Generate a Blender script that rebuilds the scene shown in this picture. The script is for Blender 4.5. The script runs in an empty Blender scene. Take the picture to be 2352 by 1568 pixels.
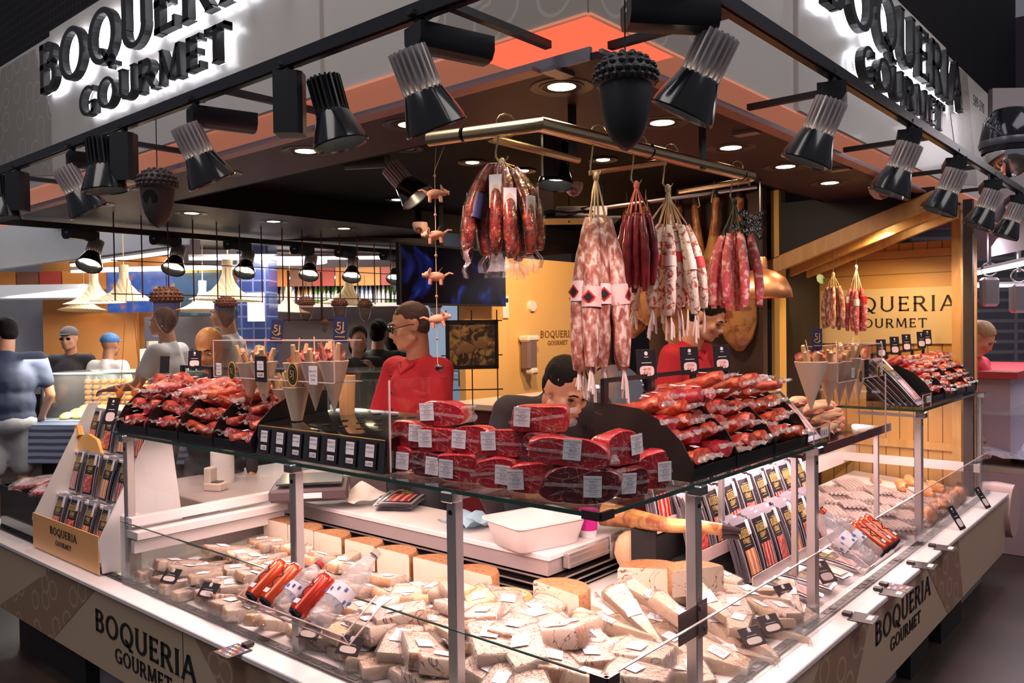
import bpy, math, random
from mathutils import Vector as V, Matrix, Quaternion, noise
R = math.radians; PI = math.pi; rnd = random.Random(7); U = rnd.uniform
SC = bpy.context.scene; COL = SC.collection
# ---------------- camera
YAW, PITCH, ROLL, FPX = R(40.78), R(-1.11), R(-0.77), 1880.0
CAMP = V((-1.528, -1.061, 1.6))
cF = V((math.cos(YAW)*math.cos(PITCH), math.sin(YAW)*math.cos(PITCH), math.sin(PITCH)))
cR = V((math.sin(YAW), -math.cos(YAW), 0)); cU = cR.cross(cF)
cR, cU = cR*math.cos(ROLL)+cU*math.sin(ROLL), -cR*math.sin(ROLL)+cU*math.cos(ROLL)
cam = bpy.data.cameras.new('camera'); co = bpy.data.objects.new('camera', cam); COL.objects.link(co)
cam.sensor_width = 36; cam.lens = 36*FPX/2352; cam.clip_start = .05; cam.clip_end = 100
co.matrix_world = Matrix((( cR.x, cU.x, -cF.x, CAMP.x), (cR.y, cU.y, -cF.y, CAMP.y), (cR.z, cU.z, -cF.z, CAMP.z), (0, 0, 0, 1)))
SC.camera = co
# ---------------- world, exposure, hall lights
w = bpy.data.worlds.new('world'); SC.world = w; w.use_nodes = True
w.node_tree.nodes['Background'].inputs[0].default_value = (.75, .72, .85, 1); w.node_tree.nodes['Background'].inputs[1].default_value = .16
SC.view_settings.view_transform = 'Standard'; SC.view_settings.look = 'None'; SC.view_settings.gamma = 1
SC.view_settings.exposure = 0.0; SC.view_settings.use_curve_mapping = False
SC.cycles.max_bounces = 7; SC.cycles.transparent_max_bounces = 24; SC.cycles.diffuse_bounces = 3; SC.cycles.glossy_bounces = 3
SC.cycles.caustics_reflective = False; SC.cycles.caustics_refractive = False; SC.cycles.sample_clamp_indirect = 4; SC.cycles.use_denoising = True
def lamp(name, kind, loc, energy, color, to=None, size=.1, spot=60, sy=None, blend=.5):
    l = bpy.data.lights.new(name, kind); l.energy = energy; l.color = color
    if kind == 'AREA':
        l.size = size
        if sy: l.shape = 'RECTANGLE'; l.size_y = sy
    else: l.shadow_soft_size = size
    if kind == 'SPOT': l.spot_size = R(spot); l.spot_blend = blend
    o = bpy.data.objects.new(name, l); COL.objects.link(o); o.location = loc
    if to is not None: o.rotation_euler = (V(to)-V(loc)).to_track_quat('-Z', 'Y').to_euler()
    return o
# market hall fixtures high above the aisles
lamp('hall_light', 'AREA', (-2.6, 1.2, 5.6), 110, (1, .93, .9), (-1, 1.5, 0), 2.2, sy=5)
lamp('hall_light', 'AREA', (1.8, -3.2, 5.6), 110, (1, .93, .9), (2, -1, 0), 5, sy=2.2)
lamp('hall_light', 'AREA', (2.4, 7.4, 3.2), 90, (1, .95, .9), (2.4, 7, 0), 4, sy=1.5)
lamp('hall_light', 'AREA', (6.6, -.2, 3.2), 60, (1, .9, .95), (6.6, 0, 0), 2, sy=3)
MEAT = (1, .63, .61); WARM = (1, .74, .45)
# ---------------- materials
MATS = {}
def mat(name, col=(.8,.8,.8), rough=.5, metal=0, coat=0, emit=None, es=1, bump=0, bscale=40, spec=None, alpha=None, sss=0, trans=0, fn=None, cb=0, cbs=60):
    if name in MATS: return MATS[name]
    m = bpy.data.materials.new(name); m.use_nodes = True; MATS[name] = m
    nt = m.node_tree; b = nt.nodes['Principled BSDF']; i = b.inputs
    i['Base Color'].default_value = (*col, 1); i['Roughness'].default_value = rough; i['Metallic'].default_value = metal
    i['Coat Weight'].default_value = coat; i['Coat Roughness'].default_value = .08
    if emit: i['Emission Color'].default_value = (*emit, 1); i['Emission Strength'].default_value = es
    if spec is not None: i['Specular IOR Level'].default_value = spec
    if sss: i['Subsurface Weight'].default_value = sss; i['Subsurface Radius'].default_value = (.02, .008, .005)
    if trans: i['Transmission Weight'].default_value = trans
    if bump: nt.links.new(_bump(nt, bump, bscale), i['Normal'])
    if cb: nt.links.new(_bump(nt, cb, cbs, 2.5), i['Coat Normal'])
    if fn: fn(nt, b)
    return m
def _tc(nt): 
    t = nt.nodes.get('TC') or nt.nodes.new('ShaderNodeTexCoord'); t.name = 'TC'; return t.outputs['Object']
def _noise(nt, scale, detail=3, dist=0, vec=None):
    n = nt.nodes.new('ShaderNodeTexNoise'); n.inputs['Scale'].default_value = scale; n.inputs['Detail'].default_value = detail; n.inputs['Distortion'].default_value = dist
    nt.links.new(vec or _tc(nt), n.inputs['Vector']); return n.outputs['Fac']
def _bump(nt, st, sc, dist=0):
    b = nt.nodes.new('ShaderNodeBump'); b.inputs['Strength'].default_value = st; b.inputs['Distance'].default_value = .01
    nt.links.new(_noise(nt, sc, 3, dist), b.inputs['Height']); return b.outputs['Normal']
def _ramp(nt, fac, stops, const=False):
    r = nt.nodes.new('ShaderNodeValToRGB'); e = r.color_ramp.elements
    if const: r.color_ramp.interpolation = 'CONSTANT'
    for k, (p, c) in enumerate(stops):
        x = e[k] if k < 2 else e.new(p)
        x.position = p; x.color = (*c, 1) if len(c) == 3 else c
    nt.links.new(fac, r.inputs['Fac']); return r.outputs['Color']
def _map(nt, sc=(1,1,1), rot=(0,0,0)):
    m = nt.nodes.new('ShaderNodeMapping'); m.inputs['Scale'].default_value = sc; m.inputs['Rotation'].default_value = rot
    nt.links.new(_tc(nt), m.inputs['Vector']); return m.outputs['Vector']
def _mix(nt, f, a, b):
    m = nt.nodes.new('ShaderNodeMix'); m.data_type = 'RGBA'
    for s, v in ((m.inputs['Factor'], f), (m.inputs['A'], a), (m.inputs['B'], b)):
        if hasattr(v, 'links'): nt.links.new(v, s)
        else: s.default_value = v if isinstance(v, (int, float)) else (*v, 1)
    return m.outputs['Result']
def nz(stops, scale, detail=4, dist=0, sc=None, const=False, rot=(0,0,0)):
    def f(nt, b):
        v = _map(nt, sc, rot) if sc else None
        nt.links.new(_ramp(nt, _noise(nt, scale, detail, dist, v), stops, const), b.inputs['Base Color'])
    return f
def wave(stops, scale, dist=2, axis='X', sc=None, rot=(0,0,0), band='BANDS'):
    def f(nt, b):
        w = nt.nodes.new('ShaderNodeTexWave'); w.wave_type = band
        if band == 'BANDS': w.bands_direction = axis
        w.inputs['Scale'].default_value = scale; w.inputs['Distortion'].default_value = dist; w.inputs['Detail'].default_value = 2
        nt.links.new(_map(nt, sc or (1,1,1), rot), w.inputs['Vector'])
        nt.links.new(_ramp(nt, w.outputs['Fac'], stops), b.inputs['Base Color'])
    return f
def brick(c1, c2, cm, w, h, mortar=.01, plane='XZ', offset=0, vrt=False):
    def f(nt, b):
        s = nt.nodes.new('ShaderNodeSeparateXYZ'); nt.links.new(_tc(nt), s.inputs[0])
        c = nt.nodes.new('ShaderNodeCombineXYZ'); nt.links.new(s.outputs[plane[0]], c.inputs[0]); nt.links.new(s.outputs[plane[1]], c.inputs[1])
        t = nt.nodes.new('ShaderNodeTexBrick'); t.offset = offset; t.inputs['Scale'].default_value = 1; t.inputs['Mortar Size'].default_value = mortar; t.inputs['Bias'].default_value = 0
        t.inputs['Brick Width'].default_value = w; t.inputs['Row Height'].default_value = h
        for k, q in (('Color1', c1), ('Color2', c2), ('Mortar', cm)): t.inputs[k].default_value = (*q, 1)
        nt.links.new(c.outputs[0], t.inputs['Vector']); nt.links.new(t.outputs['Color'], b.inputs['Base Color'])
    return f
def rings(base, line, scale, lo=.30, hi=.36, plane=None):
    def f(nt, b):
        v = nt.nodes.new('ShaderNodeTexVoronoi'); v.inputs['Scale'].default_value = scale; v.inputs['Randomness'].default_value = .75; v.voronoi_dimensions = '2D'
        s = nt.nodes.new('ShaderNodeSeparateXYZ'); nt.links.new(_tc(nt), s.inputs[0]); a = nt.nodes.new('ShaderNodeMath'); nt.links.new(s.outputs['X'], a.inputs[0]); nt.links.new(s.outputs['Y'], a.inputs[1])
        c = nt.nodes.new('ShaderNodeCombineXYZ'); nt.links.new(a.outputs[0], c.inputs[0]); nt.links.new(s.outputs['Z'], c.inputs[1]); nt.links.new(c.outputs[0], v.inputs['Vector'])
        nt.links.new(_ramp(nt, v.outputs['Distance'], [(0, base), (lo, base), (lo+.01, line), (hi, line), (hi+.01, base)]), b.inputs['Base Color'])
    return f
def glassmat(name, tint=(1,1,1), refl=.9, rough=.02, fac=1.0, bump=0, bs=30, haze=0):
    if name in MATS: return MATS[name]
    m = bpy.data.materials.new(name); m.use_nodes = True; MATS[name] = m; nt = m.node_tree; nt.nodes.clear()
    o = nt.nodes.new('ShaderNodeOutputMaterial'); t = nt.nodes.new('ShaderNodeBsdfTransparent'); t.inputs[0].default_value = (*tint, 1)
    g = nt.nodes.new('ShaderNodeBsdfGlossy'); g.inputs['Roughness'].default_value = rough; g.inputs['Color'].default_value = (refl,)*3+(1,)
    f = nt.nodes.new('ShaderNodeLayerWeight'); f.inputs[0].default_value = .5; x = nt.nodes.new('ShaderNodeMixShader')
    p5 = nt.nodes.new('ShaderNodeMath'); p5.operation = 'POWER'; p5.inputs[1].default_value = 4.5; nt.links.new(f.outputs['Facing'], p5.inputs[0]); k = nt.nodes.new('ShaderNodeMath'); k.operation = 'MULTIPLY_ADD'; k.inputs[1].default_value = .9*fac; k.inputs[2].default_value = .035*fac; k.use_clamp = True; nt.links.new(p5.outputs[0], k.inputs[0])
    nt.links.new(k.outputs[0], x.inputs[0]); nt.links.new(t.outputs[0], x.inputs[1]); nt.links.new(g.outputs[0], x.inputs[2])
    out = x.outputs[0]
    if haze:
        d = nt.nodes.new('ShaderNodeBsdfDiffuse'); d.inputs[0].default_value = (.9, .85, .85, 1); y = nt.nodes.new('ShaderNodeMixShader'); y.inputs[0].default_value = haze
        nt.links.new(out, y.inputs[1]); nt.links.new(d.outputs[0], y.inputs[2]); out = y.outputs[0]
    if bump:
        b = _bump(nt, bump, bs, 2); nt.links.new(b, g.inputs['Normal']); nt.links.new(b, f.inputs['Normal'])
    nt.links.new(out, o.inputs[0]); return m
def emis(name, col, s): return mat(name, (0, 0, 0), 1, emit=col, es=s)
# ---------------- objects
def tag(o, label=None, cat=None, group=None, kind=None):
    for k, v in (('label', label), ('category', cat), ('group', group), ('kind', kind)):
        if v: o[k] = v
    return o
def empty(name, loc=(0,0,0), rot=(0,0,0), label=None, cat=None, group=None, parent=None):
    o = bpy.data.objects.new(name, None); COL.objects.link(o); o.location = loc; o.rotation_euler = rot; o.empty_display_size = .05
    if parent: o.parent = parent
    return tag(o, label, cat, group)
def kids(o): return [c for c in o.children]
def dup(o, parent=None, loc=None, rot=None, label=None, group=None, scale=None):
    c = o.copy(); COL.objects.link(c)
    if parent is not None: c.parent = parent
    for ch in kids(o): dup(ch, c)
    if loc is not None: c.location = loc
    if rot is not None: c.rotation_euler = rot
    if scale is not None: c.scale = scale if hasattr(scale, '__len__') else (scale,)*3
    if label: c['label'] = label
    if group: c['group'] = group
    return c
def frame(p, d, up=(0,0,1)):
    """matrix at p whose Z runs along d"""
    q = V(d).normalized().to_track_quat('Z', 'Y'); return Matrix.Translation(V(p)) @ q.to_matrix().to_4x4()
def X(loc=(0,0,0), rot=(0,0,0), s=1):
    from mathutils import Euler
    m = Matrix.Translation(V(loc)) @ Euler(rot).to_matrix().to_4x4()
    return m @ Matrix.Diagonal((*((s,)*3 if not hasattr(s, '__len__') else s), 1))
class MB:
    def __init__(s): s.v = []; s.f = []; s.m = []
    def add(s, vs, fs, M=None, m=0):
        k = len(s.v); s.v += [tuple(M @ V(v)) for v in vs] if M is not None else [tuple(v) for v in vs]
        s.f += [tuple(i+k for i in f) for f in fs]; s.m += [m]*len(fs); return s
    def box(s, c, d, M=None, m=0, bev=0):
        x, y, z = (q/2 for q in d); c = V(c)
        if not bev:
            vs = [c+V((a*x, b*y, e*z)) for a in (-1, 1) for b in (-1, 1) for e in (-1, 1)]
            return s.add(vs, [(0,1,3,2), (4,6,7,5), (0,4,5,1), (2,3,7,6), (0,2,6,4), (1,5,7,3)], M, m)
        vs = []; idx = {}
        for a in (-1, 1):
            for b in (-1, 1):
                for e in (-1, 1):
                    for ax in range(3):
                        q = [a*(x-bev), b*(y-bev), e*(z-bev)]; q[ax] += (a, b, e)[ax]*bev
                        idx[(a, b, e, ax)] = len(vs); vs.append(c+V(q))
        g = lambda a, b, e, ax: idx[(a, b, e, ax)]; fs = []
        for ax in range(3):
            o1, o2 = [(1, 2), (0, 2), (0, 1)][ax]
            for sg in (-1, 1):
                ring = []
                for p, q in ((-1, -1), (1, -1), (1, 1), (-1, 1)):
                    t = [0, 0, 0]; t[ax] = sg; t[o1] = p; t[o2] = q; ring.append(g(*t, ax))
                if (sg < 0) != (ax == 1): ring.reverse()
                fs.append(ring)
            for p in (-1, 1):       # edges parallel to ax
                for q in (-1, 1):
                    r4 = []
                    for sg, am in ((-1, o1), (1, o1), (1, o2), (-1, o2)):
                        t = [0, 0, 0]; t[ax] = sg; t[o1] = p; t[o2] = q; r4.append(g(*t, am))
                    fs.append(r4)
        for a in (-1, 1):
            for b in (-1, 1):
                for e in (-1, 1): fs.append([g(a, b, e, 0), g(a, b, e, 1), g(a, b, e, 2)])
        return s.add(vs, fs, M, m)
    def tube(s, pts, r, n=8, M=None, m=0, cap=True, flat=1.0, up=None):
        pts = [V(p) for p in pts]; rs = r if hasattr(r, '__len__') else [r]*len(pts); vs = []; fs = []; prev = None
        for i, p in enumerate(pts):
            t = (pts[min(i+1, len(pts)-1)]-pts[max(i-1, 0)]).normalized()
            if prev is None:
                a = V(up) if up else (V((0, 0, 1)) if abs(t.z) < .9 else V((1, 0, 0))); prev = (a-t*a.dot(t)).normalized()
            else:
                prev = (prev-t*prev.dot(t)); prev = prev.normalized() if prev.length > 1e-6 else V((1, 0, 0))
            b = t.cross(prev)
            for k in range(n):
                an = 2*PI*k/n; vs.append(p+prev*math.cos(an)*rs[i]*flat+b*math.sin(an)*rs[i])
        for i in range(len(pts)-1):
            for k in range(n): a, b2 = i*n+k, i*n+(k+1) % n; fs.append((a, b2, b2+n, a+n))
        if cap: fs.append(tuple(range(n-1, -1, -1))); fs.append(tuple(range((len(pts)-1)*n, len(pts)*n)))
        return s.add(vs, fs, M, m)
    def lathe(s, prof, n=20, M=None, m=0, cap=False, a0=0, a1=2*PI):
        vs = []; fs = []; full = abs(a1-a0-2*PI) < 1e-6; c = n if full else n+1
        for r_, z in prof:
            for k in range(c): an = a0+(a1-a0)*k/n; vs.append((r_*math.cos(an), r_*math.sin(an), z))
        for i in range(len(prof)-1):
            for k in range(n): a, b = i*c+k, i*c+(k+1) % c; fs.append((a, b, b+c, a+c))
        if cap: fs.append(tuple(range(c-1, -1, -1))); fs.append(tuple(range((len(prof)-1)*c, len(prof)*c)))
        return s.add(vs, fs, M, m)
    def prism(s, poly, z0, z1, M=None, m=0):
        n = len(poly); vs = [(x, y, z0) for x, y in poly]+[(x, y, z1) for x, y in poly]
        return s.add(vs, [tuple(range(n-1, -1, -1)), tuple(range(n, 2*n))]+[(i, (i+1) % n, (i+1) % n+n, i+n) for i in range(n)], M, m)
    def ell(s, c, r, M=None, m=0, n=12, k=8):
        r = r if hasattr(r, '__len__') else (r,)*3
        prof = [(max(math.sin(PI*i/k), 1e-4), -math.cos(PI*i/k)) for i in range(k+1)]
        L = Matrix.Translation(V(c)) @ Matrix.Diagonal((*r, 1)); return s.lathe(prof, n, (M @ L) if M is not None else L, m)
    def quad(s, a, b, c, d, M=None, m=0): return s.add([a, b, c, d], [(0, 1, 2, 3)], M, m)
    def sheet(s, fn, nu, nv, M=None, m=0):
        vs = [fn(i/nu, j/nv) for i in range(nu+1) for j in range(nv+1)]
        return s.add(vs, [(i*(nv+1)+j, (i+1)*(nv+1)+j, (i+1)*(nv+1)+j+1, i*(nv+1)+j+1) for i in range(nu) for j in range(nv)], M, m)
    def wob(s, amp, sc, seed=0):
        o = V((seed*3.1, seed*1.7, seed*.9)); s.v = [tuple(V(p)+noise.noise_vector(V(p)*sc+o)*amp) for p in s.v]; return s
    def mesh(s, name, mats, ang=35):
        me = bpy.data.meshes.new(name); me.from_pydata(s.v, [], s.f)
        for q in (mats if hasattr(mats, '__len__') else [mats]): me.materials.append(q)
        if any(s.m): me.polygons.foreach_set('material_index', s.m)
        me.polygons.foreach_set('use_smooth', [True]*len(s.f)); me.update(); me.validate()
        me.set_sharp_from_angle(angle=R(ang)); return me
    def build(s, name, mats, parent=None, label=None, cat=None, group=None, kind=None, org=None, ang=35):
        if parent is not None and org is None: org = None
        if org is not None: s.v = [tuple(V(p)-V(org)) for p in s.v]
        o = bpy.data.objects.new(name, s.mesh(name, mats, ang)); COL.objects.link(o)
        if parent is not None: o.parent = parent
        elif org is not None: o.location = org
        return tag(o, label, cat, group, kind)
# ---------------- lettering: strokes and bowls with small serifs
def glyph(mb, ch, x, h, z0, z1, M, m=0, serif=True, wf=1.0):
    a, b = .17*wf, .12*wf
    def P(poly): mb.prism([((px+x)*h, py*h) for px, py in poly], z0, z1, M, m)
    def st(p, q, w=a):
        p, q = V((*p, 0)), V((*q, 0)); d = (q-p).normalized(); n = V((-d.y, d.x, 0))*w/2; P([(c.x, c.y) for c in (p-n, q-n, q+n, p+n)][::-1] if False else [(c.x, c.y) for c in (p-n, q-n, q+n, p+n)])
    def sr(cx, y, w=a):
        if serif: P([(cx-w*.86, y-.025), (cx+w*.86, y-.025), (cx+w*.5, y+.03), (cx-w*.5, y+.03)] if y < .5 else [(cx-w*.5, y-.03), (cx+w*.5, y-.03), (cx+w*.86, y+.025), (cx-w*.86, y+.025)])
    def arc(cx, cy, rx, ry, t0, t1, wx=a, wy=b, n=14):
        for k in range(n):
            u, v = R(t0+(t1-t0)*k/n), R(t0+(t1-t0)*(k+1)/n)
            P([(cx+(rx-wx)*math.cos(u), cy+(ry-wy)*math.sin(u)), (cx+rx*math.cos(u), cy+ry*math.sin(u)), (cx+rx*math.cos(v), cy+ry*math.sin(v)), (cx+(rx-wx)*math.cos(v), cy+(ry-wy)*math.sin(v))])
    if ch == 'B': st((.11, 0), (.11, 1)); [st((.03, y), (.34, y), b) for y in (.06, .53, .94)]; arc(.33, .765, .27, .235, -90, 90); arc(.35, .295, .3, .295, -90, 90); return .72
    if ch in 'OQ':
        arc(.46, .5, .46, .52, 0, 360, n=28)
        if ch == 'Q': st((.5, .2), (.74, -.12), a*.9); st((.36, .26), (.52, .2), b); st((.66, -.08), (.88, -.1), b*.8)
        return .99
    if ch == 'U': st((.12, .36), (.12, 1)); st((.68, .36), (.68, 1)); sr(.12, 1); sr(.68, 1); arc(.4, .36, .365, .38, 180, 360); return .87
    if ch == 'E': st((.12, 0), (.12, 1)); [st((.03, y), (x1, y), b) for y, x1 in ((.06, .56), (.51, .46), (.94, .54))]; [P([(x1-.05, y0), (x1+.02, y0), (x1+.02, y1), (x1-.05, y1)]) for x1, y0, y1 in ((.56, 0, .2), (.46, .42, .6), (.54, .8, 1))]; return .66
    if ch == 'R': st((.11, 0), (.11, 1)); sr(.11, 0); [st((.03, y), (.36, y), b) for y in (.5, .94)]; arc(.36, .72, .27, .28, -90, 90); st((.36, .48), (.66, .02)); sr(.68, 0, a*.9); return .8
    if ch == 'I': st((.12, 0), (.12, 1)); sr(.12, 0); sr(.12, 1); return .3
    if ch == 'A': st((.08, 0), (.42, 1), b); st((.42, 1), (.78, 0)); st((.2, .33), (.66, .33), b*.9); sr(.08, 0, b); sr(.78, 0); return .9
    if ch == 'G': arc(.46, .5, .46, .52, 48, 318, n=22); st((.74, .02), (.74, .42)); st((.52, .42), (.84, .42), b); st((.76, .76), (.76, .96), .07); return .92
    if ch == 'M': st((.1, 0), (.14, 1), b); st((.16, 1), (.48, .08)); st((.48, .08), (.8, 1), b); st((.84, 1), (.88, 0)); sr(.1, 0, b); sr(.88, 0); sr(.13, 1, b); sr(.83, 1, b); return 1.06
    if ch == 'T': st((.37, 0), (.37, 1)); st((0, .94), (.74, .94), b); P([(0, .78), (.06, .78), (.06, 1), (0, 1)]); P([(.68, .78), (.74, .78), (.74, 1), (.68, 1)]); sr(.37, 0); return .8
    return .4
GW = dict(B=.72, O=.99, Q=.99, U=.87, E=.66, R=.8, I=.3, A=.9, G=.92, M=1.06, T=.8)
def word_w(s, gap=.08): return sum(GW[c]+gap for c in s)-gap
def word(mb, s, h, z0, z1, M, m=0, gap=.08, cx=0, wf=1.0):
    x = -word_w(s, gap)/2+cx/h
    for c in s: x += glyph(mb, c, x, h, z0, z1, M, m, wf=wf)+gap
TXT = {}
def txt(mb, s, size, M, m=0, depth=.0004):
    if s not in TXT:
        c = bpy.data.curves.new('t', 'FONT'); c.body = s; c.size = 1; c.resolution_u = 2; c.align_x = 'CENTER'; c.align_y = 'CENTER'
        o = bpy.data.objects.new('t', c); COL.objects.link(o); dg = bpy.context.evaluated_depsgraph_get(); me = bpy.data.meshes.new_from_object(o.evaluated_get(dg))
        TXT[s] = ([tuple(v.co) for v in me.vertices], [tuple(p.vertices) for p in me.polygons]); bpy.data.objects.remove(o)
    vs, fs = TXT[s]; mb.add([(x*size, y*size, depth) for x, y, z in vs], fs, M, m)
def place(o, x, n=(-1, 0, 0), up=(0, 0, 1)): pass
def face(p, n, up=(0,0,1), spin=0):
    """matrix: local XY lies on a surface at p whose outward normal is n, Y along up"""
    n = V(n).normalized(); u = V(up); u = (u-n*u.dot(n)).normalized(); x = u.cross(n)
    M = Matrix(((x.x, u.x, n.x, p[0]), (x.y, u.y, n.y, p[1]), (x.z, u.z, n.z, p[2]), (0, 0, 0, 1)))
    return M @ Matrix.Rotation(spin, 4, 'Z')
# ---------------- one continuous surface from overlapping limbs
def blob(name, prims, voxel, material, parent=None, smooth=4, org=None, label=None, dec=None, amp=0, ascale=10):
    b = MB()
    for p in prims:
        if p[0] == 'e': b.ell(p[1], p[2], None if len(p) < 4 else p[3], n=14, k=10) if len(p) < 4 else b.ell((0,0,0), p[2], Matrix.Translation(V(p[1])) @ p[3], n=14, k=10)
        elif p[0] == 'c':
            a, c, r0, r1 = V(p[1]), V(p[2]), p[3], p[4]; fl = p[5] if len(p) > 5 else 1; up = p[6] if len(p) > 6 else None
            d = (c-a); L = d.length; d = d.normalized(); pts = []; rs = []
            for k in range(5): t = math.sin(PI/2*k/4); pts.append(a-d*r0*(1-t)); rs.append(max(r0*math.cos(PI/2*(1-k/4)), .0008))
            for k in range(5): t = math.sin(PI/2*k/4); pts.append(c+d*r1*t); rs.append(max(r1*math.cos(PI/2*k/4), .0008))
            b.tube(pts, rs, 12, flat=fl, up=up)
    if org is not None: b.v = [tuple(V(p)-V(org)) for p in b.v]
    me0 = b.mesh(name, material); o = bpy.data.objects.new(name, me0); COL.objects.link(o)
    r = o.modifiers.new('r', 'REMESH'); r.mode = 'VOXEL'; r.voxel_size = voxel; r.use_smooth_shade = True
    if smooth: q = o.modifiers.new('s', 'SMOOTH'); q.factor = .5; q.iterations = smooth
    dg = bpy.context.evaluated_depsgraph_get(); me = bpy.data.meshes.new_from_object(o.evaluated_get(dg)); bpy.data.objects.remove(o)
    me.name = name
    if amp:
        for v in me.vertices: v.co += noise.noise_vector(v.co*ascale)*amp
    if not me.materials: me.materials.append(material)
    me.polygons.foreach_set('use_smooth', [True]*len(me.polygons))
    o = bpy.data.objects.new(name, me); COL.objects.link(o)
    if parent is not None: o.parent = parent
    return tag(o, label)

# ================= colours of the place
black = mat('black_plastic', (.012,.012,.014), .28); blackm = mat('black_matt', (.015,.014,.016), .6)
tan = mat('tan_laminate', (.56,.42,.30), .45); tanr = mat('ringed_laminate', rough=.45, fn=rings((.33,.21,.135), (.47,.34,.235), 7.5, .26, .34))
fasc = mat('fascia_laminate', (.64,.60,.56), .35, coat=.2); fascr = mat('fascia_ringed', rough=.3, coat=.3, fn=rings((.40,.36,.32), (.52,.48,.44), 6))
steel = mat('brushed_steel', (.62,.60,.60), .32, 1); alu = mat('anodised_aluminium', (.66,.62,.62), .4, .85); chrome = mat('chrome', (.8,.8,.8), .12, 1)
brass = mat('brass_tube', (.78,.62,.38), .22, 1); white = mat('white_laminate', (.80,.76,.75), .3); whitep = mat('white_plastic', (.85,.83,.82), .35)
sill_m = mat('sill_quartz', rough=.22, fn=nz([(.3,(.80,.76,.75)),(.7,(.86,.83,.82))], 5)); orange = mat('orange_soffit_glow', (.85,.33,.20), .5, emit=(.78,.27,.16), es=.40)  # soffit emission is added in place of light bounced up from the counter
soff = mat('soffit_paint', (.050,.024,.034), .45, spec=.15); inner = mat('ceiling_black', (.010,.008,.011), .7, spec=.1); trimm = mat('galvanised', (.36,.33,.36), .35, .8)
yellow = mat('yellow_wall', (.92,.56,.22), .6); darkbr = mat('dark_brown', (.06,.03,.022), .55)
wood = mat('pine_boards', rough=.45, fn=lambda nt, b: nt.links.new(_mix(nt, _ramp(nt, _noise(nt, 3, 4, 1, _map(nt, (8, 8, 1))), [(.3,(0,0,0)),(.7,(1,1,1))]), (.68,.36,.12), (.82,.48,.18)), b.inputs['Base Color']))
pine = mat('pine_planks_vertical', rough=.45, fn=brick((.72,.40,.14), (.80,.46,.17), (.30,.14,.04), .085, 9, .0035, 'YZ'))
pineh = mat('pine_planks_horizontal', rough=.45, fn=brick((.74,.42,.15), (.80,.46,.17), (.32,.15,.05), 9, .10, .003, 'YZ'))
glass = glassmat('clear_glass', (.97,.985,.98), fac=.8); gedge = mat('glass_edge', (.02,.07,.055), .1, coat=1); acry = glassmat('clear_acrylic', (.985,.97,.97), fac=1.0, rough=.04); acedge = mat('acrylic_edge', (.85,.62,.58), .2, coat=1)
ink = mat('black_ink', (.012,.011,.012), .5); paperw = mat('label_paper', (.82,.80,.84), .5); redink = mat('red_ink', (.6,.02,.03), .5); gold = mat('gold_ink', (.75,.48,.12), .4, .3)
# ================= floor, walls
def struct(mb, name, m, label=None): return mb.build(name, m, kind='structure')
fl = mat('market_floor', rough=.35, fn=nz([(.3,(.025,.018,.014)),(.6,(.055,.038,.03)),(.8,(.08,.05,.042))], 2.5, 6))
struct(MB().box((3, 3, -.05), (22, 24, .1)), 'floor', fl)
rw = mat('red_walkway', rough=.4, fn=nz([(.3,(.14,.05,.05)),(.7,(.20,.08,.08))], 3, 5))
struct(MB().box((3.4, -.75, .002), (7, .5, .006)), 'floor_red_strip', rw)
grid = mat('dark_grid', rough=.7, fn=brick((.006,.006,.01), (.008,.008,.012), (.03,.03,.04), .07, .07, .006, 'YZ'))
gridx = mat('dark_grid_side', rough=.7, fn=brick((.006,.006,.01), (.008,.008,.012), (.03,.025,.03), .07, 9, .006, 'XZ'))
struct(MB().box((1.0, 5, 4.3), (.05, 8, 3)), 'wall_upper_left', grid)
struct(MB().box((5.9, .95, 4.3), (9.8, .05, 3)), 'wall_upper_right', gridx)
struct(MB().box((4, 13.5, 3), (14, .1, 6)), 'wall_back', mat('far_wall', (.10,.09,.10), .8))
struct(MB().box((12.5, 4, 3), (.1, 20, 6)), 'wall_right', mat('far_wall_right', (.10,.08,.10), .8))
# stall ceiling: dark plum soffit round a black recess
c = MB(); c.box((3.02-.2, .43, 2.31), (5.1, .50, .02)); c.box((.46, 2.75, 2.31), (.38, 4.14, .02)); c.box((2.8, 4.05, 2.31), (4.3, 1.5, .02))
struct(c, 'ceiling', soff)
struct(MB().box((2.9, 1.98, 2.47), (4.6, 2.7, .06)).box((.66, 1.98, 2.4), (.02, 2.7, .2)).box((2.9, .69, 2.4), (4.6, .02, .2)).box((2.9, 3.31, 2.4), (4.6, .02, .2)), 'ceiling_recess', inner)
t = MB()
t.box((.27, 2.2, 2.318), (.012, 4.0, .036)); t.box((2.9, .19, 2.318), (5.2, .012, .036)); struct(t, 'trim_1', trimm)
t = MB(); t.box((.23, 2.3, 2.297), (.05, 3.9, .012)); t.box((2.9, .165, 2.297), (5.0, .05, .012)); struct(t, 'trim_2', mat('soffit_flange', (.45,.24,.24), .4, .5))
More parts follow.
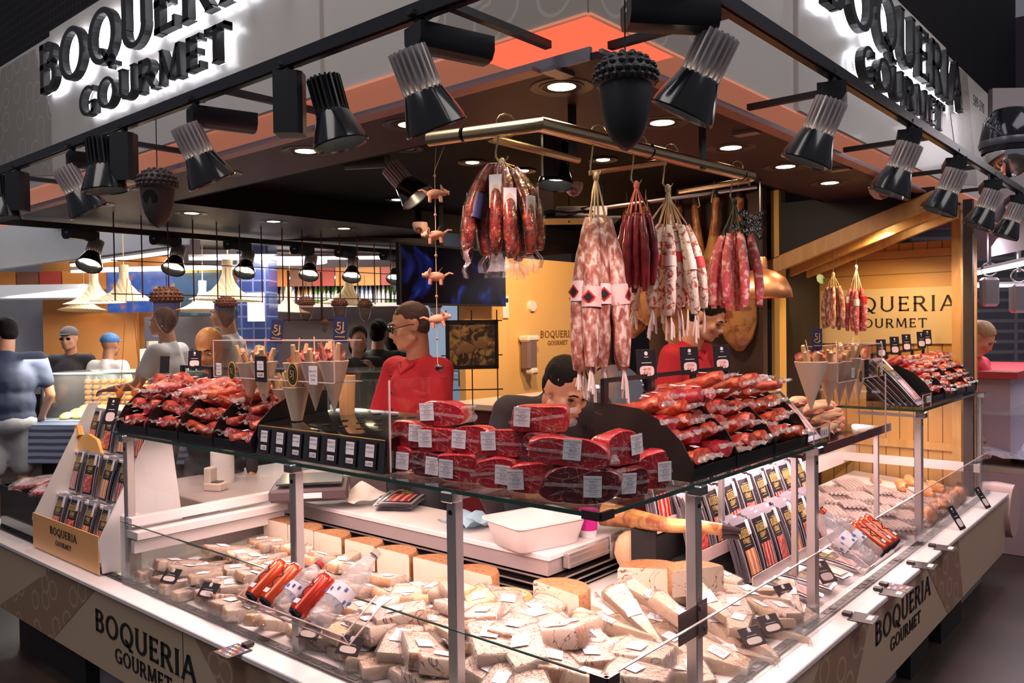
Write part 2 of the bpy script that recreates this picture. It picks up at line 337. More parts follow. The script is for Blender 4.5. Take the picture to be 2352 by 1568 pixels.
# ================= fascia signs
def fascia(name, M, L, raised, tri, label, words, numtxt=None):
    """local x runs along the panel from the stall corner, y up from its foot, z outward"""
    r = empty(name, M.translation, label=label, cat='sign'); Q = Matrix.Translation(-M.translation) @ M
    b = MB(); b.box((L/2, .40, -.03), (abs(L), .80, .06), Q); b.build('sign_panel', fasc, r)
    b = MB(); b.box(((raised[0]+raised[1])/2, .405, .006), (abs(raised[1]-raised[0]), .81, .03), Q, bev=.004); b.build('raised_panel', fasc, r)
    for pl in tri:
        b = MB(); sgn = 1 if sum((pl[i][0]*pl[(i+1) % len(pl)][1]-pl[(i+1) % len(pl)][0]*pl[i][1]) for i in range(len(pl))) > 0 else -1
        b.prism(pl[::sgn], .0005, .003, Q); b.build('ringed_triangle', fascr, r, 'darker triangular patch with pale ring pattern')
    b = MB(); b.box((L/2, -.004, -.22), (abs(L), .008, .46), Q); b.build('orange_underside', orange, r, 'orange underside with added glow')
    for s, cx, y, h, sx in words:
        wd = word_w(s); x = -wd/2
        for ch in s:
            m1 = Q @ Matrix.Translation((cx, y, 0)) @ Matrix.Diagonal((sx, 1, 1, 1))
            b = MB(); glyph(b, ch, x, h, .05, .085, m1, wf=.86)
            lo = b.build('sign_letter', black, r)
            e = MB(); glyph(e, ch, x, h, .046, .0495, m1, wf=.8); e.build('back_light', emis('letter_led', (.88,.90,1), 7), lo)
            x += GW[ch]+.08
    if numtxt:
        b = MB(); txt(b, numtxt[0], numtxt[3], Q @ Matrix.Translation((numtxt[1], numtxt[2], .001))); b.build('stall_number', ink, r)
    return r
ML = face((.255, .197, 2.42), (-1, 0, 0)); MR = face((.255, .197, 2.42), (0, -1, 0))
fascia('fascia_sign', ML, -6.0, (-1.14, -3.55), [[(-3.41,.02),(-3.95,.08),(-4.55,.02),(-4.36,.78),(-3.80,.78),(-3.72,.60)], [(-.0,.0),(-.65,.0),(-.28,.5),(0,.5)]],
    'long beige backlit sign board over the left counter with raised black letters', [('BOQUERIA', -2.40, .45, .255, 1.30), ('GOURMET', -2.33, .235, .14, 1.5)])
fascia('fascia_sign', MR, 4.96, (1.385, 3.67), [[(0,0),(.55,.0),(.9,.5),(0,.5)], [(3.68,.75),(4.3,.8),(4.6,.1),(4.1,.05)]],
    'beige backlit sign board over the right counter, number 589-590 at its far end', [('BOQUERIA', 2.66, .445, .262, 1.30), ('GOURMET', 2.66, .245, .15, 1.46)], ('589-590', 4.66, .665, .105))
# ================= display counters
def panel_run(name, M, L, label, words, tris, blackbits, greybits):
    r = empty(name, M.translation*1, label=label, cat='counter'); Q = Matrix.Translation(-M.translation) @ M
    b = MB(); b.box((L/2, .365, -.015), (abs(L), .33, .03), Q); fp = b.build('front_panel', tan, r)
    for pl in tris:
        b = MB(); sgn = 1 if sum((pl[i][0]*pl[(i+1) % len(pl)][1]-pl[(i+1) % len(pl)][0]*pl[i][1]) for i in range(len(pl))) > 0 else -1
        b.prism(pl[::sgn], .0002, .0018, Q); b.build('ringed_triangle', tanr, fp)
    for s, cx, y, h, sx in words:
        b = MB(); word(b, s, h, .001, .003, Q @ Matrix.Translation((cx, y, 0)) @ Matrix.Diagonal((sx, 1, 1, 1))); b.build('shop_lettering', ink, fp)
    for sm in (1.84, 3.1) if L < 0 else (1.26, 3.0):
        b = MB(); b.box((math.copysign(sm, L), .365, .0005), (.004, .33, .001), Q); b.build('panel_joint', darkbr, fp)
    b = MB(); b.box((L/2, .5395, -.045), (abs(L), .019, .13), Q, bev=.003); b.build('stone_sill', sill_m, r)
    b = MB(); b.box((L/2, .5305, -.0003), (abs(L), .006, .002), Q); b.build('sill_edge_strip', mat('brass_strip', (.85,.55,.30), .35, .6), r)
    b = MB(); b.box((L/2, .5495, -.088), (abs(L)-.1, .012, .035), Q); n = int(abs(L)/.06)
    for k in range(n): b.box((math.copysign(.08+k*.06, L), .556, -.088), (.045, .003, .018), Q, 1)
    b.build('air_slot_rail', [mat('slot_rail', (.05,.035,.035), .4, .4), black], r, 'black slotted air grille behind the sill')
    for x0, x1 in blackbits: MB().box(((x0+x1)/2, .1, -.16), (abs(x1-x0), .2, .2), Q).build('plinth_box', blackm, r)
    for x0, x1 in greybits: MB().box(((x0+x1)/2, .1, -.22), (abs(x1-x0), .2, .2), Q).build('plinth_wall', mat('plinth_grey', (.36,.33,.36), .6), r)
    return r
CL = face((-.1, -.09, 0), (-1, 0, 0)); CR_ = face((-.1, -.09, 0), (0, -1, 0))
cl = panel_run('display_counter', CL, -4.3, 'left tan display counter with black shop lettering and glass case above', [('BOQUERIA', -2.16, .352, .092, 1.34), ('GOURMET', -2.16, .268, .058, 1.24)],
    [[(-2.56,.53),(-3.02,.53),(-3.76,.2),(-3.05,.2)], [(-1.77,.53),(-1.33,.53),(-.75,.2),(-1.35,.2)], [(-3.76,.2),(-4.3,.2),(-4.3,.45)]], [(-2.85,-3.66)], [(-.1,-2.85)])
cr = panel_run('display_counter', CR_, 4.24, 'right tan display counter with black shop lettering, running back to the pine hut', [('BOQUERIA', 2.15, .378, .088, 1.30), ('GOURMET', 2.16, .30, .052, 1.26)],
    [[(1.72,.53),(1.25,.53),(.75,.2),(1.45,.2)], [(2.45,.53),(3.05,.53),(3.15,.2),(2.85,.2)]], [(2.45,2.75),(2.98,3.4)], [(-.0+.1,2.45),(3.4,4.2)])
MB().box((2.92,-.0,.1),(.012,.012,.2)).build('red_hose', mat('red_hose', (.4,.03,.03), .4), label='short red pipe standing under the right counter', cat='pipe')
# posts, glass
def wb(mb, root, name, m, label=None, **k):
    mb.v = [tuple(V(p)-V(root.location)) for p in mb.v]; return mb.build(name, m, root, label, **k)
def post(parent, x, y, along):
    o = wb(MB().box((x, y, .85), (.034, .034, .60), bev=.003), parent, 'post', alu)
    n = V((-1,0,0)) if along == 'Y' else V((0,-1,0)); p = V((x, y, 1.148))
    def sub(b, nm, m): b.v = [tuple(V(q)-V(parent.location)) for q in b.v]; b.build(nm, m, o)
    sub(MB().box(p+n*.012, (.044, .044, .03), bev=.004), 'clamp', chrome)
    sub(MB().lathe([(0.0001,.0012),(.007,.0012),(.007,0)], 10, face(V((x, y, 1.105))+n*.0172, n)), 'screw_hole', black)
    sub(MB().box(V((x, y, 1.143))-n*.15, (.26 if along == 'Y' else .02, .02 if along == 'Y' else .26, .014)), 'shelf_arm', alu)
for y in (2.42, 1.21, .485): post(cl, .02, y, 'Y')
for x in (.473, 1.335, 2.69, 3.99): post(cr, x, .02, 'X')
# cream deck inside the case, wells and back rim
deckm = mat('case_deck', (.80,.74,.72), .35)
d = MB(); d.add([(0,0,.545),(0,4.15,.545),(.78,4.15,.60),(.78,.78,.60),(0,0,.40),(0,4.15,.40),(.78,4.15,.40),(.78,.78,.40)], [(0,3,2,1),(4,5,6,7),(0,1,5,4),(1,2,6,5),(2,3,7,6),(3,0,4,7)]); wb(d, cl, 'display_deck', deckm)
d = MB(); d.add([(0,0,.545),(.78,.78,.60),(4.1,.78,.60),(4.1,0,.545),(0,0,.40),(.78,.78,.40),(4.1,.78,.40),(4.1,0,.40)], [(0,3,2,1),(4,5,6,7),(0,1,5,4),(1,2,6,5),(2,3,7,6),(3,0,4,7)]); wb(d, cr, 'display_deck', deckm)
wb(MB().box((0, 1.20, .68), (.006, 2.38, .262)).v and MB().box((-.035, 1.20, .68), (.006, 2.36, .262)), cl, 'front_glass', glass, 'low front pane of clear glass')
for x0, x1 in ((-.03, 1.36), (1.37, 2.70), (2.71, 3.97)): wb(MB().box(((x0+x1)/2, -.035, .682), (x1-x0, .006, .266)), cr, 'front_glass', glass, 'low front pane of clear glass')
ge = MB(); ge.box((-.035, 1.20, .8125), (.0066, 2.36, .003)); wb(ge, cl, 'glass_edge', gedge)
for x0, x1 in ((-.03, 1.36), (1.37, 2.70), (2.71, 3.97)): wb(MB().box(((x0+x1)/2, -.035, .8165), (x1-x0, .0066, .003)), cr, 'glass_edge', mat('pale_glass_edge', (.62,.52,.50), .2, coat=1))
wb(MB().box((-.02, -.04, .807), (.045, .014, .026)).box((-.038, -.02, .807), (.014, .045, .026)), cr, 'corner_clip', mat('bronze_clip', (.10,.08,.08), .3, .7), 'dark metal clip joining the panes at the corner')
wb(MB().box((.40, .0, .80), (.10, .004, .085), bev=.001).box((.474, -.002, .80), (.05, .006, .10)).lathe([(.0001,.004),(.008,.004),(.008,0)], 8, face((.462,-.005,.83),(0,-1,0))).lathe([(.0001,.004),(.008,.004),(.008,0)], 8, face((.486,-.005,.77),(0,-1,0))), cr, 'hinge_plate', mat('hinge_steel', (.20,.17,.17), .35, .8), 'dark steel hinge plate on the corner post')
wb(MB().box((.35, 2.40, .86), (.70, .006, .62)), cl, 'end_glass', glass); wb(MB().box((.36, 2.385, .80), (.72, .05, .035)).box((.36, 2.36, .75), (.72, .10, .03)).box((.36, 2.355, .70), (.72, .03, .05)), cl, 'end_ledge', white)
wb(MB().box((.045, 2.47, .68), (.07, .06, .27), bev=.006), cl, 'end_pillar', white)
wb(MB().box((3.95, .38, .86), (.006, .74, .62)).box((4.05, .0, .68), (.06, .06, .27), bev=.005), cr, 'end_glass', glass)
wb(MB().box((3.6, .80, .72), (1.1, .03, .09)).box((3.93, .4, .72), (.04, .8, .05)), cr, 'rear_rim', white)
# glass shelves
def shelf(name, boxes, label, edge):
    c0 = boxes[0][0]; r = empty(name, c0, label=label, cat='shelf')
    b = MB(); [b.box(c, s) for c, s in boxes]; wb(b, r, 'shelf_pane', glassmat('shelf_glass', (.93,.93,.92), fac=1))
    b = MB(); [b.box(c, s) for c, s in edge]; wb(b, r, 'polished_edge', gedge, 'dark green polished edge'); return r
sh = shelf('glass_shelf', [((.2, 1.27, 1.164), (.40, 2.5, .010)), ((.91, .2, 1.164), (1.02, .40, .010))], 'long L-shaped glass shelf around the stall corner holding hams and black trays', [((-.001, 1.26, 1.164), (.003, 2.5, .0105)), ((.71, -.001, 1.164), (1.42, .003, .0105)), ((.2, 2.52, 1.164), (.4, .003, .0105)), ((1.421, .2, 1.164), (.003, .4, .0105))])
wb(MB().box((.022, -.004, 1.164), (.05, .008, .020)).box((-.004, .022, 1.164), (.008, .05, .020)), sh, 'corner_cap', mat('bronze_cap', (.12,.10,.10), .3, .8), 'bronze cap on the corner of the pane')
shelf('glass_shelf', [((3.36, .2, 1.170), (1.38, .40, .012))], 'far glass shelf on the right counter beside the pine wall', [((3.36, -.001, 1.17), (1.38, .003, .0125)), ((2.669, .2, 1.17), (.003, .4, .0125))])
r = empty('glass_shelf', (1.85, .3, 1.1), label='smoked low shelf between the two glass shelves, carrying loaves', cat='shelf')
wb(MB().box((1.98, .31, 1.100), (1.05, .42, .012)), r, 'shelf_pane', mat('smoked_glass', (.05,.025,.03), .12, coat=1)); wb(MB().box((1.98, .095, 1.105), (1.05, .008, .035)), r, 'front_lip', mat('smoked_lip', (.12,.05,.06), .2, coat=1))
wb(MB().box((2.21, .2, 1.23), (.005, .34, .28)), r, 'side_pane', acry); wb(MB().box((2.21, .029, 1.23), (.006, .004, .28)), r, 'pane_edge', acedge)
for x, y in ((1.5, .45), (2.48, .45), (1.5, .15), (2.48, .15)): wb(MB().box((x, y, .87), (.02, .02, .46)), r, 'shelf_leg', alu)
r = empty('glass_screen', (.05, .772, 1.17), label='upright clear acrylic divider beside the stacked hams', cat='divider')
wb(MB().box((.17, .772, 1.31), (.25, .004, .27)), r, 'divider_pane', acry); wb(MB().box((.045, .772, 1.31), (.004, .0045, .27)), r, 'divider_edge', acedge)
# ================= worktop behind the case
r = empty('white_worktop', (.82, .80, .70), label='white worktop behind the cheese case with sliding rail and black shelves under it', cat='worktop')
wb(MB().box((.97, 1.66, .74), (.30, 1.72, .022), bev=.003).box((1.315, .94, .74), (.39, .28, .022)), r, 'worktop_board', white)
wb(MB().box((.97, 1.66, .70), (.285, 1.70, .055)), r, 'worktop_apron', mat('apron_grey', (.55,.48,.48), .35, .4))
wb(MB().box((1.22, .79, .715), (.62, .03, .06), bev=.003).box((1.22, .775, .725), (.60, .006, .006)).box((1.22, .775, .70), (.60, .006, .006)), r, 'slide_rail', alu)
wb(MB().box((1.22, .765, .70), (.09, .012, .06)).box((1.18,.77,.745),(.006,.006,.03)).box((1.26,.77,.745),(.006,.006,.03)).box((1.22,.77,.76),(.086,.006,.006)), r, 'rail_handle', alu)
for k in range(3): wb(MB().box((.975-.012*k, 1.63, .662-.025*k), (.31, 1.72, .006)).box((1.30-.012*k, .90, .662-.025*k), (.36, .26, .006)), r, 'vent_shelf', mat('vent_black', (.03,.02,.022), .3, .5)); wb(MB().box((.82-.012*k, 1.63, .664-.025*k), (.005, 1.72, .005)).box((1.12-.012*k,.768,.664-.025*k),(.60,.005,.005)), r, 'vent_edge', alu)
wb(MB().box((.98, 1.63, .60), (.28, 1.68, .12)).box((1.30,.92,.60),(.36,.24,.12)), r, 'vent_body', blackm)
wb(MB().box((.97, 1.66, .27), (.28, 1.6, .54)).box((1.3,.93,.27),(.36,.24,.54)), r, 'base_cabinet', darkbr)
# rear service counter with maroon front and hot yellow wall behind
struct(MB().box((3.6, 3.04, 1.06), (1.84, .06, 2.12)), 'wall_service', yellow)
struct(MB().box((3.15, 1.37, 1.25), (.06, .78, 2.3)), 'wall_ham_side', darkbr)
struct(MB().box((3.35, .98, 1.3), (.10, .05, 2.2)), 'wall_pillar', mat('ochre_pillar', (.80,.50,.14), .6))
struct(MB().box((3.75, 1.02, 1.3), (.7, .03, 2.6)), 'wall_dark_panel', mat('dark_panel', (.016,.014,.016), .7))
r = empty('service_counter', (2.2, 2.0, 0), label='maroon fronted service counter with pale top behind the bending man', cat='counter')
wb(MB().box((2.55, 2.02, .55), (1.0, .9, 1.1)), r, 'counter_body', mat('maroon', (.20,.02,.03), .5)); wb(MB().box((2.53, 2.0, 1.12), (1.06, .98, .04), bev=.005), r, 'counter_top', mat('pinkish_top', (.72,.55,.50), .3))
# ================= pine hut at the end
struct(MB().box((4.18, .62, 1.2), (.05, 1.1, 1.8)), 'wall_pine', pine)
struct(MB().box((4.15, .62, 1.90), (.02, 1.1, .30)), 'wall_pine_lintel', pineh)
struct(MB().box((4.15, .60, .80), (.03, 1.1, .05)).box((4.15,.17,1.5),(.04,.05,1.6)), 'trim_3', wood)
def zr(y): return 2.25-(y-.18)*.345
rf = MB()
rf.add([(3.3,.1,zr(.1)),(3.3,1.15,zr(1.15)),(4.2,1.15,zr(1.15)),(4.2,.1,zr(.1)),(3.3,.1,zr(.1)+.02),(3.3,1.15,zr(1.15)+.02),(4.2,1.15,zr(1.15)+.02),(4.2,.1,zr(.1)+.02)], [(0,1,2,3),(4,7,6,5),(0,4,5,1),(1,5,6,2),(2,6,7,3),(3,7,4,0)]); struct(rf, 'roof_boards', wood)
for k, x in enumerate((3.3, 3.6, 3.88)):
    b = MB(); b.add([(x-.02+dx, y, zr(y)-dz) for dx in (0, .045) for y in (.1, 1.12) for dz in (.075, -.01)], [(0,1,3,2),(4,6,7,5),(0,2,6,4),(1,5,7,3),(0,4,5,1),(2,3,7,6)]); b.build('roof_beam_%d' % (k+1), wood, kind='structure')
g = MB(); g.add([(3.32,.1,zr(.1)+.02),(3.32,1.15,zr(1.15)+.02),(3.32,1.15,2.32),(3.32,.1,2.32)], [(0,1,2,3)]); g.add([(3.34,.1,zr(.1)+.02),(3.34,1.15,zr(1.15)+.02),(3.34,1.15,2.32),(3.34,.1,2.32)], [(3,2,1,0)]); struct(g, 'wall_gable', mat('gable_black', (.014,.014,.017), .6))
struct(MB().box((3.75, 1.12, 1.84), (.85, .03, .32)), 'wall_pine_side', wood)
struct(MB().box((4.12, .155, 1.45), (.12, .05, 1.7)), 'wall_post_pine', wood); struct(MB().box((3.93, .06, 1.42), (.05, .05, 1.78)), 'wall_post_dark', mat('post_dark', (.05,.04,.04), .5))
struct(MB().box((4.05, 1.12, 1.2), (.2, .05, 1.4)), 'wall_post_side', wood)
r = empty('hut_sign', (4.14, .6, 1.6), label='cream board with black shop lettering on the pine wall', cat='sign')
wb(MB().box((4.145, .60, 1.63), (.012, .90, .36)), r, 'board', mat('cream_board', (.88,.68,.38), .4)); b = MB(); Qh = face((4.138, .57, 1.66), (-1, 0, 0))
word(b, 'BOQUERIA', .095, 0, .002, Qh @ Matrix.Diagonal((1.18,1,1,1)), wf=.75, gap=.14); word(b, 'GOURMET', .058, 0, .002, Qh @ Matrix.Translation((0,-.105,0)) @ Matrix.Diagonal((1.16,1,1,1)), wf=.8, gap=.14); wb(b, r, 'shop_lettering', ink)

# ================= track rails and spotlights
railm = mat('track_black', (.014,.015,.02), .35); refm = mat('reflector_black', (.012,.013,.016), .18, coat=.5); sinkm = mat('heat_sink', (.66,.60,.61), .34, .35); lensm = emis('lamp_lens', (1,.86,.62), 14)
def rail(p0, p1, label, group='lighting tracks over the counters'):
    r = empty('lighting_track', p0, label=label, cat='track', group=group); p0, p1 = V(p0), V(p1); d = p1-p0; L = d.length; q = face((p0+p1)/2-p0, (0,0,1), up=d)
    MB().box((0, 0, 0), (.036, L, .034), q).build('track_profile', railm, r); MB().box((0, 0, -.019), (.018, L, .004), q).build('track_slot', black, r)
    return r
rL = rail((-.16, -.17, 2.36), (-.16, 6.0, 2.36), 'black lighting track along the left sign'); rR = rail((-.16, -.17, 2.36), (4.7, -.17, 2.36), 'black lighting track along the right sign')
rF = rail((-.4, 4.4, 2.26), (4.2, 4.4, 2.26), 'black lighting track across the far side of the stall')
for y in (.319, 1.33, 2.28, 3.4): MB().box((.21, y-rL.location.y, -.0), (.38, .022, .02)).build('bracket', railm, rL); MB().box((.44, y+.17, -.065), (.09, .05, .012)).build('bracket_plate', trimm, rL)
for x in (.36, 1.23, 2.21, 3.1, 3.9): MB().box((x-rR.location.x, .19, 0), (.022, .36, .02)).build('bracket', railm, rR); MB().box((x+.16+.1, .42, -.065), (.05, .09, .012)).build('bracket_plate', trimm, rR)
def spot(loc, yaw, mode, head, tilt, label, group, glow=True, power=18, col=MEAT, aim=None):
    """gear box under the track (mode h: lying, v: standing) and a finned head beside it"""
    r = empty('track_spotlight', loc, (0, 0, yaw), label, 'spotlight', group)
    MB().lathe([(.012, .0), (.012, .03)], 10, cap=True).box((0, 0, .028), (.06, .024, .012)).build('track_adapter', railm, r)
    b = MB()
    if mode == 'h':
        prof = [(-.042,-.0),(.042,0),(.042,-.036),(.030,-.056),(.012,-.062),(-.012,-.062),(-.030,-.056),(-.042,-.036)]
        b.prism(prof[::-1], -.02, .19, Matrix(((0,0,1,0),(1,0,0,0),(0,1,0,0),(0,0,0,1))))
        sg = MB().box((.1905, 0, -.02), (.001, .022, .010)); H = V((head*.045, 0, -.075)) if False else V((-.035, -.0, -.062))
    else:
        prof = [(-.04,-.035),(.028,-.035),(.04,-.022),(.04,.022),(.028,.035),(-.04,.035)]
        b.prism([(x+.0, y) for x, y in prof], -.175, .0); sg = None; H = V((head*.095, 0, -.015))
    b.build('gear_box', railm, r)
    if sg: sg.build('maker_plate', mat('plate_grey', (.5,.5,.52), .4), r)
    M = Matrix.Translation(H) @ Matrix.Rotation(tilt[0], 4, 'X') @ Matrix.Rotation(tilt[1], 4, 'Y')
    hd = MB(); n = 20
    hd.lathe([(.0001,.0),(.034,0),(.034,-.105),(.0001,-.105)], 16, M)
    for k in range(n): hd.box((.042, 0, -.052), (.014, .0055, .104), M @ Matrix.Rotation(2*PI*k/n, 4, 'Z'))
    h = hd.build('heat_sink', sinkm if mode == 'h' else railm, r)
    rf = MB().lathe([(.046,-.100),(.050,-.106),(.077,-.180),(.080,-.192),(.078,-.196),(.072,-.192),(.046,-.120)], 28, M).build('reflector', refm, r)
    if glow: MB().lathe([(.0001,-.150),(.058,-.150)], 24, M).build('lens', lensm, r)
    if power:
        src = Matrix.Translation(loc) @ Matrix.Rotation(yaw, 4, 'Z') @ M
        p = src @ V((0, 0, -.20)); d = (src.to_3x3() @ V((0, 0, -1)))
        lamp('spot_beam', 'SPOT', p, power, col, aim or p+d, .05, 105)
    return r
G1 = 'spotlights on the left track'; G2 = 'spotlights on the right track'; G3 = 'spotlights on the far track'
zL = 2.325
for y, mode, hd, yaw, tl, lab, aim in ((.40,'h',1,-.25,(.0,-.42),'spotlight with striped silver heat sink nearest the corner on the left track',(.35,.2,.6)),
        (.94,'v',1,-.86,(.0,-.25),'black finned spotlight with upright gear box, second from the corner on the left track',(.3,.7,.6)),
        (1.47,'h',1,-.25,(.0,-.45),'silver finned spotlight just right of the small black acorn',(.3,1.3,.6)),
        (1.99,'v',-1,-.86,(.0,-.1),'black finned spotlight with upright box above the small black acorn',(.3,1.8,.6)),
        (2.46,'h',1,-.25,(.0,-.5),'silver finned spotlight over the left packet stand, fifth on the left track',(.2,2.4,.6)),
        (3.07,'v',-1,-.86,(.0,-.1),'black finned spotlight farthest along the left track',(.2,3.2,.6))):
    spot((-.16, y, zL), yaw, mode, hd, tl, lab, G1, power=17, aim=aim)
for i, (x, tl) in enumerate(((.20,.3),(1.01,.3),(1.84,.3),(2.57,.3),(3.36,.3),(4.06,.3))):
    lab = ('big striped spotlight nearest the corner on the right track, box turned outward', 'striped spotlight below the sign seam, second on the right track', 'striped spotlight left of the white dome camera, third on the right track', 'striped spotlight over the pine hut roof, fourth on the right track', 'fifth striped spotlight on the right track, above the hut post', 'farthest small striped spotlight on the right track')[i]
    spot((x, -.17, zL), R(140) if i == 0 else R(18), 'h', 1, (.40, 0) if i else (-.30, -.40), lab, G2, power=17, aim=(max(x-.1,.3), .3, .6))
for i, x in enumerate((.70, 1.25, 1.79, 2.35, 2.77, 3.24)):
    lab = ('lit spotlight over the far grid, leftmost of six', 'lit spotlight over the straw pendants, second of six on the far track', 'lit spotlight third on the far track, left of the blue tiled column', 'lit spotlight fourth on the far track, right of the blue tiled column', 'lit spotlight fifth on the far track, over the bottle shelf', 'lit spotlight sixth on the far track, beside the television')[i]
    spot((x, 4.4, 2.235), R(200), 'h', 1, (.25, -.55), lab, G3, power=0)
# ================= recessed downlights
ringm = mat('downlight_ring', (.05,.035,.035), .35, .3); dl = emis('downlight_lens', (1,.82,.50), 22)
def down(x, y, z=2.3, lab='', lit=True, g='downlights in the stall ceiling', s=1, rot=(0,0,0), power=9):
    r = empty('downlight', (x, y, z), rot, lab, 'downlight', g)
    MB().lathe([(.068*s,.0),(.092*s,-.003),(.095*s,-.001),(.095*s,.004)], 32).lathe([(.045*s,.012),(.055*s,.006),(.060*s,-.002),(.066*s,-.002),(.068*s,.004)], 32).build('trim_ring', ringm, r)
    MB().lathe([(.0001,.0),(.042*s,.0),(.0425*s,.006)], 24, m=0).build('lens', dl if lit else mat('dull_lens', (.3,.25,.15), .3), r)
    MB().lathe([(.0425*s,.003),(.062*s,.008)], 24).build('baffle', black, r)
    if power and lit: lamp('downlight_beam', 'SPOT', (x, y, z-.02), power, WARM, (x, y, 0), .04, 120)
    return r
rows = [(.41,.404,'nearest downlight at the ceiling corner'),(.41,1.063,'downlight behind the corner spotlight on the left'),(.41,1.675,'downlight beside the second left spotlight'),(.41,2.318,'downlight beside the third left spotlight'),(.41,2.97,'downlight hidden by the upright gear box over the small acorn'),(.41,3.614,'farthest downlight on the left edge of the ceiling'),
    (.996,.41,'downlight right of the big black acorn'),(1.549,.42,'downlight over the end of the brass pipe'),(2.096,.42,'downlight third from the corner along the right edge'),(2.684,.43,'downlight just left of the white dome camera on the right'),
    (.958,3.614,'downlight at the far side over the pendant acorns'),(1.524,3.618,'downlight at the far side in the middle of the black ceiling edge'),(2.091,3.614,'downlight at the far side near the television')]
for x, y, l in rows: down(x, y, lab=l)
for p, l, lit in (((1.531, 1.829, 2.43), 'small lit downlight in the black recess left of the brass pipe', 1), ((1.083, 1.826, 2.43), 'dull downlight in the black recess behind the pipe end', 0), ((1.164, 1.336, 2.43), 'lit downlight in the recess above the brass pipe', 1), ((1.885, 1.792, 2.43), 'lit downlight beside the black spotlight in the recess', 1), ((1.949, 1.31, 2.43), 'lit downlight in the recess behind the long hook', 1)): down(p[0], p[1], 2.435, l, lit, s=.8, power=0)
for p, l in (((3.5, .42, zr(.42)-.012), 'oval looking downlight in the pine roof, nearer one'), ((3.74, .34, zr(.34)-.012), 'oval looking downlight in the pine roof, farther one')): down(*p, lab=l, g='downlights in the pine roof', rot=(-.33, 0, 0), s=.9, power=0)
lamp('roof_beam', 'SPOT', (3.55, .40, 2.1), 26, (1,.66,.28), (3.9, .6, 1.0), .04, 130)
down(2.05, 3.0, 2.43, 'small downlight near the television', True, s=.8, power=0)
# inside-stall spots
spot((1.25, 1.10, 2.41), R(200), 'v', -1, (0, -.2), 'dim black spotlight hanging in the recess behind the brass pipe', 'spotlights inside the stall', power=14, col=(1,.7,.45), aim=(1.3,1.0,.8))
spot((1.0, 1.9, 2.41), R(120), 'h', 1, (0, .7), 'dim spotlight in the recess behind the clay pig string', 'spotlights inside the stall', power=14, col=(1,.7,.45), aim=(2.4,2.4,1.2), glow=False)
lamp('interior_beam', 'SPOT', (2.2, 1.9, 2.38), 75, (1,.68,.38), (3.0, 3.0, 1.2), .06, 110); lamp('interior_beam', 'SPOT', (1.5, 2.6, 2.38), 45, (1,.72,.5), (1.3, 1.6, 1.0), .06, 120)
lamp('interior_beam', 'SPOT', (1.6, .9, 2.38), 38, (1,.70,.50), (2.5, 1.0, 1.4), .06, 110)
lamp('interior_beam', 'SPOT', (2.9, 1.9, 2.38), 60, (1,.66,.34), (3.4, 3.0, 1.3), .06, 110)
# strip lights under the glass shelves light the cheese
for a, b_, L, ax in (((.32, 1.25, 1.14), None, 2.2, 'Y'), ((.85, .32, 1.14), None, 1.0, 'X')):
    r = empty('strip_light', a, label='slim pink white strip lamp under the '+('left' if ax == 'Y' else 'right')+' side of the long glass shelf', cat='lamp')
    s = (.025, L, .014) if ax == 'Y' else (L, .025, .014); MB().box((0, 0, .004), s).build('lamp_housing', alu, r); MB().box((0, 0, -.006), (s[0]*.7, s[1]*.98, .006)).build('tube', emis('strip_tube', (1,.80,.76), 9), r)
    lamp('strip_beam', 'AREA', (a[0], a[1], a[2]-.02), 8.5*L, (1,.66,.62), (a[0], a[1], 0), L if ax == 'X' else .03, sy=.03 if ax == 'X' else L)
lamp('strip_beam', 'AREA', (2.0, .35, 1.07), 9, (1,.68,.66), (2.0, .3, 0), .9, sy=.03); lamp('strip_beam', 'AREA', (3.3, .32, 1.14), 11, (1,.70,.66), (3.3, .3, 0), 1.2, sy=.03)
# ================= acorn lamps
acm = mat('acorn_black', (.02,.021,.024), .5); acc = mat('acorn_cap_black', (.03,.031,.035), .45)
def acorn(loc, s, label, body, cap, group, cord, cordm=None, hole=False, clear=False, name='acorn_pendant'):
    r = empty(name, loc, (0,0,U(0,6)) if not hole else (0,0,0), label, 'pendant', group)
    p = [(.0001,-.125),(.012,-.120),(.03,-.104),(.046,-.075),(.055,-.04),(.060,0),(.061,.03)]
    b = MB().lathe([(a*s, z*s) for a, z in p], 28)
    if not clear: b.lathe([(.0001,.03*s),(.061*s,.03*s)], 28)
    b.build('nut', body, r)
    b = MB(); cp = [(.060,.025),(.068,.028),(.071,.040),(.068,.062),(.055,.082),(.032,.095),(.0001,.100)]
    b.lathe([(a*s, z*s) for a, z in cp], 24)
    for j in range(5):
        t = j/5; rr = (.069, .071, .065, .050, .030)[j]*s; z = (.036, .050, .068, .084, .095)[j]*s; n = (22, 22, 19, 14, 8)[j]
        for k in range(n): b.ell((0,0,0), (.009*s, .009*s, .0075*s), X((rr*math.cos(2*PI*(k+j*.5)/n), rr*math.sin(2*PI*(k+j*.5)/n), z)), n=6, k=4)
    b.build('scaly_cap', cap, r)
    MB().tube([(0,0,.098*s),(0,0,cord)], .0018*max(s,1)**.5, 5).build('cord', cordm or black, r)
    if hole: MB().lathe([(.0001,.0),(.027*s,.0),(.029*s,-.004)], 20, face(V((-.80,-.55,-.05)).normalized()*.058*s+V((0,0,-.012*s)), (-.8,-.55,-.15))).build('round_opening', mat('hole_dark', (.004,.004,.004), .9), r)
    return r
acorn((-.031, -.10, 2.085), .92, 'large matt black acorn hanging at the stall corner', acm, acc, 'black acorns on cords', .245)
acorn((-.15, 1.765, 2.075), .92, 'small looking black acorn with a round hole, hanging under the left track', mat('acorn_dark_brown', (.06,.045,.042), .5), mat('acorn_cap_brown', (.07,.05,.048), .5), 'black acorns on cords', .27, hole=True)
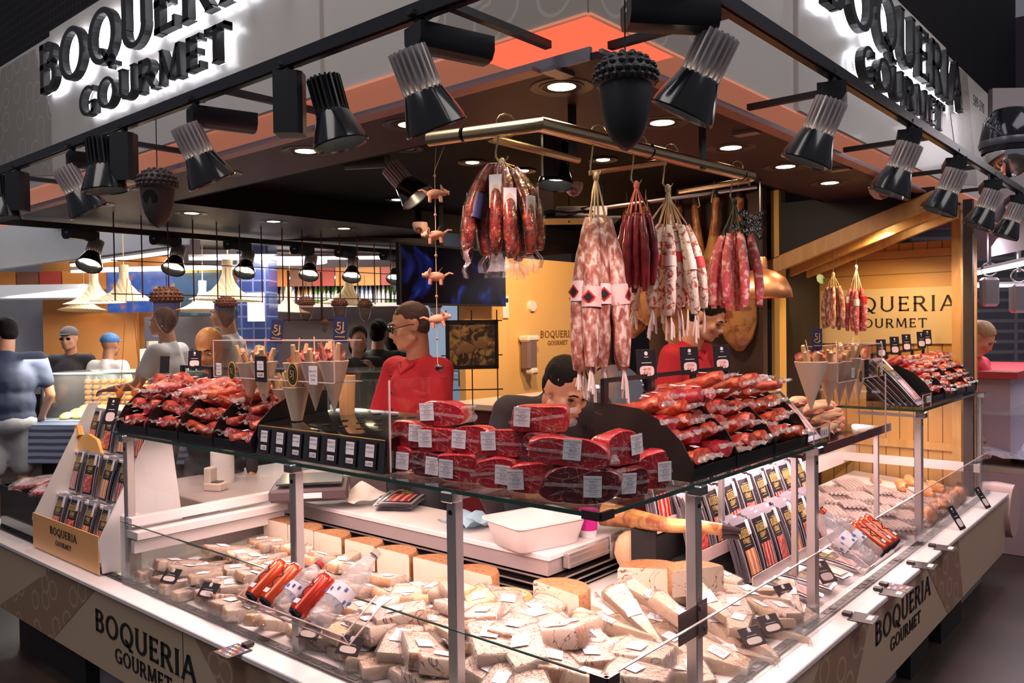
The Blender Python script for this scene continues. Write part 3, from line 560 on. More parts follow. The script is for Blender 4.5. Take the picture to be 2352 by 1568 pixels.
gr = empty('hanging_grid', (0, 3.9, 2.3), label='rusty wire grid hanging across the far side of the stall', cat='grid'); wire = mat('rusty_wire', (.09,.035,.03), .6, .4)
b = MB()
for k in range(17):
    x = .62+k*.165
    zb = 1.80-(.0 if k % 3 else .02)
    b.box((x, 0, (2.3+zb)/2-2.3), (.006, .006, 2.3-zb))
for z in (2.02, 1.82): b.box((1.95, 0, z-2.3), (2.7, .006, .006))
b.box((2.0, 0, 1.66-2.3), (.45, .008, .008)); b.box((1.82, 0, 1.83-2.3), (.012, .012, .36)); b.box((2.10, 0, 1.83-2.3), (.012, .012, .36)); b.build('grid_wires', wire, gr)
capb = mat('acorn_cap_red', (.24,.10,.085), .55); smoke = glassmat('smoked_glass_acorn', (.62,.50,.50), fac=1.2, haze=.12)
for (x, s, z), l in zip(((.934,1.05,1.74),(1.339,.75,1.725),(1.964,.66,1.745),(2.26,.66,1.74),(2.499,.62,1.74),(3.247,.6,1.74),(2.12,.35,1.62)), ('biggest glass acorn with rough red cap, in front of the white polo shirt', 'glass acorn with red cap in front of the blue headscarf', 'glass acorn under the bottle shelf, right of the tiled column', 'glass acorn above the navy price flag', 'glass acorn left of the grey haired clerk', 'glass acorn behind the lowest clay pig', 'tiny red berry ornament under the grid')):
    acorn((x, 3.9, z), s*1.25, l, smoke, capb, 'glass acorns on the hanging grid', 2.0-z if s > .5 else .06, wire, clear=True)
# ================= brass hanging pipe
r = empty('hanging_pipe', (.23, .347, 2.15), label='bent brass tube over the corner from which the sausages hang', cat='pipe')
wb(MB().tube([(.147, .695, 2.15), (.232, .347, 2.15), (1.411, .273, 2.15)], .0215, 16), r, 'brass_tube', brass)
wb(MB().tube([(.20,.50,2.13),(.62,.50,2.13)], .012, 10), r, 'cross_tube', brass); wb(MB().tube([(0.688, 0.507, 2.1), (0.845, 0.308, 2.13)], .011, 10), r, 'cross_tube', brass); wb(MB().tube([(1.309, 0.521, 2.11), (1.378, 0.263, 2.13)], .011, 10), r, 'cross_tube', brass)
for x, y in ((.59,.50),(1.05,.285)): wb(MB().box((x, y, 2.22), (.03, .012, .18)), r, 'hanger_strap', black)
for p in ((.175,.58,2.15),(.75,.315,2.15),(1.34,.278,2.15)): wb(MB().lathe([(.0225,-.004),(.0245,0),(.0225,.004)], 16, frame(p, (1,0,0) if p[0]>.3 else (-.2,1,0))), r, 'tie_band', black)

# ================= goods
film = glassmat('plastic_film', (.98,.95,.95), fac=1.3, rough=.10, bump=.9, bs=90, haze=.015)
filmw = glassmat('film_tail', (.96,.90,.90), fac=1.4, rough=.15, bump=.8, bs=60, haze=.13)
def meat(name, a, b_, c, sc=9, cb=.5, cbs=45, rough=.35): return mat(name, rough=rough, coat=1, cb=cb, cbs=cbs, fn=nz([(.0,a),(.45,a),(.55,b_),(.70,c)], sc, 5, 1.2))
def hamf(a, b_, c):
    def f(nt, b):
        base = _ramp(nt, _noise(nt, 12, 4, .8), [(.3, a), (.6, b_), (.8, c)]); n = _noise(nt, 9, 3, 2.2); m = nt.nodes.new('ShaderNodeMath'); m.operation = 'SUBTRACT'; m.inputs[1].default_value = .5; q = nt.nodes.new('ShaderNodeMath'); q.operation = 'ABSOLUTE'; nt.links.new(n, m.inputs[0]); nt.links.new(m.outputs[0], q.inputs[0])
        nt.links.new(_mix(nt, _ramp(nt, q.outputs[0], [(.0,(.42,)*3),(.005,(.3,)*3),(.013,(0,0,0))]), base, (.86,.42,.36)), b.inputs['Base Color'])
    return f
hamm = mat('cured_ham', rough=.35, coat=.6, cb=.8, cbs=38, fn=hamf((.27,.004,.010),(.42,.009,.022),(.54,.035,.038))); hamd = mat('cured_ham_dark', rough=.35, coat=.6, cb=.8, cbs=38, fn=hamf((.07,.003,.006),(.15,.008,.011),(.28,.03,.025)))
fatm = meat('ham_skin_fat', (.62,.24,.10), (.75,.40,.20), (.85,.62,.42), 18)
lomo = meat('loin_red', (.34,.022,.018), (.48,.055,.035), (.68,.20,.12), 30); chor = meat('chorizo_orange', (.46,.045,.015), (.58,.09,.03), (.74,.26,.10), 35)
salm = meat('salami_speckled', (.42,.03,.04), (.55,.10,.10), (.85,.62,.58), 110)
fuet = mat('mould_sausage', rough=.75, fn=nz([(.0,(.84,.73,.65)),(.38,(.76,.61,.53)),(.49,(.50,.24,.18)),(.62,(.30,.085,.06))], 62, 12, .5, sc=(1,1,.5)), bump=.3, bscale=60)
fuet2 = mat('white_sausage', rough=.75, fn=nz([(.0,(.84,.76,.66)),(.52,(.82,.72,.62)),(.58,(.48,.14,.10)),(.7,(.36,.06,.05))], 55, 5, .8), bump=.3, bscale=70)
fuet3 = mat('pink_sausage', rough=.6, fn=nz([(.0,(.48,.05,.07)),(.5,(.56,.10,.12)),(.64,(.80,.52,.48))], 45, 5, .5), bump=.25, bscale=80, coat=.2)
redsa = mat('dark_red_sausage', rough=.3, fn=nz([(.3,(.11,.008,.012)),(.7,(.24,.015,.022))], 30), coat=.5, bump=.2)
shiny = mat('wrapped_chorizo', rough=.22, coat=1, cb=1.0, cbs=70, fn=nz([(.3,(.07,.004,.006)),(.55,(.16,.010,.010)),(.75,(.45,.10,.03))], 45)); sleeve_ = glassmat('sausage_sleeve', (.96,.86,.74), fac=.45, rough=.08, bump=1, bs=60)
rope_w = mat('white_string', (.84,.74,.68), .8); rope_y = mat('straw_string', (.78,.58,.34), .8); rope_r = mat('red_string', (.70,.20,.16), .8)
greyink = mat('grey_ink', (.22,.20,.24), .6); navy = mat('navy_card', (.03,.03,.10), .4); cardb = mat('black_card', (.018,.015,.018), .35)
def lines(b, w, h, n, M, m=1, y0=None, f=.75):
    for k in range(n):
        y = h/2-h*(k+1)/(n+1) if y0 is None else y0-k*h/n
        ww = w*f*(.6+.4*((k*37) % 10)/10); b.quad((-ww/2, y-h*.018, .0003), (ww/2, y-h*.018, .0003), (ww/2, y+h*.018, .0003), (-ww/2, y+h*.018, .0003), M, m)
# ---- ham blocks 
def ham_block(loc, face_dir, w, h, d, label, price, cutmat=hamm, seed=0, tilt=0, lab=(.0,.2), pitch=0):
    yaw = math.atan2(face_dir[1], face_dir[0])+PI/2      # local -Y looks out
    r = empty('ham_block', loc, (tilt, pitch, yaw), label, 'ham', 'blocks of cured ham on the glass shelf'); rr = random.Random(seed)
    n = 28; ring = []
    for k in range(n):
        a = 2*PI*k/n; ca, sa = math.cos(a), math.sin(a); e = (.45,.62,.5,.7,.4)[seed % 5]; sk = (.25,-.3,.12,.35,-.15,.0,.3)[seed % 7]
        xx = math.copysign(abs(ca)**e, ca); zz = math.copysign(abs(sa)**e, sa); ring.append((xx*w/2*(1+.06*math.sin(2*a+seed))+(.06*w*zz*math.sin(seed)), h/2+zz*h/2*(1+(.5*sk*xx if zz > 0 else 0))))
    steps = [(-.0, .93), (.004, .975), (.012, 1.0), (d*.45, 1.0), (d*.75, .88), (d*.93, .66), (d, .35)]
    b = MB(); vs = []; fs = []
    for dy, s_ in steps:
        for (x, z) in ring: vs.append((x*s_, dy, h/2+(z-h/2)*s_ if dy < d*.5 else (z)*s_*.9+.004))
    for i in range(len(steps)-1):
        for k in range(n): fs.append((i*n+k, i*n+(k+1) % n, (i+1)*n+(k+1) % n, (i+1)*n+k))
    b.add(vs, fs, m=0); b.m = [0 if i < n*3 else 1 for i in range(len(fs))]
    b.add([vs[k] for k in range(n)], [tuple(range(n))[::-1]], m=0); b.add([vs[-n+k] for k in range(n)], [tuple(range(n))], m=1)
    b.wob(.007, 18, seed); b.build('meat', [cutmat, fatm], r, ang=60)
    for q in range(3):
        z_ = h*(.25+.25*q)+U(-.01,.01); c_ = MB(); c_.tube([(w*(-.42+.84*t), -.0045-.002*math.sin(9*t+q+seed), z_+.012*math.sin(5*t+seed*q)) for t in [k/8 for k in range(9)]], [.0005+.0012*abs(math.sin(k*1.3)) for k in range(9)], 5); c_.build('film_crease', film, r)
    # vacuum film with a seam across the cut face
    s = MB(); s.box((0, -.005, h*.52), (w*.98, .0012, .008), X((0,0,0), (0, U(-.15,.15), 0))); s.build('film_seam', filmw, r)
    t = MB(); t.sheet(lambda u, v: (w*(.42+.16*u+.03*math.sin(9*v)), .01+.05*u+.012*math.sin(7*v+seed), h*(.15+.7*v)), 3, 8); t.build('film_tail', filmw, r)
    M = face((lab[0]*w, -.0075, h*(.5+lab[1])), (0, -1, .0), spin=U(-.08,.08)); st = MB(); lw, lh = .031, .036; M = M @ Matrix.Diagonal((1.4,1.4,1.4,1))
    st.box((0,0,0), (lw, lh, .0008), M); 
    k0 = lambda s_, y, z: txt(st, s_, z, M @ Matrix.Translation((.001, y, .0006)), 1)
    k0('JAMON SERRANO', .0135, .0038); k0('RESERVA', .0092, .0038); k0('PAVIN', .0052, .003); k0(price, -.0012, .0062); k0('PESO NETO', -.0085, .0028); k0('07/10/2017', -.0128, .0028)
    st.box((-.0, .0032, .0006), (.024, .0003, .0002), M, 1); st.box((-.0, -.0055, .0006), (.024, .0003, .0002), M, 1)
    st.build('price_sticker', [paperw, greyink], r)
    return r
H = 1.1695; D1 = (-.96,-.28)
hb = [ # x, y, z, facing, w, h, d, label, price, material, sticker
 (.07,.775,H,D1,.125,.100,.13,'red ham block at the left end of the bottom row beside the black box','33,98',hamm,(.2,.0)),
 (.07,.645,H,D1,.120,.095,.13,'darker ham block second in the bottom row, under the rounded one','34,62',hamd,(.18,.0)),
 (.065,.515,H,D1,.130,.105,.13,'broad ham block third in the bottom row with sticker 44,71','44,71',hamm,(-.25,.0)),
 (.065,.380,H,D1,.132,.108,.13,'ham block fourth in the bottom row with sticker 38,69','38,69',hamm,(.2,.0)),
 (.055,.255,H,(-.9,-.43),.110,.108,.12,'ham block fifth in the bottom row with sticker 37,99','37,99',hamm,(-.3,.0)),
 (.045,.085,H,(-.80,-.60),.185,.120,.16,'largest dark ham block on the shelf corner with sticker 53,71','53,71',hamd,(.15,.0)),
 (.185,.035,H,(-.35,-.94),.110,.095,.12,'small dark ham block right of the largest one, tied with clear film','40,60',hamd,(-.1,.05)),
 (.305,.04,H,(-.35,-.94),.105,.125,.12,'red ham block at the right end of the bottom row against the black tray','41,20',hamm,(.25,.0)),
 (.09,.745,H+.103,D1,.120,.100,.12,'oval ham block at the left end of the second row','37,58',hamm,(.25,.1)),
 (.09,.625,H+.100,D1,.130,.092,.12,'ham block second in the second row with yellow fat towards the right','36,77',hamm,(-.25,.05)),
 (.09,.500,H+.108,D1,.125,.098,.13,'ham block third in the second row with sticker 37,41','37,41',hamm,(-.2,.05)),
 (.09,.375,H+.110,D1,.130,.098,.13,'ham block fourth in the second row with sticker 34,33','34,33',hamm,(-.28,.1)),
 (.095,.235,H+.112,D1,.125,.090,.13,'very dark ham block below the top right one, with sticker 32,61','32,61',hamd,(.2,.05)),
 (.035,.12,H+.123,(-.86,-.5),.205,.090,.12,'slanting pointed ham block over the shelf corner with sticker 28,55','28,55',hamm,(.05,.15)),
 (.20,.06,H+.100,(-.15,-.99),.125,.115,.12,'ham block leaning beside the black tray in the second row, pale fat on its left','39,10',hamm,(.3,.1)),
 (.105,.625,H+.200,(-.93,-.37),.150,.090,.14,'left one of the two top ham blocks, with sticker 29,33','29,33',hamm,(-.25,.1)),
 (.11,.265,H+.212,(-.88,-.47),.150,.090,.13,'right one of the two top ham blocks, with sticker 29,69','29,69',hamm,(-.28,.1))]
for i, (x, y, z, fd, w_, h_, d_, l, p, m_, lb) in enumerate(hb):
    z = H+(z-H)*.725; h_ *= .77; d_ *= .9
    ham_block((x, y, z), fd, w_, h_, d_, l, p, m_, i+3, lab=lb, tilt=U(-.03,.03), pitch=(.10 if 'slanting' in l else U(-.03,.03)))
# ---- vacuum packed pieces
def pack_proto(name, L, r0, m, seed, label_=True):
    r = empty(name, (0, 0, 0)); b = MB(); pts = []; rs = []; n = 10
    for k in range(n+1):
        t = k/n; pts.append((L*(t-.5), .010*math.sin(t*3+seed), r0*.95+.006*math.sin(t*5+seed))); rs.append(r0*(.42+.58*math.sin(PI*min(max(t*.86+.10,0),1))**.55))
    b.tube(pts, rs, 12, flat=.8); b.wob(.004, 40, seed); b.build('meat', m, r, ang=70)
    f = MB(); f.sheet(lambda u, v: (-L*.5-.004-.028*u, (v-.5)*r0*(1.5+1.2*u)+.002*math.sin(9*v), r0+.006*math.sin(8*v+6*u+seed)), 3, 6); f.build('film_end', filmw, r); f = MB(); f.sheet(lambda u, v: (L*.5-.01+.03*u, (v-.5)*r0*(1.4+1.4*u), r0+.006*math.sin(7*v+5*u+seed)), 3, 6); f.build('film_end', filmw, r)
    if label_: M = face((-L*.22, -.002, r0*1.93), (-.25, 0, 1), up=(1, 0, 0)); MB().box((0,0,0), (.014, .020, .0006), M).build('sticker', paperw, r)
    return r
P_ = [pack_proto('packed_loin', .17, .026, lomo, 1), pack_proto('packed_chorizo', .17, .022, chor, 2), pack_proto('packed_salami', .15, .024, salm, 3), pack_proto('packed_loin', .15, .029, hamm, 4), pack_proto('packed_chorizo', .19, .019, lomo, 5)]
used = set()
ORD = ['first','second','third','fourth','fifth','sixth','seventh','eighth','ninth','tenth','eleventh','twelfth','thirteenth','fourteenth','fifteenth','sixteenth','seventeenth','eighteenth','nineteenth','twentieth']
def inst(proto, loc, rot, label, cat, group, scale=1, name=None):
    c = dup(proto, loc=loc, rot=rot, scale=scale, label=label, group=group); c['category'] = cat
    if name: c.name = name
    return c
def tray(name, origin, yaw, n, cw, label, packs, where, backs=True, hgt=.20, depth=.32, fill=(4, 3), kinds=None):
    """local x runs along the shelf edge, y goes back; curved side dividers rise to the rear"""
    r = empty(name, origin, (0, 0, yaw), label, 'tray'); T = .004
    MB().box((n*cw/2, depth/2, .004), (n*cw, depth, .006)).box((n*cw/2, .004, .018), (n*cw, .005, .036)).build('tray_base', black, r)
    for k in range(n+1):
        prof = [(.0,.0),(-.004,.045),(.03,.105),(.085,.155),(.16,.19),(.26,hgt),(depth,hgt),(depth,0)]
        b = MB(); b.prism(prof, k*cw-T/2, k*cw+T/2, Matrix(((0,0,1,0),(1,0,0,0),(0,1,0,0),(0,0,0,1)))); b.build('divider', black, r)
    if backs:
        b = MB(); b.box((n*cw/2, depth-.03, hgt+.065), (n*cw*1.0, .006, .014))
        for k in range(n+1): b.box((min(max(k*cw,.01),n*cw-.01), depth-.03, hgt+.02), (.022, .014, .10))
        b.build('card_rail', black, r)
    Mt = Matrix.Translation(origin) @ Matrix.Rotation(yaw, 4, 'Z'); lay, across = fill; c_ = 0
    for k in range(n):
        for j in range(lay):
            for a in range(across):
                x = k*cw+cw*(a+.5)/across+U(-.006,.006); y = .072+.040*j+U(-.008,.008)+.02; z = .008+.048*j+U(0,.008)
                pr = P_[kinds[k][(j+a) % len(kinds[k])]]; p = Mt @ V((x, y, z)); c_ += 1
                kd = {'packed_loin':'loin','packed_chorizo':'chorizo','packed_salami':'salami'}[pr.name.split('.')[0]]
                inst(pr, p, (0, R(12)+U(-.12,.12), yaw+PI/2+U(-.22,.22)), 'packed %s, %s compartment of %s, %s layer, %s from its left' % (kd, ORD[k], where, ('bottom','second','third','top')[min(j,3)], ORD[a]), 'sausage', 'vacuum packed cured meat in '+where, scale=(1.05,1.5,1.45) if .27 < cw else (1.0,1.3,1.3))
    return r
tray('meat_tray', (.012, 2.50, 1.17), R(-90), 4, .26, 'long black tray of four curved compartments on the left end of the shelf', 1, 'the left tray', kinds=[(3,0),(2,0),(1,1,0),(2,4)])
tray('meat_tray', (.455, .012, 1.17), 0, 3, .272, 'black tray with curved dividers on the right arm of the long glass shelf', 1, 'the right tray', kinds=[(1,1,3),(1,0),(1,1),(1,0)])
tray('meat_tray', (2.98, .03, 1.176), 0, 4, .25, 'black tray at the far right end of the shelves by the pine wall', 1, 'the far tray', kinds=[(3,0),(0,4),(1,4),(0,3)], hgt=.18, fill=(4, 3))
for k, (x, y, z, ry, s, m_) in enumerate(((.62,.16,1.345,.3,1.15,3),(.60,.22,1.30,.1,1.4,1),(.72,.17,1.34,-.2,1.3,2),(.88,.18,1.35,.1,1.45,1),(1.02,.19,1.355,.0,1.45,1),(.80,.20,1.38,.2,1.3,1),(1.14,.18,1.345,-.1,1.4,4))):
    inst(P_[m_], (x, y, z), (0, .22, PI/2+ry), 'large packed piece lying across the top of the right tray, %s from its left end' % ORD[k], 'sausage', 'large packed pieces on top of the right tray', scale=s)
for k, (y, m_) in enumerate(((2.38,0),(2.22,2),(2.02,0),(1.86,1),(1.66,1))):
    inst(P_[m_], (.17, y, 1.335), (0, .15, R(-90)+PI/2+U(-.4,.4)+PI), 'large packed piece across the top of the left tray, %s from its outer end' % ORD[k], 'sausage', 'large packed pieces on top of the left tray', scale=1.35)
for o in P_:
    for c in list(o.children): bpy.data.objects.remove(c)
    bpy.data.objects.remove(o)
# ---- price cards on the tray rails
def card(p, yaw, label, price='', group='price cards standing on the trays', w=.062, h=.085, lean=.1, blank=False, foot=True):
    r = empty('price_card', p, (0, 0, yaw), label, 'price card', group); Q = Matrix.Rotation(-lean, 4, 'X')
    MB().box((0, 0, h/2), (w, .003, h), Q, bev=.001).build('card', cardb, r)
    if not blank:
        M = Q @ face((0, -.0018, h/2), (0, -1, 0)); b = MB()
        b.lathe([(.0001,.0002),(w*.09,.0002)], 10, M @ Matrix.Translation((0, h*.36, 0))); b.box((0, h*.24, .0002), (w*.2, h*.02, .0001), M); b.box((0, h*.05, .0002), (w*.5, h*.02, .0001), M); b.build('emblem', paperw, r)
        b = MB(); n = 16; b.prism([(w*.36*math.copysign(abs(math.cos(a))**.6, math.cos(a)), h*.17*math.copysign(abs(math.sin(a))**.6, math.sin(a))) for a in [2*PI*k/n for k in range(n)]], 0, .0003, M @ Matrix.Translation((0, -h*.22, 0)))
        if price: txt(b, price, h*.14, M @ Matrix.Translation((0, -h*.17, .0004)), 1); txt(b, '€/Kg', h*.14, M @ Matrix.Translation((0, -h*.30, .0004)), 1)
        b.build('price_patch', [mat('price_white', (.85,.72,.66), .5), redink], r)
    return r
for x, l, p in ((.70,'black price card reading 44,00 on the rail of the right tray','44,00'),(.98,'black price card reading 19,00 on the rail of the right tray','19,00'),(1.22,'black price card reading 11,00 at the far end of the right tray rail','11,00')): card((x, .30, 1.425), R(-25), l, p, w=.075, h=.095)
card((.30, 2.38, 1.43), R(-62), 'black price card over the left tray, nearer the counter corner', '', w=.066, h=.078); card((.30, 2.66, 1.40), R(-62), 'plain black card back over the far end of the left tray', blank=True, w=.05, h=.08)
for k, x in enumerate((3.08, 3.32, 3.55, 3.86, 4.0)): card((x, .30, 1.40+.01*k), R(-35), 'small black price card on the far tray, %s from its near end' % ORD[k], w=.06, h=.10)
card((.03, 2.63, 1.19), R(-70), 'black price card low beside the left tray end', w=.07, h=.12, lean=.3)
# ---- black cone counter
r = empty('cone_counter', (.02, 1.44, 1.17), label='glossy black box with round holes and price tags between left tray and hams', cat='stand')
gl = mat('gloss_black', (.008,.008,.009), .08, coat=1)
b = MB(); y0, y1 = .775, 1.445
b.add([(x, y, z) for y in (y0, y1) for x, z in ((.02,1.172),(.03,1.265),(.06,1.275),(.40,1.30),(.40,1.172))], [(0,1,2,3,4),(9,8,7,6,5),(0,5,6,1),(1,6,7,2),(2,7,8,3),(3,8,9,4),(4,9,5,0)]); wb(b, r, 'box_body', gl)
b = MB()
for i in range(5):
    for j in range(4): b.lathe([(.0001,.0),(.016,.0)], 16, X((.12+.072*j, .82+.09*i, 1.2808+.0053*j), (0, -.073, 0)))
wb(b, r, 'round_holes', mat('hole_black', (.0,.0,.0), 1)); wb(MB().box((.031,1.11,1.2695),(.002,.66,.002)), r, 'edge_trim', gold)
tags = [('SERRANO','Y QUESO','5,00€'),('MIXTO','QUESO','5,00€'),('IBERICO','PATA NEGRA','5,00€'),('IBERICO','PATA NEGRA','5,00€'),('IBERICO','Y QUESO','6,00€'),('IBERICO','PATA NEGRA','6,00€'),('IBERICO','Y QUESO','6,00€')]
for k, (a, c, p) in enumerate(tags):
    y = 1.395-.093*k; M = face((.0215, y, 1.222), (-1, 0, .1)); tg = empty('price_tag', (.0215, y, 1.222), label='paper price tag on the black cone box, %s from the left, reading %s' % (ORD[k], p), cat='price tag', group='price tags on the cone box')
    M = M @ Matrix.Diagonal((1.15,1.12,1,1)); b = MB(); b.box((0, .012, .001), (.034, .034, .0008), M); b.box((0, -.022, .001), (.030, .014, .0008), M, bev=.0003)
    for s_, yy, sz in ((a,.021,.0085),(c,.010,.0068 if len(c)>8 else .008),(p,-.022,.011)): txt(b, s_, sz, M @ Matrix.Translation((0, yy, .0016)), 1)
    wb(b, tg, 'tag_paper', [paperw, greyink]); wb(MB().box((0, -.002, .0003), (.052, .072, .0006), M), tg, 'tag_backing', cardb)
# ---- paper cones with ham and breadsticks
conem = mat('paper_cone', (.93,.72,.55), .5); bread = mat('breadstick', rough=.6, fn=nz([(.3,(.78,.48,.22)),(.7,(.88,.64,.36))], 20)); cheesy = mat('cheese_slice', (.86,.70,.44), .45); hamslice = mat('ham_slice', rough=.35, coat=.4, fn=nz([(.3,(.52,.08,.06)),(.55,(.72,.24,.17)),(.75,(.86,.55,.40))], 60))
stickm = mat('bamboo', (.82,.60,.34), .6); BS = [];
def cone(loc, L, r0, label, group, seed, kind='mix', cut=False, lean=(0,0), stick=True):
    rr = random.Random(seed); rot = (lean[0], lean[1], 0); r = empty('ham_cone', loc, rot, label, 'cone', group)
    z0 = .0; r1 = r0*.42 if cut else .0015
    b = MB().lathe([(r1, 0), (r0*.72 if not cut else r0*.8, L*.7), (r0, L), (r0*.96, L+.002), (r1*.9+.0005, .002)], 20); b.add([(r0*.9, 0, L*.6), (r0*1.02, 0, L), (r0*.5, -r0*.9, L*1.05)], [(0,1,2)]); b.build('paper', conem, r)
    for k in range(7):
        a = rr.uniform(0, 6.28); q = V((math.cos(a), math.sin(a), 0))*r0*.6; t = V((q.x*1.5, q.y*1.5, .055+rr.uniform(-.015,.02)))
        m_ = bread if (kind == 'mix' or k < 4) else hamslice
        MB().tube([q+V((0,0,L-.02)), q*1.05+V((0,0,L+.012)), t+V((0,0,L-.01))], [.009,.0115,.007], 8).wob(.002, 60, seed+k).build('breadstick', m_, r)
    for k in range(2 if kind == 'mix' else 4):
        a = rr.uniform(0, 6.28); c = V((math.cos(a), math.sin(a), 0))*r0*.45; ph = rr.uniform(0, 6)
        MB().sheet(lambda u, v: (c.x+r0*.7*(u-.5)+.006*math.sin(8*v+ph), c.y+r0*.5*math.sin(u*4+ph)+.004*math.cos(9*u), L-.012+.045*v+.008*math.sin(6*u+ph)), 8, 6, X((0,0,0), (0,0,ph))).build('ham_slice', hamslice, r)
    for k in range(2): a = rr.uniform(0, 6.28); MB().box((0,0,.02), (.022,.004,.04), X((math.cos(a)*r0*.5, math.sin(a)*r0*.5, L-.005), (rr.uniform(-.4,.4), rr.uniform(-.4,.4), a))).build('cheese_slice', cheesy, r)
    if stick: MB().tube([(0, 0, L-.01), (rr.uniform(-.02,.02), rr.uniform(-.02,.02), L+.085)], .0022, 6).build('wooden_stick', stickm, r)
    return r
GC = 'paper cones hanging in the left acrylic rack'
for k, (y, L, l) in enumerate(((1.636,.135,'hanging paper cone at the left end of the left rack, ham curled upward'),(1.545,.14,'hanging paper cone second from left in the left rack, bread rolls on top'),(1.336,.14,'hanging paper cone right of the black SPECIAL card, thin breadsticks'),(1.236,.145,'hanging paper cone behind the larger gold round badge'),(1.134,.15,'hanging paper cone with red ham at the right end of the left rack'))):
    cone((.12, y, 1.322), L+.02, .050, l, GC, 20+k, 'mix' if k < 3 else 'ham')
cone((.17, 1.50, 1.283), .10, .040, 'short paper cone standing on the cone box, left one of three', 'paper cones standing on the cone box', 31, cut=True, stick=False); cone((.12, 1.345, 1.283), .115, .046, 'taller paper cone standing on the cone box, middle one of three', 'paper cones standing on the cone box', 32, cut=True, stick=False)
r = empty('paper_cup', (.30, 1.30, 1.29), label='orange paper cup standing behind the hanging cones', cat='cup'); MB().lathe([(.026,0),(.032,.14),(.030,.14),(.025,.003)], 18).build('cup_wall', mat('orange_paper', (.85,.50,.22), .5), r)
def rack(name, c, L, dpt, hgt, ax, label, badges):
    """open acrylic box: floor plate, front, sides, top rim; ax = run direction"""
    r = empty(name, c, (0, 0, ax), label, 'rack')
    MB().box((0, 0, 0), (L, dpt, .003)).build('floor_plate', acry, r); MB().box((0, -dpt/2, hgt/2), (L, .002, hgt)).build('front_plate', acry, r)
    MB().box((-L/2, 0, hgt/2), (.002, dpt, hgt)).build('side_plate', acry, r); MB().box((L/2, 0, hgt/2), (.002, dpt, hgt)).build('side_plate', acry, r)
    b = MB()
    for s in (-1, 1): b.box((s*L/2, -dpt/2, hgt/2), (.003, .003, hgt))
    b.box((0, -dpt/2, hgt), (L, .0035, .0035)); b.box((0, -dpt/2, 0), (L, .0035, .004)); b.box((-L/2, 0, hgt), (.003, dpt, .003)); b.box((L/2, 0, hgt), (.003, dpt, .003)); b.box((0, dpt/2, hgt), (L, .003, .003)); b.box((0, dpt/2, 0), (L, .003, .003)); b.build('bright_edges', acedge, r)
    for s in (-1, 1): MB().box((s*L*.42, dpt/2, -.06), (.004, .03, .13)).build('rack_foot', acry, r)
    for x, y, rad, txt_ in badges:
        b = MB(); M = face((x, -dpt/2-.003, y), (0, -1, 0)); b.lathe([(.0001,.001),(rad*1.0,.001),(rad,0)], 28, M @ Matrix.Diagonal((.86,1.15,1,1)), 1); b.lathe([(.0001,.0013),(rad*.84,.0013)], 28, M @ Matrix.Diagonal((.86,1.15,1,1)), 0); b.lathe([(.0001,.0016),(rad*.66,.0016)], 28, M @ Matrix.Diagonal((.86,1.15,1,1)), 1); b.lathe([(.0001,.0019),(rad*.63,.0019)], 28, M @ Matrix.Diagonal((.86,1.15,1,1)), 0)
        txt(b, '5J', rad*.95, M @ Matrix.Translation((-.002, 0, .0022)), 1); b.build('round_badge', [ink, gold], r, 'black and gold round badge reading 5J')
    return r
rk = rack('cone_rack', (.12, 1.425, 1.425), .735, .11, .135, R(-90), 'clear acrylic rack of hanging cones over the black box on the left arm', [(-.235,.024,.030,''), (.145,.022,.036,'')])
def plate(parent, x, y, w_, h_, texts, m0, m1, dpt=.11, name='price_plate'):
    b = MB(); M = face((x, -dpt/2-.004, y), (0, -1, 0)); b.box((0,0,0), (w_, h_, .002), M)
    for s_, yy, sz in texts: txt(b, s_, sz, M @ Matrix.Translation((0, yy, .0015)), 1)
    return b.build(name, [m0, m1], parent)
plate(rk, -.045, .035, .072, .090, [('', 0, .01)], cardb, paperw); plate(rk, -.045, .047, .040, .032, [('SPECIAL',.005,.008),('CONO',-.005,.008)], paperw, greyink, .1125); plate(rk, -.045, .015, .042, .017, [('10,00€',0,.012)], mat('price_white2', (.80,.66,.62), .5), ink, .1125)
plate(rk, .26, .022, .044, .060, [('BELLOTA',.014,.009),('5 JOTAS',0,.009),('10,00€',-.014,.009)], paperw, ink); plate(rk, -.325, .028, .034, .045, [('BELLOTA',.012,.008),('5 JOTAS',0,.008),('10,00€',-.012,.008)], paperw, ink)
def flag(loc, label, yaw=0, tilt=0):
    r = empty('navy_flag', loc, (0, tilt, yaw), label, 'flag'); MB().box((0,0,.06), (.046,.002,.085)).box((0,0,-.02),(.004,.002,.10)).build('flag_board', navy, r)
    b = MB(); M = face((0,-.0012,.07), (0,-1,0)); txt(b, '5J', .038, M); M2 = M; b.lathe([(.017,.0005),(.0195,.0005)], 18, M @ Matrix.Translation((.000,-.004,0)), a0=R(200), a1=R(330)); b.box((0,-.034,.0005),(.034,.003,.0004),M); b.build('gold_mark', gold, r, 'gold 5J mark')
flag((.12, 1.10, 1.535), 'navy flag with gold 5J at the right end of the left cone rack', R(-55), .05); flag((.16, 1.53, 1.53), 'dark flag with gold 5J at the left end of the left cone rack', R(-55), .12)
rk2 = rack('cone_rack', (1.99, .12, 1.36), .56, .12, .14, 0, 'clear acrylic cone rack over the loaves on the right counter', [(-.02,.012,.026,''), (.22,.02,.024,'')]); plate(rk2, .07, .035, .05, .085, [('—',.0,.01)], cardb, paperw); plate(rk2, .26, .035, .022, .045, [('BELLOTA',.01,.005),('10,00€',-.006,.005)], paperw, ink); plate(rk2, -.10, .03, .034, .04, [('BELLOTA',.01,.007),('5 JOTAS',0,.007),('10,00€',-.01,.007)], paperw, ink)
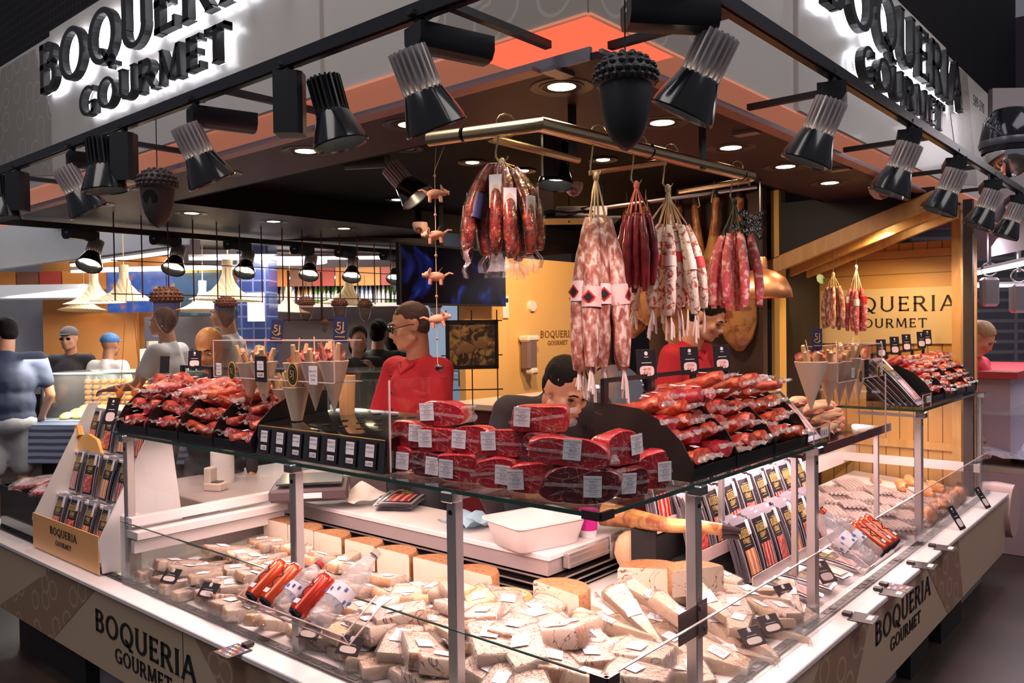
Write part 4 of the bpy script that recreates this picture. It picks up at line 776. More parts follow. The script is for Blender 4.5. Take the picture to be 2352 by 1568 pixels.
for k, (x, y, L, l) in enumerate(((1.62,.13,.16,'wide paper cone at the left end of the right rack, toppings and two sticks'),(1.78,.12,.15,'paper cone second in the right rack, behind the 10,00 sticker'),(1.90,.12,.15,'paper cone third in the right rack'),(1.98,.11,.16,'paper cone behind the round badge in the right rack'),(2.13,.12,.15,'paper cone behind the black card at the right end of the right rack'))): cone((x, y, 1.255), L+.03, .062 if k == 0 else .052, l, 'paper cones in the right acrylic rack', 50+k, 'ham' if k in (0, 4) else 'mix', stick=k != 1)
flag((1.66, .12, 1.47), 'small navy flag with gold 5J behind the leftmost cone of the right rack', R(-30))
# ---- loaves under it
crust = mat('bread_crust', rough=.55, fn=nz([(.3,(.70,.36,.20)),(.6,(.84,.54,.34)),(.8,(.90,.68,.50))], 12, 4, 1), bump=.2)
for k in range(13):
    row, c = divmod(k, 4); L = .24; xx = (1.62+.205*c+.05*(row % 2)) if k < 12 else 1.95; yy = .20+.035*row+(c % 2)*.05
    b = MB(); b.tube([(L*(t-.5), .012*math.sin(3*t), .006*math.sin(2*t)) for t in [i/8 for i in range(9)]], [.004+.023*math.sin(PI*min(max(t,.03),.97))**.5 for t in [i/8 for i in range(9)]], 12, flat=.85).wob(.003, 30, k)
    r = empty('bread_roll', (xx, yy, 1.133+.040*row), (0, U(-.06,.06), U(-.3,.15)), 'filled bread roll under the right cone rack, %s row up, %s from the left' % (ORD[row], ORD[c]), 'bread', 'bread rolls on the smoked shelf'); b.build('crust', crust, r)
    MB().sheet(lambda u, v: (L*(u-.5)*.8, -.022-.008*math.sin(9*u+k)*v-.006*v, .004-.01*v+.004*math.sin(14*u)), 10, 2).build('ham_filling', hamslice, r)
# ---- flat ham packets
silver = mat('packet_foil', (.60,.55,.62), .3, .5, coat=.6); goldp = mat('gold_print', (.62,.45,.16), .4)
def packet_proto(m, seed, w_=.098, h_=.20):
    r = empty('ham_packet', (0,0,0)); bend = lambda x, y: .006*math.sin(PI*(y/h_))+.0015*math.sin(30*x+seed)
    b = MB(); b.sheet(lambda u, v: (w_*(u-.5), -bend(w_*(u-.5), h_*v), h_*v), 5, 8); b.sheet(lambda u, v: (w_*(.5-u), .006-bend(w_*(.5-u), h_*v), h_*v), 5, 8); b.build('packet_foil', silver, r)
    f = lambda x0, x1, z0, z1, o: (lambda u, v: (x0+(x1-x0)*u, -.0008-o-bend(x0+(x1-x0)*u, z0+(z1-z0)*v), z0+(z1-z0)*v))
    MB().sheet(f(-w_*.42, w_*.42, .012, h_-.014, 0), 5, 8).build('black_card', cardb, r)
    MB().sheet(f(-w_*.34, w_*.34, .02, h_*.50, .0015), 6, 6).wob(.0012, 90, seed).build('meat_window', m, r)
    b = MB(); M = Matrix(((1,0,0,0),(0,0,-1,0),(0,1,0,0),(0,0,0,1))); word(b, 'BOQUERIA', .017, 0, .0004, Matrix.Translation((0, -.008, h_*.70)) @ M @ Matrix.Diagonal((.62,1.5,1,1)), wf=.9); word(b, 'GOURMET', .011, 0, .0004, Matrix.Translation((0, -.0075, h_*.59)) @ M @ Matrix.Diagonal((.62,1.5,1,1)), wf=.9); b.box((0, -.0065, h_*.85), (w_*.4, .0004, .0015)); b.box((0, -.008, h_*.56), (w_*.4, .0004, .0015)); b.build('gold_lettering', goldp, r)
    MB().box((w_*.36, -.008, h_*.84), (.022, .0006, .05)).build('white_sticker', paperw, r); return r
hamwin = meat('sliced_ham_window', (.50,.03,.03), (.62,.10,.07), (.85,.50,.36), 60); orwin = mat('sliced_orange_window', rough=.3, coat=1, cb=.4, fn=wave([(.2,(.75,.22,.08)),(.6,(.85,.40,.18)),(.9,(.90,.66,.45))], 12, 2)); redwin = mat('sliced_red_window', rough=.3, coat=1, cb=.4, fn=wave([(.2,(.46,.02,.03)),(.6,(.62,.10,.07)),(.9,(.84,.50,.36))], 14, 3))
PK = [packet_proto(redwin, 1), packet_proto(orwin, 2), packet_proto(hamwin, 3)]
def packs(x0, x1, y, z, lean, yaw, cols, depth, where, group, gap=.012, names='x', sc=1):
    for c in range(cols):
        for k in range(depth):
            t = (c+.5)/cols; p = V((x0+(x1-x0)*t, y, z)) if yaw == 0 else V((y, x0+(x1-x0)*t, z)); off = V((0, 1, .0)) if yaw == 0 else V((1, 0, 0)); p += off*gap*k+V((0, 0, U(-.004,.006)+.003*k))
            if k: p += V((U(-.006,.006), 0, 0)) if yaw == 0 else V((0, U(-.006,.006), 0))
            l = ('ham packet, %s from the left in %s' % (ORD[c], where)) if k == 0 else 'ham packet, %s behind the %s one of %s' % (ORD[k-1], ORD[c], where)
            inst(PK[(c*2+(k > 0)+len(where)) % 3], p, (-lean+U(-.04,.04), U(-.03,.03), yaw+U(-.06,.06)), l, 'packet', group, scale=sc)
# tiered display in the right case
tr = empty('packet_riser', (1.5, .2, .56), label='dark stepped riser holding three rows of ham packets in the right case', cat='riser')
for k, (y, z, x0) in enumerate(((.31,.57,1.45),(.43,.69,1.25),(.55,.81,1.15))): wb(MB().box(((x0+2.55)/2, y+.05, z-.01-.05*k), (2.55-x0, .11, .02+.1*k)), tr, 'riser_step', blackm); wb(MB().box(((x0+2.55)/2, y-.012, z+.022), (2.55-x0, .003, .05)), tr, 'riser_lip', acedge)
packs(1.47, 2.35, .32, .575, .32, 0, 6, 5, 'the front row in the right case', 'ham packets on the stepped riser', sc=1.2)
packs(1.27, 2.5, .44, .70, .30, 0, 8, 4, 'the middle row in the right case', 'ham packets on the stepped riser', sc=1.2)
packs(1.17, 2.5, .56, .82, .25, 0, 8, 4, 'the back row in the right case', 'ham packets on the stepped riser', sc=1.2)
# left stand
st = empty('packet_stand', (-.02, 2.95, .55), label='white stepped stand of ham packets with an orange lettered front beside the left case', cat='stand')
for y in (2.56, 3.31): wb(MB().prism([(-.04,.56),(-.055,.70),(.22,1.235),(.26,1.235),(.34,.56)], y-.004, y+.004, Matrix(((1,0,0,0),(0,0,1,0),(0,1,0,0),(0,0,0,1)))), st, 'side_panel', whitep)
pass
for k, (x, z) in enumerate(((-.015,.60),(.075,.80),(.165,1.0))): wb(MB().box((x+.03, 2.935, z-.005), (.10, .745, .01)).box((x+.085, 2.935, z+.1), (.004, .745, .2)), st, 'shelf_step', whitep)
wb(MB().box((-.052, 2.935, .64), (.006, .745, .165), Matrix.Identity(4)), st, 'front_board', mat('orange_board', (.80,.42,.17), .4)); b = MB(); Q2 = face((-.0555, 2.935, .655), (-1,0,0)); word(b, 'BOQUERIA', .036, 0, .001, Q2 @ Matrix.Diagonal((1.25,1,1,1))); word(b, 'GOURMET', .022, 0, .001, Q2 @ Matrix.Translation((0,-.045,0)) @ Matrix.Diagonal((1.25,1,1,1))); wb(b, st, 'shop_lettering', ink)
for k, (x, z) in enumerate(((-.005,.605),(.085,.805),(.175,1.005))): packs(3.28, 2.60, x, z, .25, R(-90), 4, 2, 'the %s tier of the left stand' % ('bottom','middle','top')[k], 'ham packets on the left stand', sc=1.06)
# tilted big packets in clear boxes
def tilt_packs(x, y, z, label, n, g):
    r = empty('packet_holder', (x, y, z), label=label, cat='holder'); MB().box((0, -.02, .03), (.15, .003, .06)).box((0,.07,.003),(.15,.18,.004)).box((-.075,.04,.03),(.003,.12,.06)).box((.075,.04,.03),(.003,.12,.06)).build('clear_box', acry, r); MB().box((0,-.022,.06),(.15,.004,.003)).box((-.075,-.02,.03),(.003,.003,.06)).box((.075,-.02,.03),(.003,.003,.06)).build('bright_edges', acedge, r)
    b = MB(); M = face((.02,-.0235,.034),(0,-1,0)); b.box((0,0,0),(.07,.032,.0006),M); txt(b,'3 X 2',.024,M @ Matrix.Translation((-.006,0,.0006)),1); b.build('offer_label',[paperw,ink],r,'white offer label reading 3 X 2')
    for k in range(n): inst(PK[(0,2)[k % 2]], (x+(.0 if k == 0 else -.018*k), y+.005+.022*k, z+.008), (-.76-.02*k, 0, U(-.03,.03)), ('long front packet of sliced ham in ' if k == 0 else 'ham packet %s behind the front one in ' % ORD[k-1])+g, 'packet', 'packets in '+g, scale=(1.35,1.2,1.55))
tilt_packs(1.36, .015, 1.172, 'clear holder with a 3 X 2 label at the end of the long glass shelf', 5, 'the near 3 X 2 holder'); tilt_packs(2.82, .035, 1.178, 'clear acrylic holder with a 3 X 2 label at the start of the far shelf', 6, 'the far 3 X 2 holder')
for k, (p, a) in enumerate((((.96,1.83,.757),.1),((.94,1.82,.766),.0),((.95,1.80,.775),-.1),((.93,1.81,.784),.05),((.94,1.79,.793),-.05))): inst(PK[0], (p[0], p[1], p[2]), (R(-88), 0, R(-60)+a), 'large ham packet lying flat on the worktop, %s from the bottom' % ORD[k], 'packet', 'flat packets on the worktop', scale=(1.7,1,1.5))
for k in range(7): inst(PK[(2,0,1)[k % 3]], (1.50+.16*k, .06, .575), (R(-82), 0, U(-.12,.12)), 'ham packet lying flat behind the right front pane, %s from the fifth post' % ORD[k], 'packet', 'flat packets behind the right pane')
for o in PK:
    for c in list(o.children): bpy.data.objects.remove(c)
    bpy.data.objects.remove(o)

# ================= cheese
paste = mat('cheese_paste', rough=.45, sss=.0, coat=.25, fn=nz([(.3,(.78,.60,.40)),(.7,(.86,.70,.50))], 14, 4)); pale = mat('cheese_white', rough=.4, coat=.3, fn=nz([(.3,(.84,.70,.55)),(.7,(.88,.77,.63))], 10))
yel = mat('cheese_yellow', rough=.45, coat=.2, fn=nz([(.3,(.82,.62,.30)),(.7,(.88,.72,.42))], 12))
def veins(base, dark):
    def f(nt, b):
        n = _noise(nt, 11, 3, 1.5); m = nt.nodes.new('ShaderNodeMath'); m.operation = 'SUBTRACT'; m.inputs[1].default_value = .5; a = nt.nodes.new('ShaderNodeMath'); a.operation = 'ABSOLUTE'
        nt.links.new(n, m.inputs[0]); nt.links.new(m.outputs[0], a.inputs[0]); nt.links.new(_ramp(nt, a.outputs[0], [(.0, dark), (.004, dark), (.010, base)]), b.inputs['Base Color'])
    return f
vein = mat('cheese_veined', rough=.45, coat=.3, fn=veins((.83,.68,.53), (.20,.08,.07)))
rind = mat('rind_brown', rough=.7, fn=nz([(.3,(.24,.10,.045)),(.55,(.42,.20,.085)),(.75,(.14,.06,.03))], 60, 6), bump=.5, bscale=50); rindo = mat('rind_orange', rough=.6, fn=nz([(.3,(.60,.27,.09)),(.7,(.76,.42,.17))], 25, 4), bump=.4, bscale=40)
wrap = glassmat('cheese_wrap', (.985,.95,.95), fac=1.5, rough=.12, bump=1.0, bs=70, haze=.05)
def wedge_mb(L, w0, w1, h, seed, curved=True):
    """plan: narrow end w0, rind end w1; returns mesh builder with rind on the wide end and on top and bottom edges"""
    n = 6; pts = [(-L/2, -w0/2), ]
    arc = [(L/2-.0+(.10*w1)*math.cos((t-.5)*PI) if curved else L/2, w1*(t-.5)) for t in [i/n for i in range(n+1)]]
    poly = [(-L/2, -w0/2)]+arc+[(-L/2, w0/2)]; N = len(poly); b = MB(); e = .004
    rings = [(0, .94), (e, 1), (h-e, 1), (h, .95)]; vs = [(x*s, y*s, z) for z, s in rings for x, y in poly]; fs = []; ms = []
    for i in range(3):
        for k in range(N): fs.append((i*N+k, i*N+(k+1) % N, (i+1)*N+(k+1) % N, (i+1)*N+k)); ms.append(1 if 1 <= k <= n else 0)
    fs += [tuple(range(N))[::-1], tuple(range(3*N, 4*N))]; ms += [0, 0]
    b.add(vs, fs); b.m = ms; return b.wob(.0025, 22, seed)
CH = []
def cheese_proto(kind, seed):
    r = empty('cheese_wedge', (0,0,0)); m0, m1, d = {'slab': (paste, rindo, (.115, .050, .085, .032)), 'tri': (paste, rindo, (.20, .006, .062, .026)), 'white': (pale, rindo, (.10, .070, .080, .030)), 'vein': (vein, rind, (.13, .065, .095, .042)), 'long': (pale, rindo, (.19, .036, .050, .034)), 'yellow': (yel, rindo, (.11, .06, .08, .028)), 'veinlong': (vein, rind, (.17, .045, .055, .036))}[kind]
    L, w0, w1, h = d; wedge_mb(L, w0, w1, h, seed).build('cheese_body', [m0, m1], r, ang=50)
    f = wedge_mb(L*1.05, w0*1.12+.004, w1*1.08, h*1.05, seed); f.m = [0]*len(f.f); f.v = [(x, y, z-.0006) for x, y, z in f.v]
    rr = random.Random(seed)
    for sx, sy in ((1, 1), (1, -1), (-1, 1)):
        x0 = sx*L*.5; y0 = sy*(w1 if sx > 0 else w0)*.5; ph = rr.uniform(0, 6)
        f.sheet(lambda u, v: (x0+sx*.020*u*(1-.4*v), y0+sy*(.004+.014*v)+.003*math.sin(9*u+ph), h*(.2+.6*v)+.006*math.sin(7*u+5*v+ph)), 3, 3)
    f.wob(.002, 60, seed+9).build('wrap', wrap, r, ang=60)
    M = face((L*.12, 0, h*1.07+.0008), (0, 0, 1), up=(1, 0, 0), spin=rr.uniform(-.5, .5)); b = MB(); M = M @ Matrix.Diagonal((1.25,1.25,1.25,1)); b.box((0,0,0), (.030, .034, .0005), M); lines(b, .026, .030, 7, M, 1); b.build('price_sticker', [paperw, greyink], r); return r
CHK = {k: [cheese_proto(k, i*5+j) for j in range(2)] for i, k in enumerate(('slab','tri','white','vein','long','yellow','veinlong'))}
DESC = dict(slab='pale wrapped cheese wedge with orange rind', tri='long thin triangular cheese wedge', white='small white wrapped cheese block', vein='dark veined cheese wedge with brown rind', long='long pale cheese bar', yellow='yellowish wrapped cheese piece', veinlong='long dark veined cheese bar')
cc = {}
def dz(x, y): return .547+.055*min(1, max(0, (x if y > x else y)/.78))
def region_name(x, y):
    if y > 1.75: a = 'far left end of the left case'
    elif y > 1.21: a = 'left case between the first two posts'
    elif y > .485: a = 'left case between the second and third posts'
    elif x < .5: a = 'case corner between the two corner posts'
    else: a = 'right case before the ham packets'
    return a
def put(kind, x, y, z, rot, sc=1):
    sc *= 1.1
    a = region_name(x, y); d = x if y > x else y; rowi = int(d/.13); key = (kind, a, rowi, z > .04); cc[key] = cc.get(key, 0)+1; n = min(cc[key]-1, 19)
    lab = '%s, %s one%s, %s row, %s' % (DESC[kind], ORD[n], ' in the upper layer' if z > .04 else '', ORD[rowi], a)
    lab = lab.replace('small white wrapped cheese block','white wrapped cheese block').replace('left case between the first two posts', 'between far and middle left posts').replace('left case between the second and third posts', 'between middle and corner left posts').replace('far left end of the left case', 'far left end').replace('case corner between the two corner posts', 'case corner').replace('right case before the ham packets', 'before the packets').replace(' row from the glass', ' row').replace(' in the upper layer', ' on top').replace(' with orange rind','').replace(' with brown rind','')
    inst(CHK[kind][rnd.randrange(2)], (x, y, dz(x, y)+z), rot, lab, 'cheese', 'wrapped cheeses in the %s' % a, scale=sc)
# far left: rows of bars lying towards the glass
for i in range(5):
    for j, x in enumerate((.10, .25, .42, .60)):
        y = 2.30-.105*i+U(-.01,.01)
        if x > .5 and i > 2: continue
        put(('veinlong','veinlong','long','slab','long')[(i+j) % 5] if i < 3 else ('long','white','slab')[(i+j) % 3], x+U(-.015,.015), y, .0, (0, U(-.1,.0), PI+U(-.3,.1)), U(.95,1.1))
for i in range(4):
    for j, x in enumerate((.14, .36)): put(('veinlong','long','white')[(i+j) % 3], x, 2.25-.13*i, .036, (U(-.1,.1), U(-.25,0), PI+U(-.4,.2)))
for i in range(6):
    for j in range(5):
        x = .085+.125*j+U(-.012,.012); y = 1.80-.108*i+U(-.012,.012)
        if x > .55 : continue
        put(rnd.choice(('long','slab','white','long','slab')) if j > 0 else rnd.choice(('vein','white','slab','long')), x, y, 0, (U(-.1,.1), U(-.35,-.05), PI+U(-.35,.35)), U(.9,1.1))
for i in range(11):
    for j in range(5):
        x = .085+.120*j+U(-.015,.015); y = 1.15-.104*i+U(-.015,.015)
        if x > .56 or (y < .5 and x > y+.12 and y < .1): continue
        k = rnd.choice(('slab','white','yellow','slab','vein','white')) if y > .45 else rnd.choice(('vein','slab','yellow','vein','white'))
        put(k, x, y, 0, (U(-.12,.12), U(-.3,.05), U(0, 6.28)), U(.95,1.2))
for i in range(9):
    for j in range(4):
        x = .13+.13*j+U(-.03,.03); y = 1.08-.115*i+U(-.03,.03)
        if rnd.random() < .08: continue
        put(rnd.choice(('slab','white','yellow','vein')) if y > .5 else rnd.choice(('vein','slab','vein','yellow')), x, y, .042+U(0,.012), (U(-.22,.22), U(-.3,.2), U(0, 6.28)), U(1.0,1.25))
# corner heap and the long triangles on the right
for i in range(5):
    for j in range(4):
        x = .62+.115*i+U(-.02,.02); y = .09+.13*j+U(-.02,.02); put('tri' if j > 0 or i > 1 else 'slab', x, y, .0, (U(-.1,.1), U(-.25,-.1), U(.9,2.1)), U(1.0,1.25))
for i in range(7):
    x = .50+.10*i; put('tri', x+U(-.02,.02), .30+U(-.08,.10), .05+.008*(i % 3), (U(-.35,.35), -.35+U(-.2,.1), U(1.0,2.2)), U(1.1,1.35))
for i in range(6):
    put(('vein','vein','slab')[i % 3], .22+.12*(i % 3)+U(-.02,.02), .42+.12*(i//3), .075, (U(-.25,.25), U(-.25,.15), U(0,6.28)), U(1.2,1.4))
for i in range(4): put(('slab','vein','yellow','tri')[i], .95+.09*i, .12+.05*(i % 2), .045, (U(-.2,.2), U(-.3,0), U(0,3)), 1.0)
for i in range(5):
    for j in range(3): put(('tri','slab','white','vein')[(i+j) % 4], 1.06+.075*i+U(-.02,.02), .09+.13*j+U(-.02,.02), .0 if (i+j) % 2 else .035, (U(-.2,.2), U(-.3,0), U(.6,2.4)), 1.0)
for i in range(16): put(('white','slab','long')[i % 3], .535+U(-.02,.02), 2.0-.105*i+U(-.02,.02), .0 if i % 2 else .03, (U(-.1,.1), U(-.3,-.1), PI+U(-.5,.5)))
for i in range(12): put(('slab','white','long')[i % 3], .12+.13*(i % 4)+U(-.03,.03), 1.95-.17*(i//4)+U(-.03,.03), .045, (U(-.2,.2), U(-.35,0), PI+U(-.6,.6)), .95)
for i in range(10): put(('white','yellow','slab','vein')[i % 4], .22+.12*(i % 3)+U(-.03,.03), 1.05-.12*(i//2)+U(-.03,.03), .085, (U(-.25,.25), U(-.25,.15), U(0,6.28)), 1.1)
for L_ in CHK.values():
    for o in L_:
        for c in list(o.children): bpy.data.objects.remove(c)
        bpy.data.objects.remove(o)
# half wheels along the back
def half_wheel(loc, rad, h, yaw, label, m0=pale, m1=rind, lab=False):
    r = empty('cheese_half_wheel', loc, (0, 0, yaw), label, 'cheese', 'cut cheese wheels along the back'); n = 14; poly = [(rad*.94*math.cos(PI*k/n), rad*math.sin(PI*k/n)) for k in range(n+1)]
    N = n+1; b = MB(); rings_ = [(0,.97),(.008,1),(h-.010,1),(h,.95)]; vs = [(x*s, y*s, z) for z, s in rings_ for x, y in poly]; fs = []; ms = []
    for i in range(3):
        for k in range(N): fs.append((i*N+k, i*N+(k+1) % N, (i+1)*N+(k+1) % N, (i+1)*N+k)); ms.append(0 if k == N-1 else 1)
    fs += [tuple(range(N))[::-1], tuple(range(3*N, 4*N))]; ms += [1, 1]; b.add(vs, fs); b.m = ms; b.wob(.002, 12, 1).build('wheel_body', [m0, m1], r, ang=40)
    MB().box((0, rad*.45, h+.001), (rad*.9, rad*.4, .0008), Matrix.Identity(4)).build('top_label', paperw, r) if lab else None
    return r
for k, (y, l) in enumerate(((2.28,'cut wheel at the far left of the back row'),(2.08,'second cut wheel of the back row, behind the far post'),(1.88,'third cut wheel of the back row with brown top'),(1.66,'fourth cut wheel of the back row'),(1.45,'fifth cut wheel of the back row'),(1.23,'sixth cut wheel, left of the middle post'),(1.01,'seventh cut wheel, right of the corner left post'))):
    half_wheel((.63, y, .595), .105, .105, R(-90), 'pale '+l, rindo and pale, rind)
half_wheel((.55, .80, .60), .12, .07, R(-95), 'low orange topped cut wheel with a white paper label, behind the middle of the cheeses', paste, rindo, True)
half_wheel((.60, .60, .60), .12, .13, R(-100), 'tall brown speckled cut wheel under the worktop corner', vein, rind); half_wheel((.98, .46, .60), .13, .13, R(-60), 'tall brown cheese wheel behind the corner post, in front of the ham hoof', vein, rind); half_wheel((1.02, .30, .66), .11, .09, R(-30), 'speckled rind cheese leaning on the tall wheel', vein, rind)
# black cards in the case and on the sill
for k, (p, yw, l) in enumerate((((.012,2.09,.60),-75,'black name card at the far left inside the glass'),((.012,1.80,.60),-75,'black name card second from the left inside the glass'),((.012,1.16,.60),-75,'black name card right of the middle post inside the glass'),((.012,.955,.60),-75,'large black name card low inside the glass, left of the corner'),((.86,.015,.60),-20,'black name card inside the right glass by the triangles'),((1.0,.015,.60),-20,'black name card among wedges right of the corner post'),((1.33,.10,.60),-20,'black name card before the packets, left of the fifth post'),((1.62,.06,.60),-20,'tall name card inside the right pane past the fifth post'))): card(p, R(yw), l, group='black name cards inside the case', w=.085, h=.062 if k < 7 else .09, lean=.75)
for k, (x, l) in enumerate(((1.45,'flat black card with white strip on the right sill nearest the corner'),(1.80,'flat black card with a white strip, second on the right sill'),(2.25,'flat black card fourth on the right sill'),(2.60,'flat black card fifth on the right sill'))):
    r = empty('sill_card', (x, -.115, .551), (0,0,R(4)), l, 'card', 'flat cards on the sills'); MB().box((0,0,0),(.10,.085,.002)).build('card', cardb, r); MB().box((.01,-.02,.0015),(.05,.02,.0004)).build('white_strip', paperw, r); MB().box((0,.055,.006),(.03,.03,.01)).build('clip', black, r)
for (x, y, yw, l) in ((1.87,-.115,0,'flat card printed with coloured dots on the right sill'),(-.125,1.37,R(-90),'flat black card printed with coloured dots on the left sill')):
    r = empty('sill_card', (x, y, .552), (0,0,yw), l, 'card', 'flat cards on the sills'); MB().box((0,0,0),(.09,.09,.002)).build('card', cardb, r); b = MB(); 
    for i in range(5):
        for j in range(4): b.lathe([(.0001,.0004),(.006,.0004)], 8, X((-.03+.015*i, -.028+.019*j, .0012)), (i+j) % 4)
    b.build('coloured_dots', [gold, redink, mat('blue_dot', (.15,.2,.6), .4), paperw], r); MB().box((0,.055,.006),(.03,.03,.01)).build('clip', black, r)
for x, l in ((3.02,'standing black card with pink clip on the right sill, nearer one'),(3.62,'standing black card with pink clip on the right sill, farther one')): card((x, -.10, .552), R(-8), l, group='standing cards on the right sill', w=.075, h=.125, lean=.55)
# ================= drinks trays
redcan = mat('red_can', (.66,.045,.02), .22, .6, coat=.5); orcan = mat('orange_red_can', (.78,.10,.03), .22, .6, coat=.5); pet = glassmat('clear_bottle', (.90,.91,.93), fac=2.2, rough=.05, bump=.6, bs=60, haze=.22); lidm = mat('can_end', (.5,.5,.54), .25, 1)
def can(loc, rot, label, group, m=redcan, sc=1, scr=ink):
    r = empty('drink_can', loc, rot, label, 'can', group, None); b = MB().lathe([(.0001,.004),(.020,.006),(.024,.0),(.0265,.006),(.029,.014),(.029,.125),(.027,.136),(.0245,.141)], 24); b.build('can_body', m, r)
    MB().lathe([(.0245,.141),(.024,.144),(.022,.139),(.0001,.138)], 24).build('can_lid', lidm, r); MB().lathe([(.0001,.0035),(.0195,.0055),(.0240,-.0008),(.0262,.005)], 24).build('can_base', mat('dark_base', (.10,.09,.14), .25, .9), r)
    b = MB()
    for k in range(26):
        t = k/25; z = .035+.075*t; a = R(-100)+.42*math.sin(t*11); b.ell((.0288*math.cos(a), .0288*math.sin(a), z), (.0022,.0022,.003), n=6, k=4)
    b.build('script_lettering', scr, r, 'flowing script lettering'); b = MB(); a = R(-90); b.box((0,0,0),(.022,.016,.0006),face((0,-.0297,.028),(0,-1,0))); b.build('price_sticker', paperw, r); r.scale = (sc,)*3; return r
def bottle(loc, rot, label, group, L=.20, rad=.031, capm=redink, labm=None):
    r = empty('drink_bottle', loc, rot, label, 'bottle', group); pr = [(.0001,.0),(rad*.8,.0),(rad,.012)]
    for k in range(7): z = .02+k*L*.075; pr += [(rad, z), (rad*.95, z+L*.035)]
    pr += [(rad,.62*L),(rad*.9,.72*L),(rad*.5,.87*L),(.012,.91*L),(.012,.94*L)]; MB().lathe(pr, 22).build('bottle_wall', pet, r)
    MB().lathe([(.0145,.935*L),(.0145,L),(.0001,L)], 16).build('cap', capm, r); MB().lathe([(rad*1.015,.28*L),(rad*1.015,.46*L)], 22).build('wrap_label', labm or paperw, r)
    b = MB()
    for k in range(12): a = 2*PI*k/12; b.box((rad*1.02*math.cos(a), rad*1.02*math.sin(a), L*(.31+.035*(k % 4))), (.004,.008,.01), None)
    b.build('label_print', mat('blue_print', (.12,.18,.5), .5), r); return r
def dtray(c, yaw, W_, label, where):
    """acrylic tray hooked over the glass, sloping up towards it; local x along the glass, y inwards"""
    r = empty('drinks_tray', c, (0, 0, yaw), label, 'tray'); Q = Matrix.Rotation(R(34), 4, 'X')
    MB().box((0, .065, 0), (W_, .15, .004), Q).build('sloping_floor', acry, r); MB().box((0, -.01, .018), (W_, .003, .036), Q).build('front_lip', acry, r); b = MB()
    b.box((0, -.011, .037), (W_, .0035, .003), Q).box((0, -.011, 0), (W_, .004, .005), Q)
    for s in (-1, 1): b.box((s*W_/2, .06, .035), (.003, .14, .003), Q); b.box((s*W_/2, .06, .0), (.003, .14, .004), Q); b.box((s*W_/2, -.011, .018), (.003, .003, .036), Q)
    b.build('bright_edges', acedge, r)
    for s in (-1, 1): MB().box((s*W_*.35, .112, .085), (.02, .02, .004)).build('hook', acry, r)
    return r
def on_tray(c, yaw, t, dz_=.031, back=0): Mx = Matrix.Translation(c) @ Matrix.Rotation(yaw, 4, 'Z') @ Matrix.Rotation(R(34), 4, 'X') @ Matrix.Translation((t, back, dz_)) @ Matrix.Rotation(R(-90), 4, 'X'); return Mx.to_translation(), Mx.to_euler()
cA = V((-.155, .97, .752)); dtray(cA, R(-90), .52, 'sloping clear tray of cans and bottles hooked over the left glass', 'left'); gA = 'drinks in the left tray'
for fn_, t, l, kw in ((can, -.205, 'red can at the left end of the left drinks tray', dict(m=orcan)), (can, -.13, 'red can second in the left drinks tray', dict(m=orcan)), (bottle, -.055, 'ribbed clear bottle with red cap between the cans in the left tray', dict(L=.18)), (can, .025, 'red can with black script, third can of the left tray', {}), (bottle, .125, 'large clear water bottle with pale cap at the right end of the left tray', dict(L=.27, rad=.036, capm=mat('pale_cap', (.7,.62,.5), .4)))):
    p, e = on_tray(cA, R(-90), t); fn_(p, e, l, gA, **kw)
cB = V((1.50, -.155, .755)); dtray(cB, 0, .40, 'sloping clear tray of cans and bottles hooked over the right glass', 'right'); gB = 'drinks in the right tray'
for fn_, t, l, kw in ((bottle, -.15, 'clear water bottle with cream cap at the left of the right tray', dict(L=.27, rad=.034, capm=mat('cream_cap', (.8,.7,.45), .4))), (bottle, -.065, 'clear bottle with orange cap in the right tray', dict(L=.24, rad=.030, capm=orcan)), (can, .01, 'orange red can with black script in the right tray', dict(m=orcan)), (can, .075, 'orange red can with white script in the middle of the right tray', dict(m=orcan, scr=paperw)), (can, .14, 'orange red can at the right end of the right tray', dict(m=orcan))):
    p, e = on_tray(cB, 0, t); fn_(p, e, l, gB, **kw)
# ================= right case rear: flat salami packs, chorizo strings
salp = mat('salami_pack', rough=.25, coat=1, cb=.6, fn=wave([(.15,(.80,.70,.66)),(.5,(.72,.42,.34)),(.8,(.90,.80,.76))], 9, 3)); orch = mat('chorizo_bright', rough=.3, coat=1, cb=.5, fn=nz([(.3,(.72,.22,.06)),(.7,(.85,.42,.16))], 16))
for i in range(4):
    for j in range(4):
        x = 2.66+.23*i; y = .12+.15*j
        for k in range(2):
            r = empty('salami_pack', (x+U(-.02,.02), y+U(-.02,.02), .58+.02*k+.012*j), (U(-.05,.08), U(-.05,.05), R(38)+U(-.15,.15)), 'flat pack of salami sticks, %s column from the riser, %s row from the glass, %s' % (ORD[i], ORD[j], 'top' if k else 'bottom'), 'salami', 'flat salami packs in the right case')
            b = MB()
            for q in range(6): b.tube([(-.09,-.055+.022*q,.012),(.09,-.055+.022*q,.012)], .010, 7)
            b.build('salami_sticks', salp, r); MB().box((0,0,.012),(.205,.15,.022),bev=.006).wob(.002,40,q).build('film', film, r)
for i in range(9):
    r = empty('chorizo_link', (3.45+.09*(i % 4), .16+.14*(i//4)+.03*(i % 2), .63+.02*(i//4)), (0, U(-.1,.1), R(35)+U(-.3,.3)), 'fat orange chorizo in the far end of the right case, %s from the near side' % ORD[i], 'sausage', 'orange chorizos in the right case')
    MB().tube([(.13*(t-.5), .01*math.sin(3*t), .0) for t in [k/8 for k in range(9)]], [.006+.020*math.sin(PI*min(max(t,.04),.96))**.5 for t in [k/8 for k in range(9)]], 10).wob(.004, 30, i).build('sausage_body', orch, r); MB().tube([(.065,0,0),(.08,0,.006)], .005, 6).build('tied_end', rope_w, r)
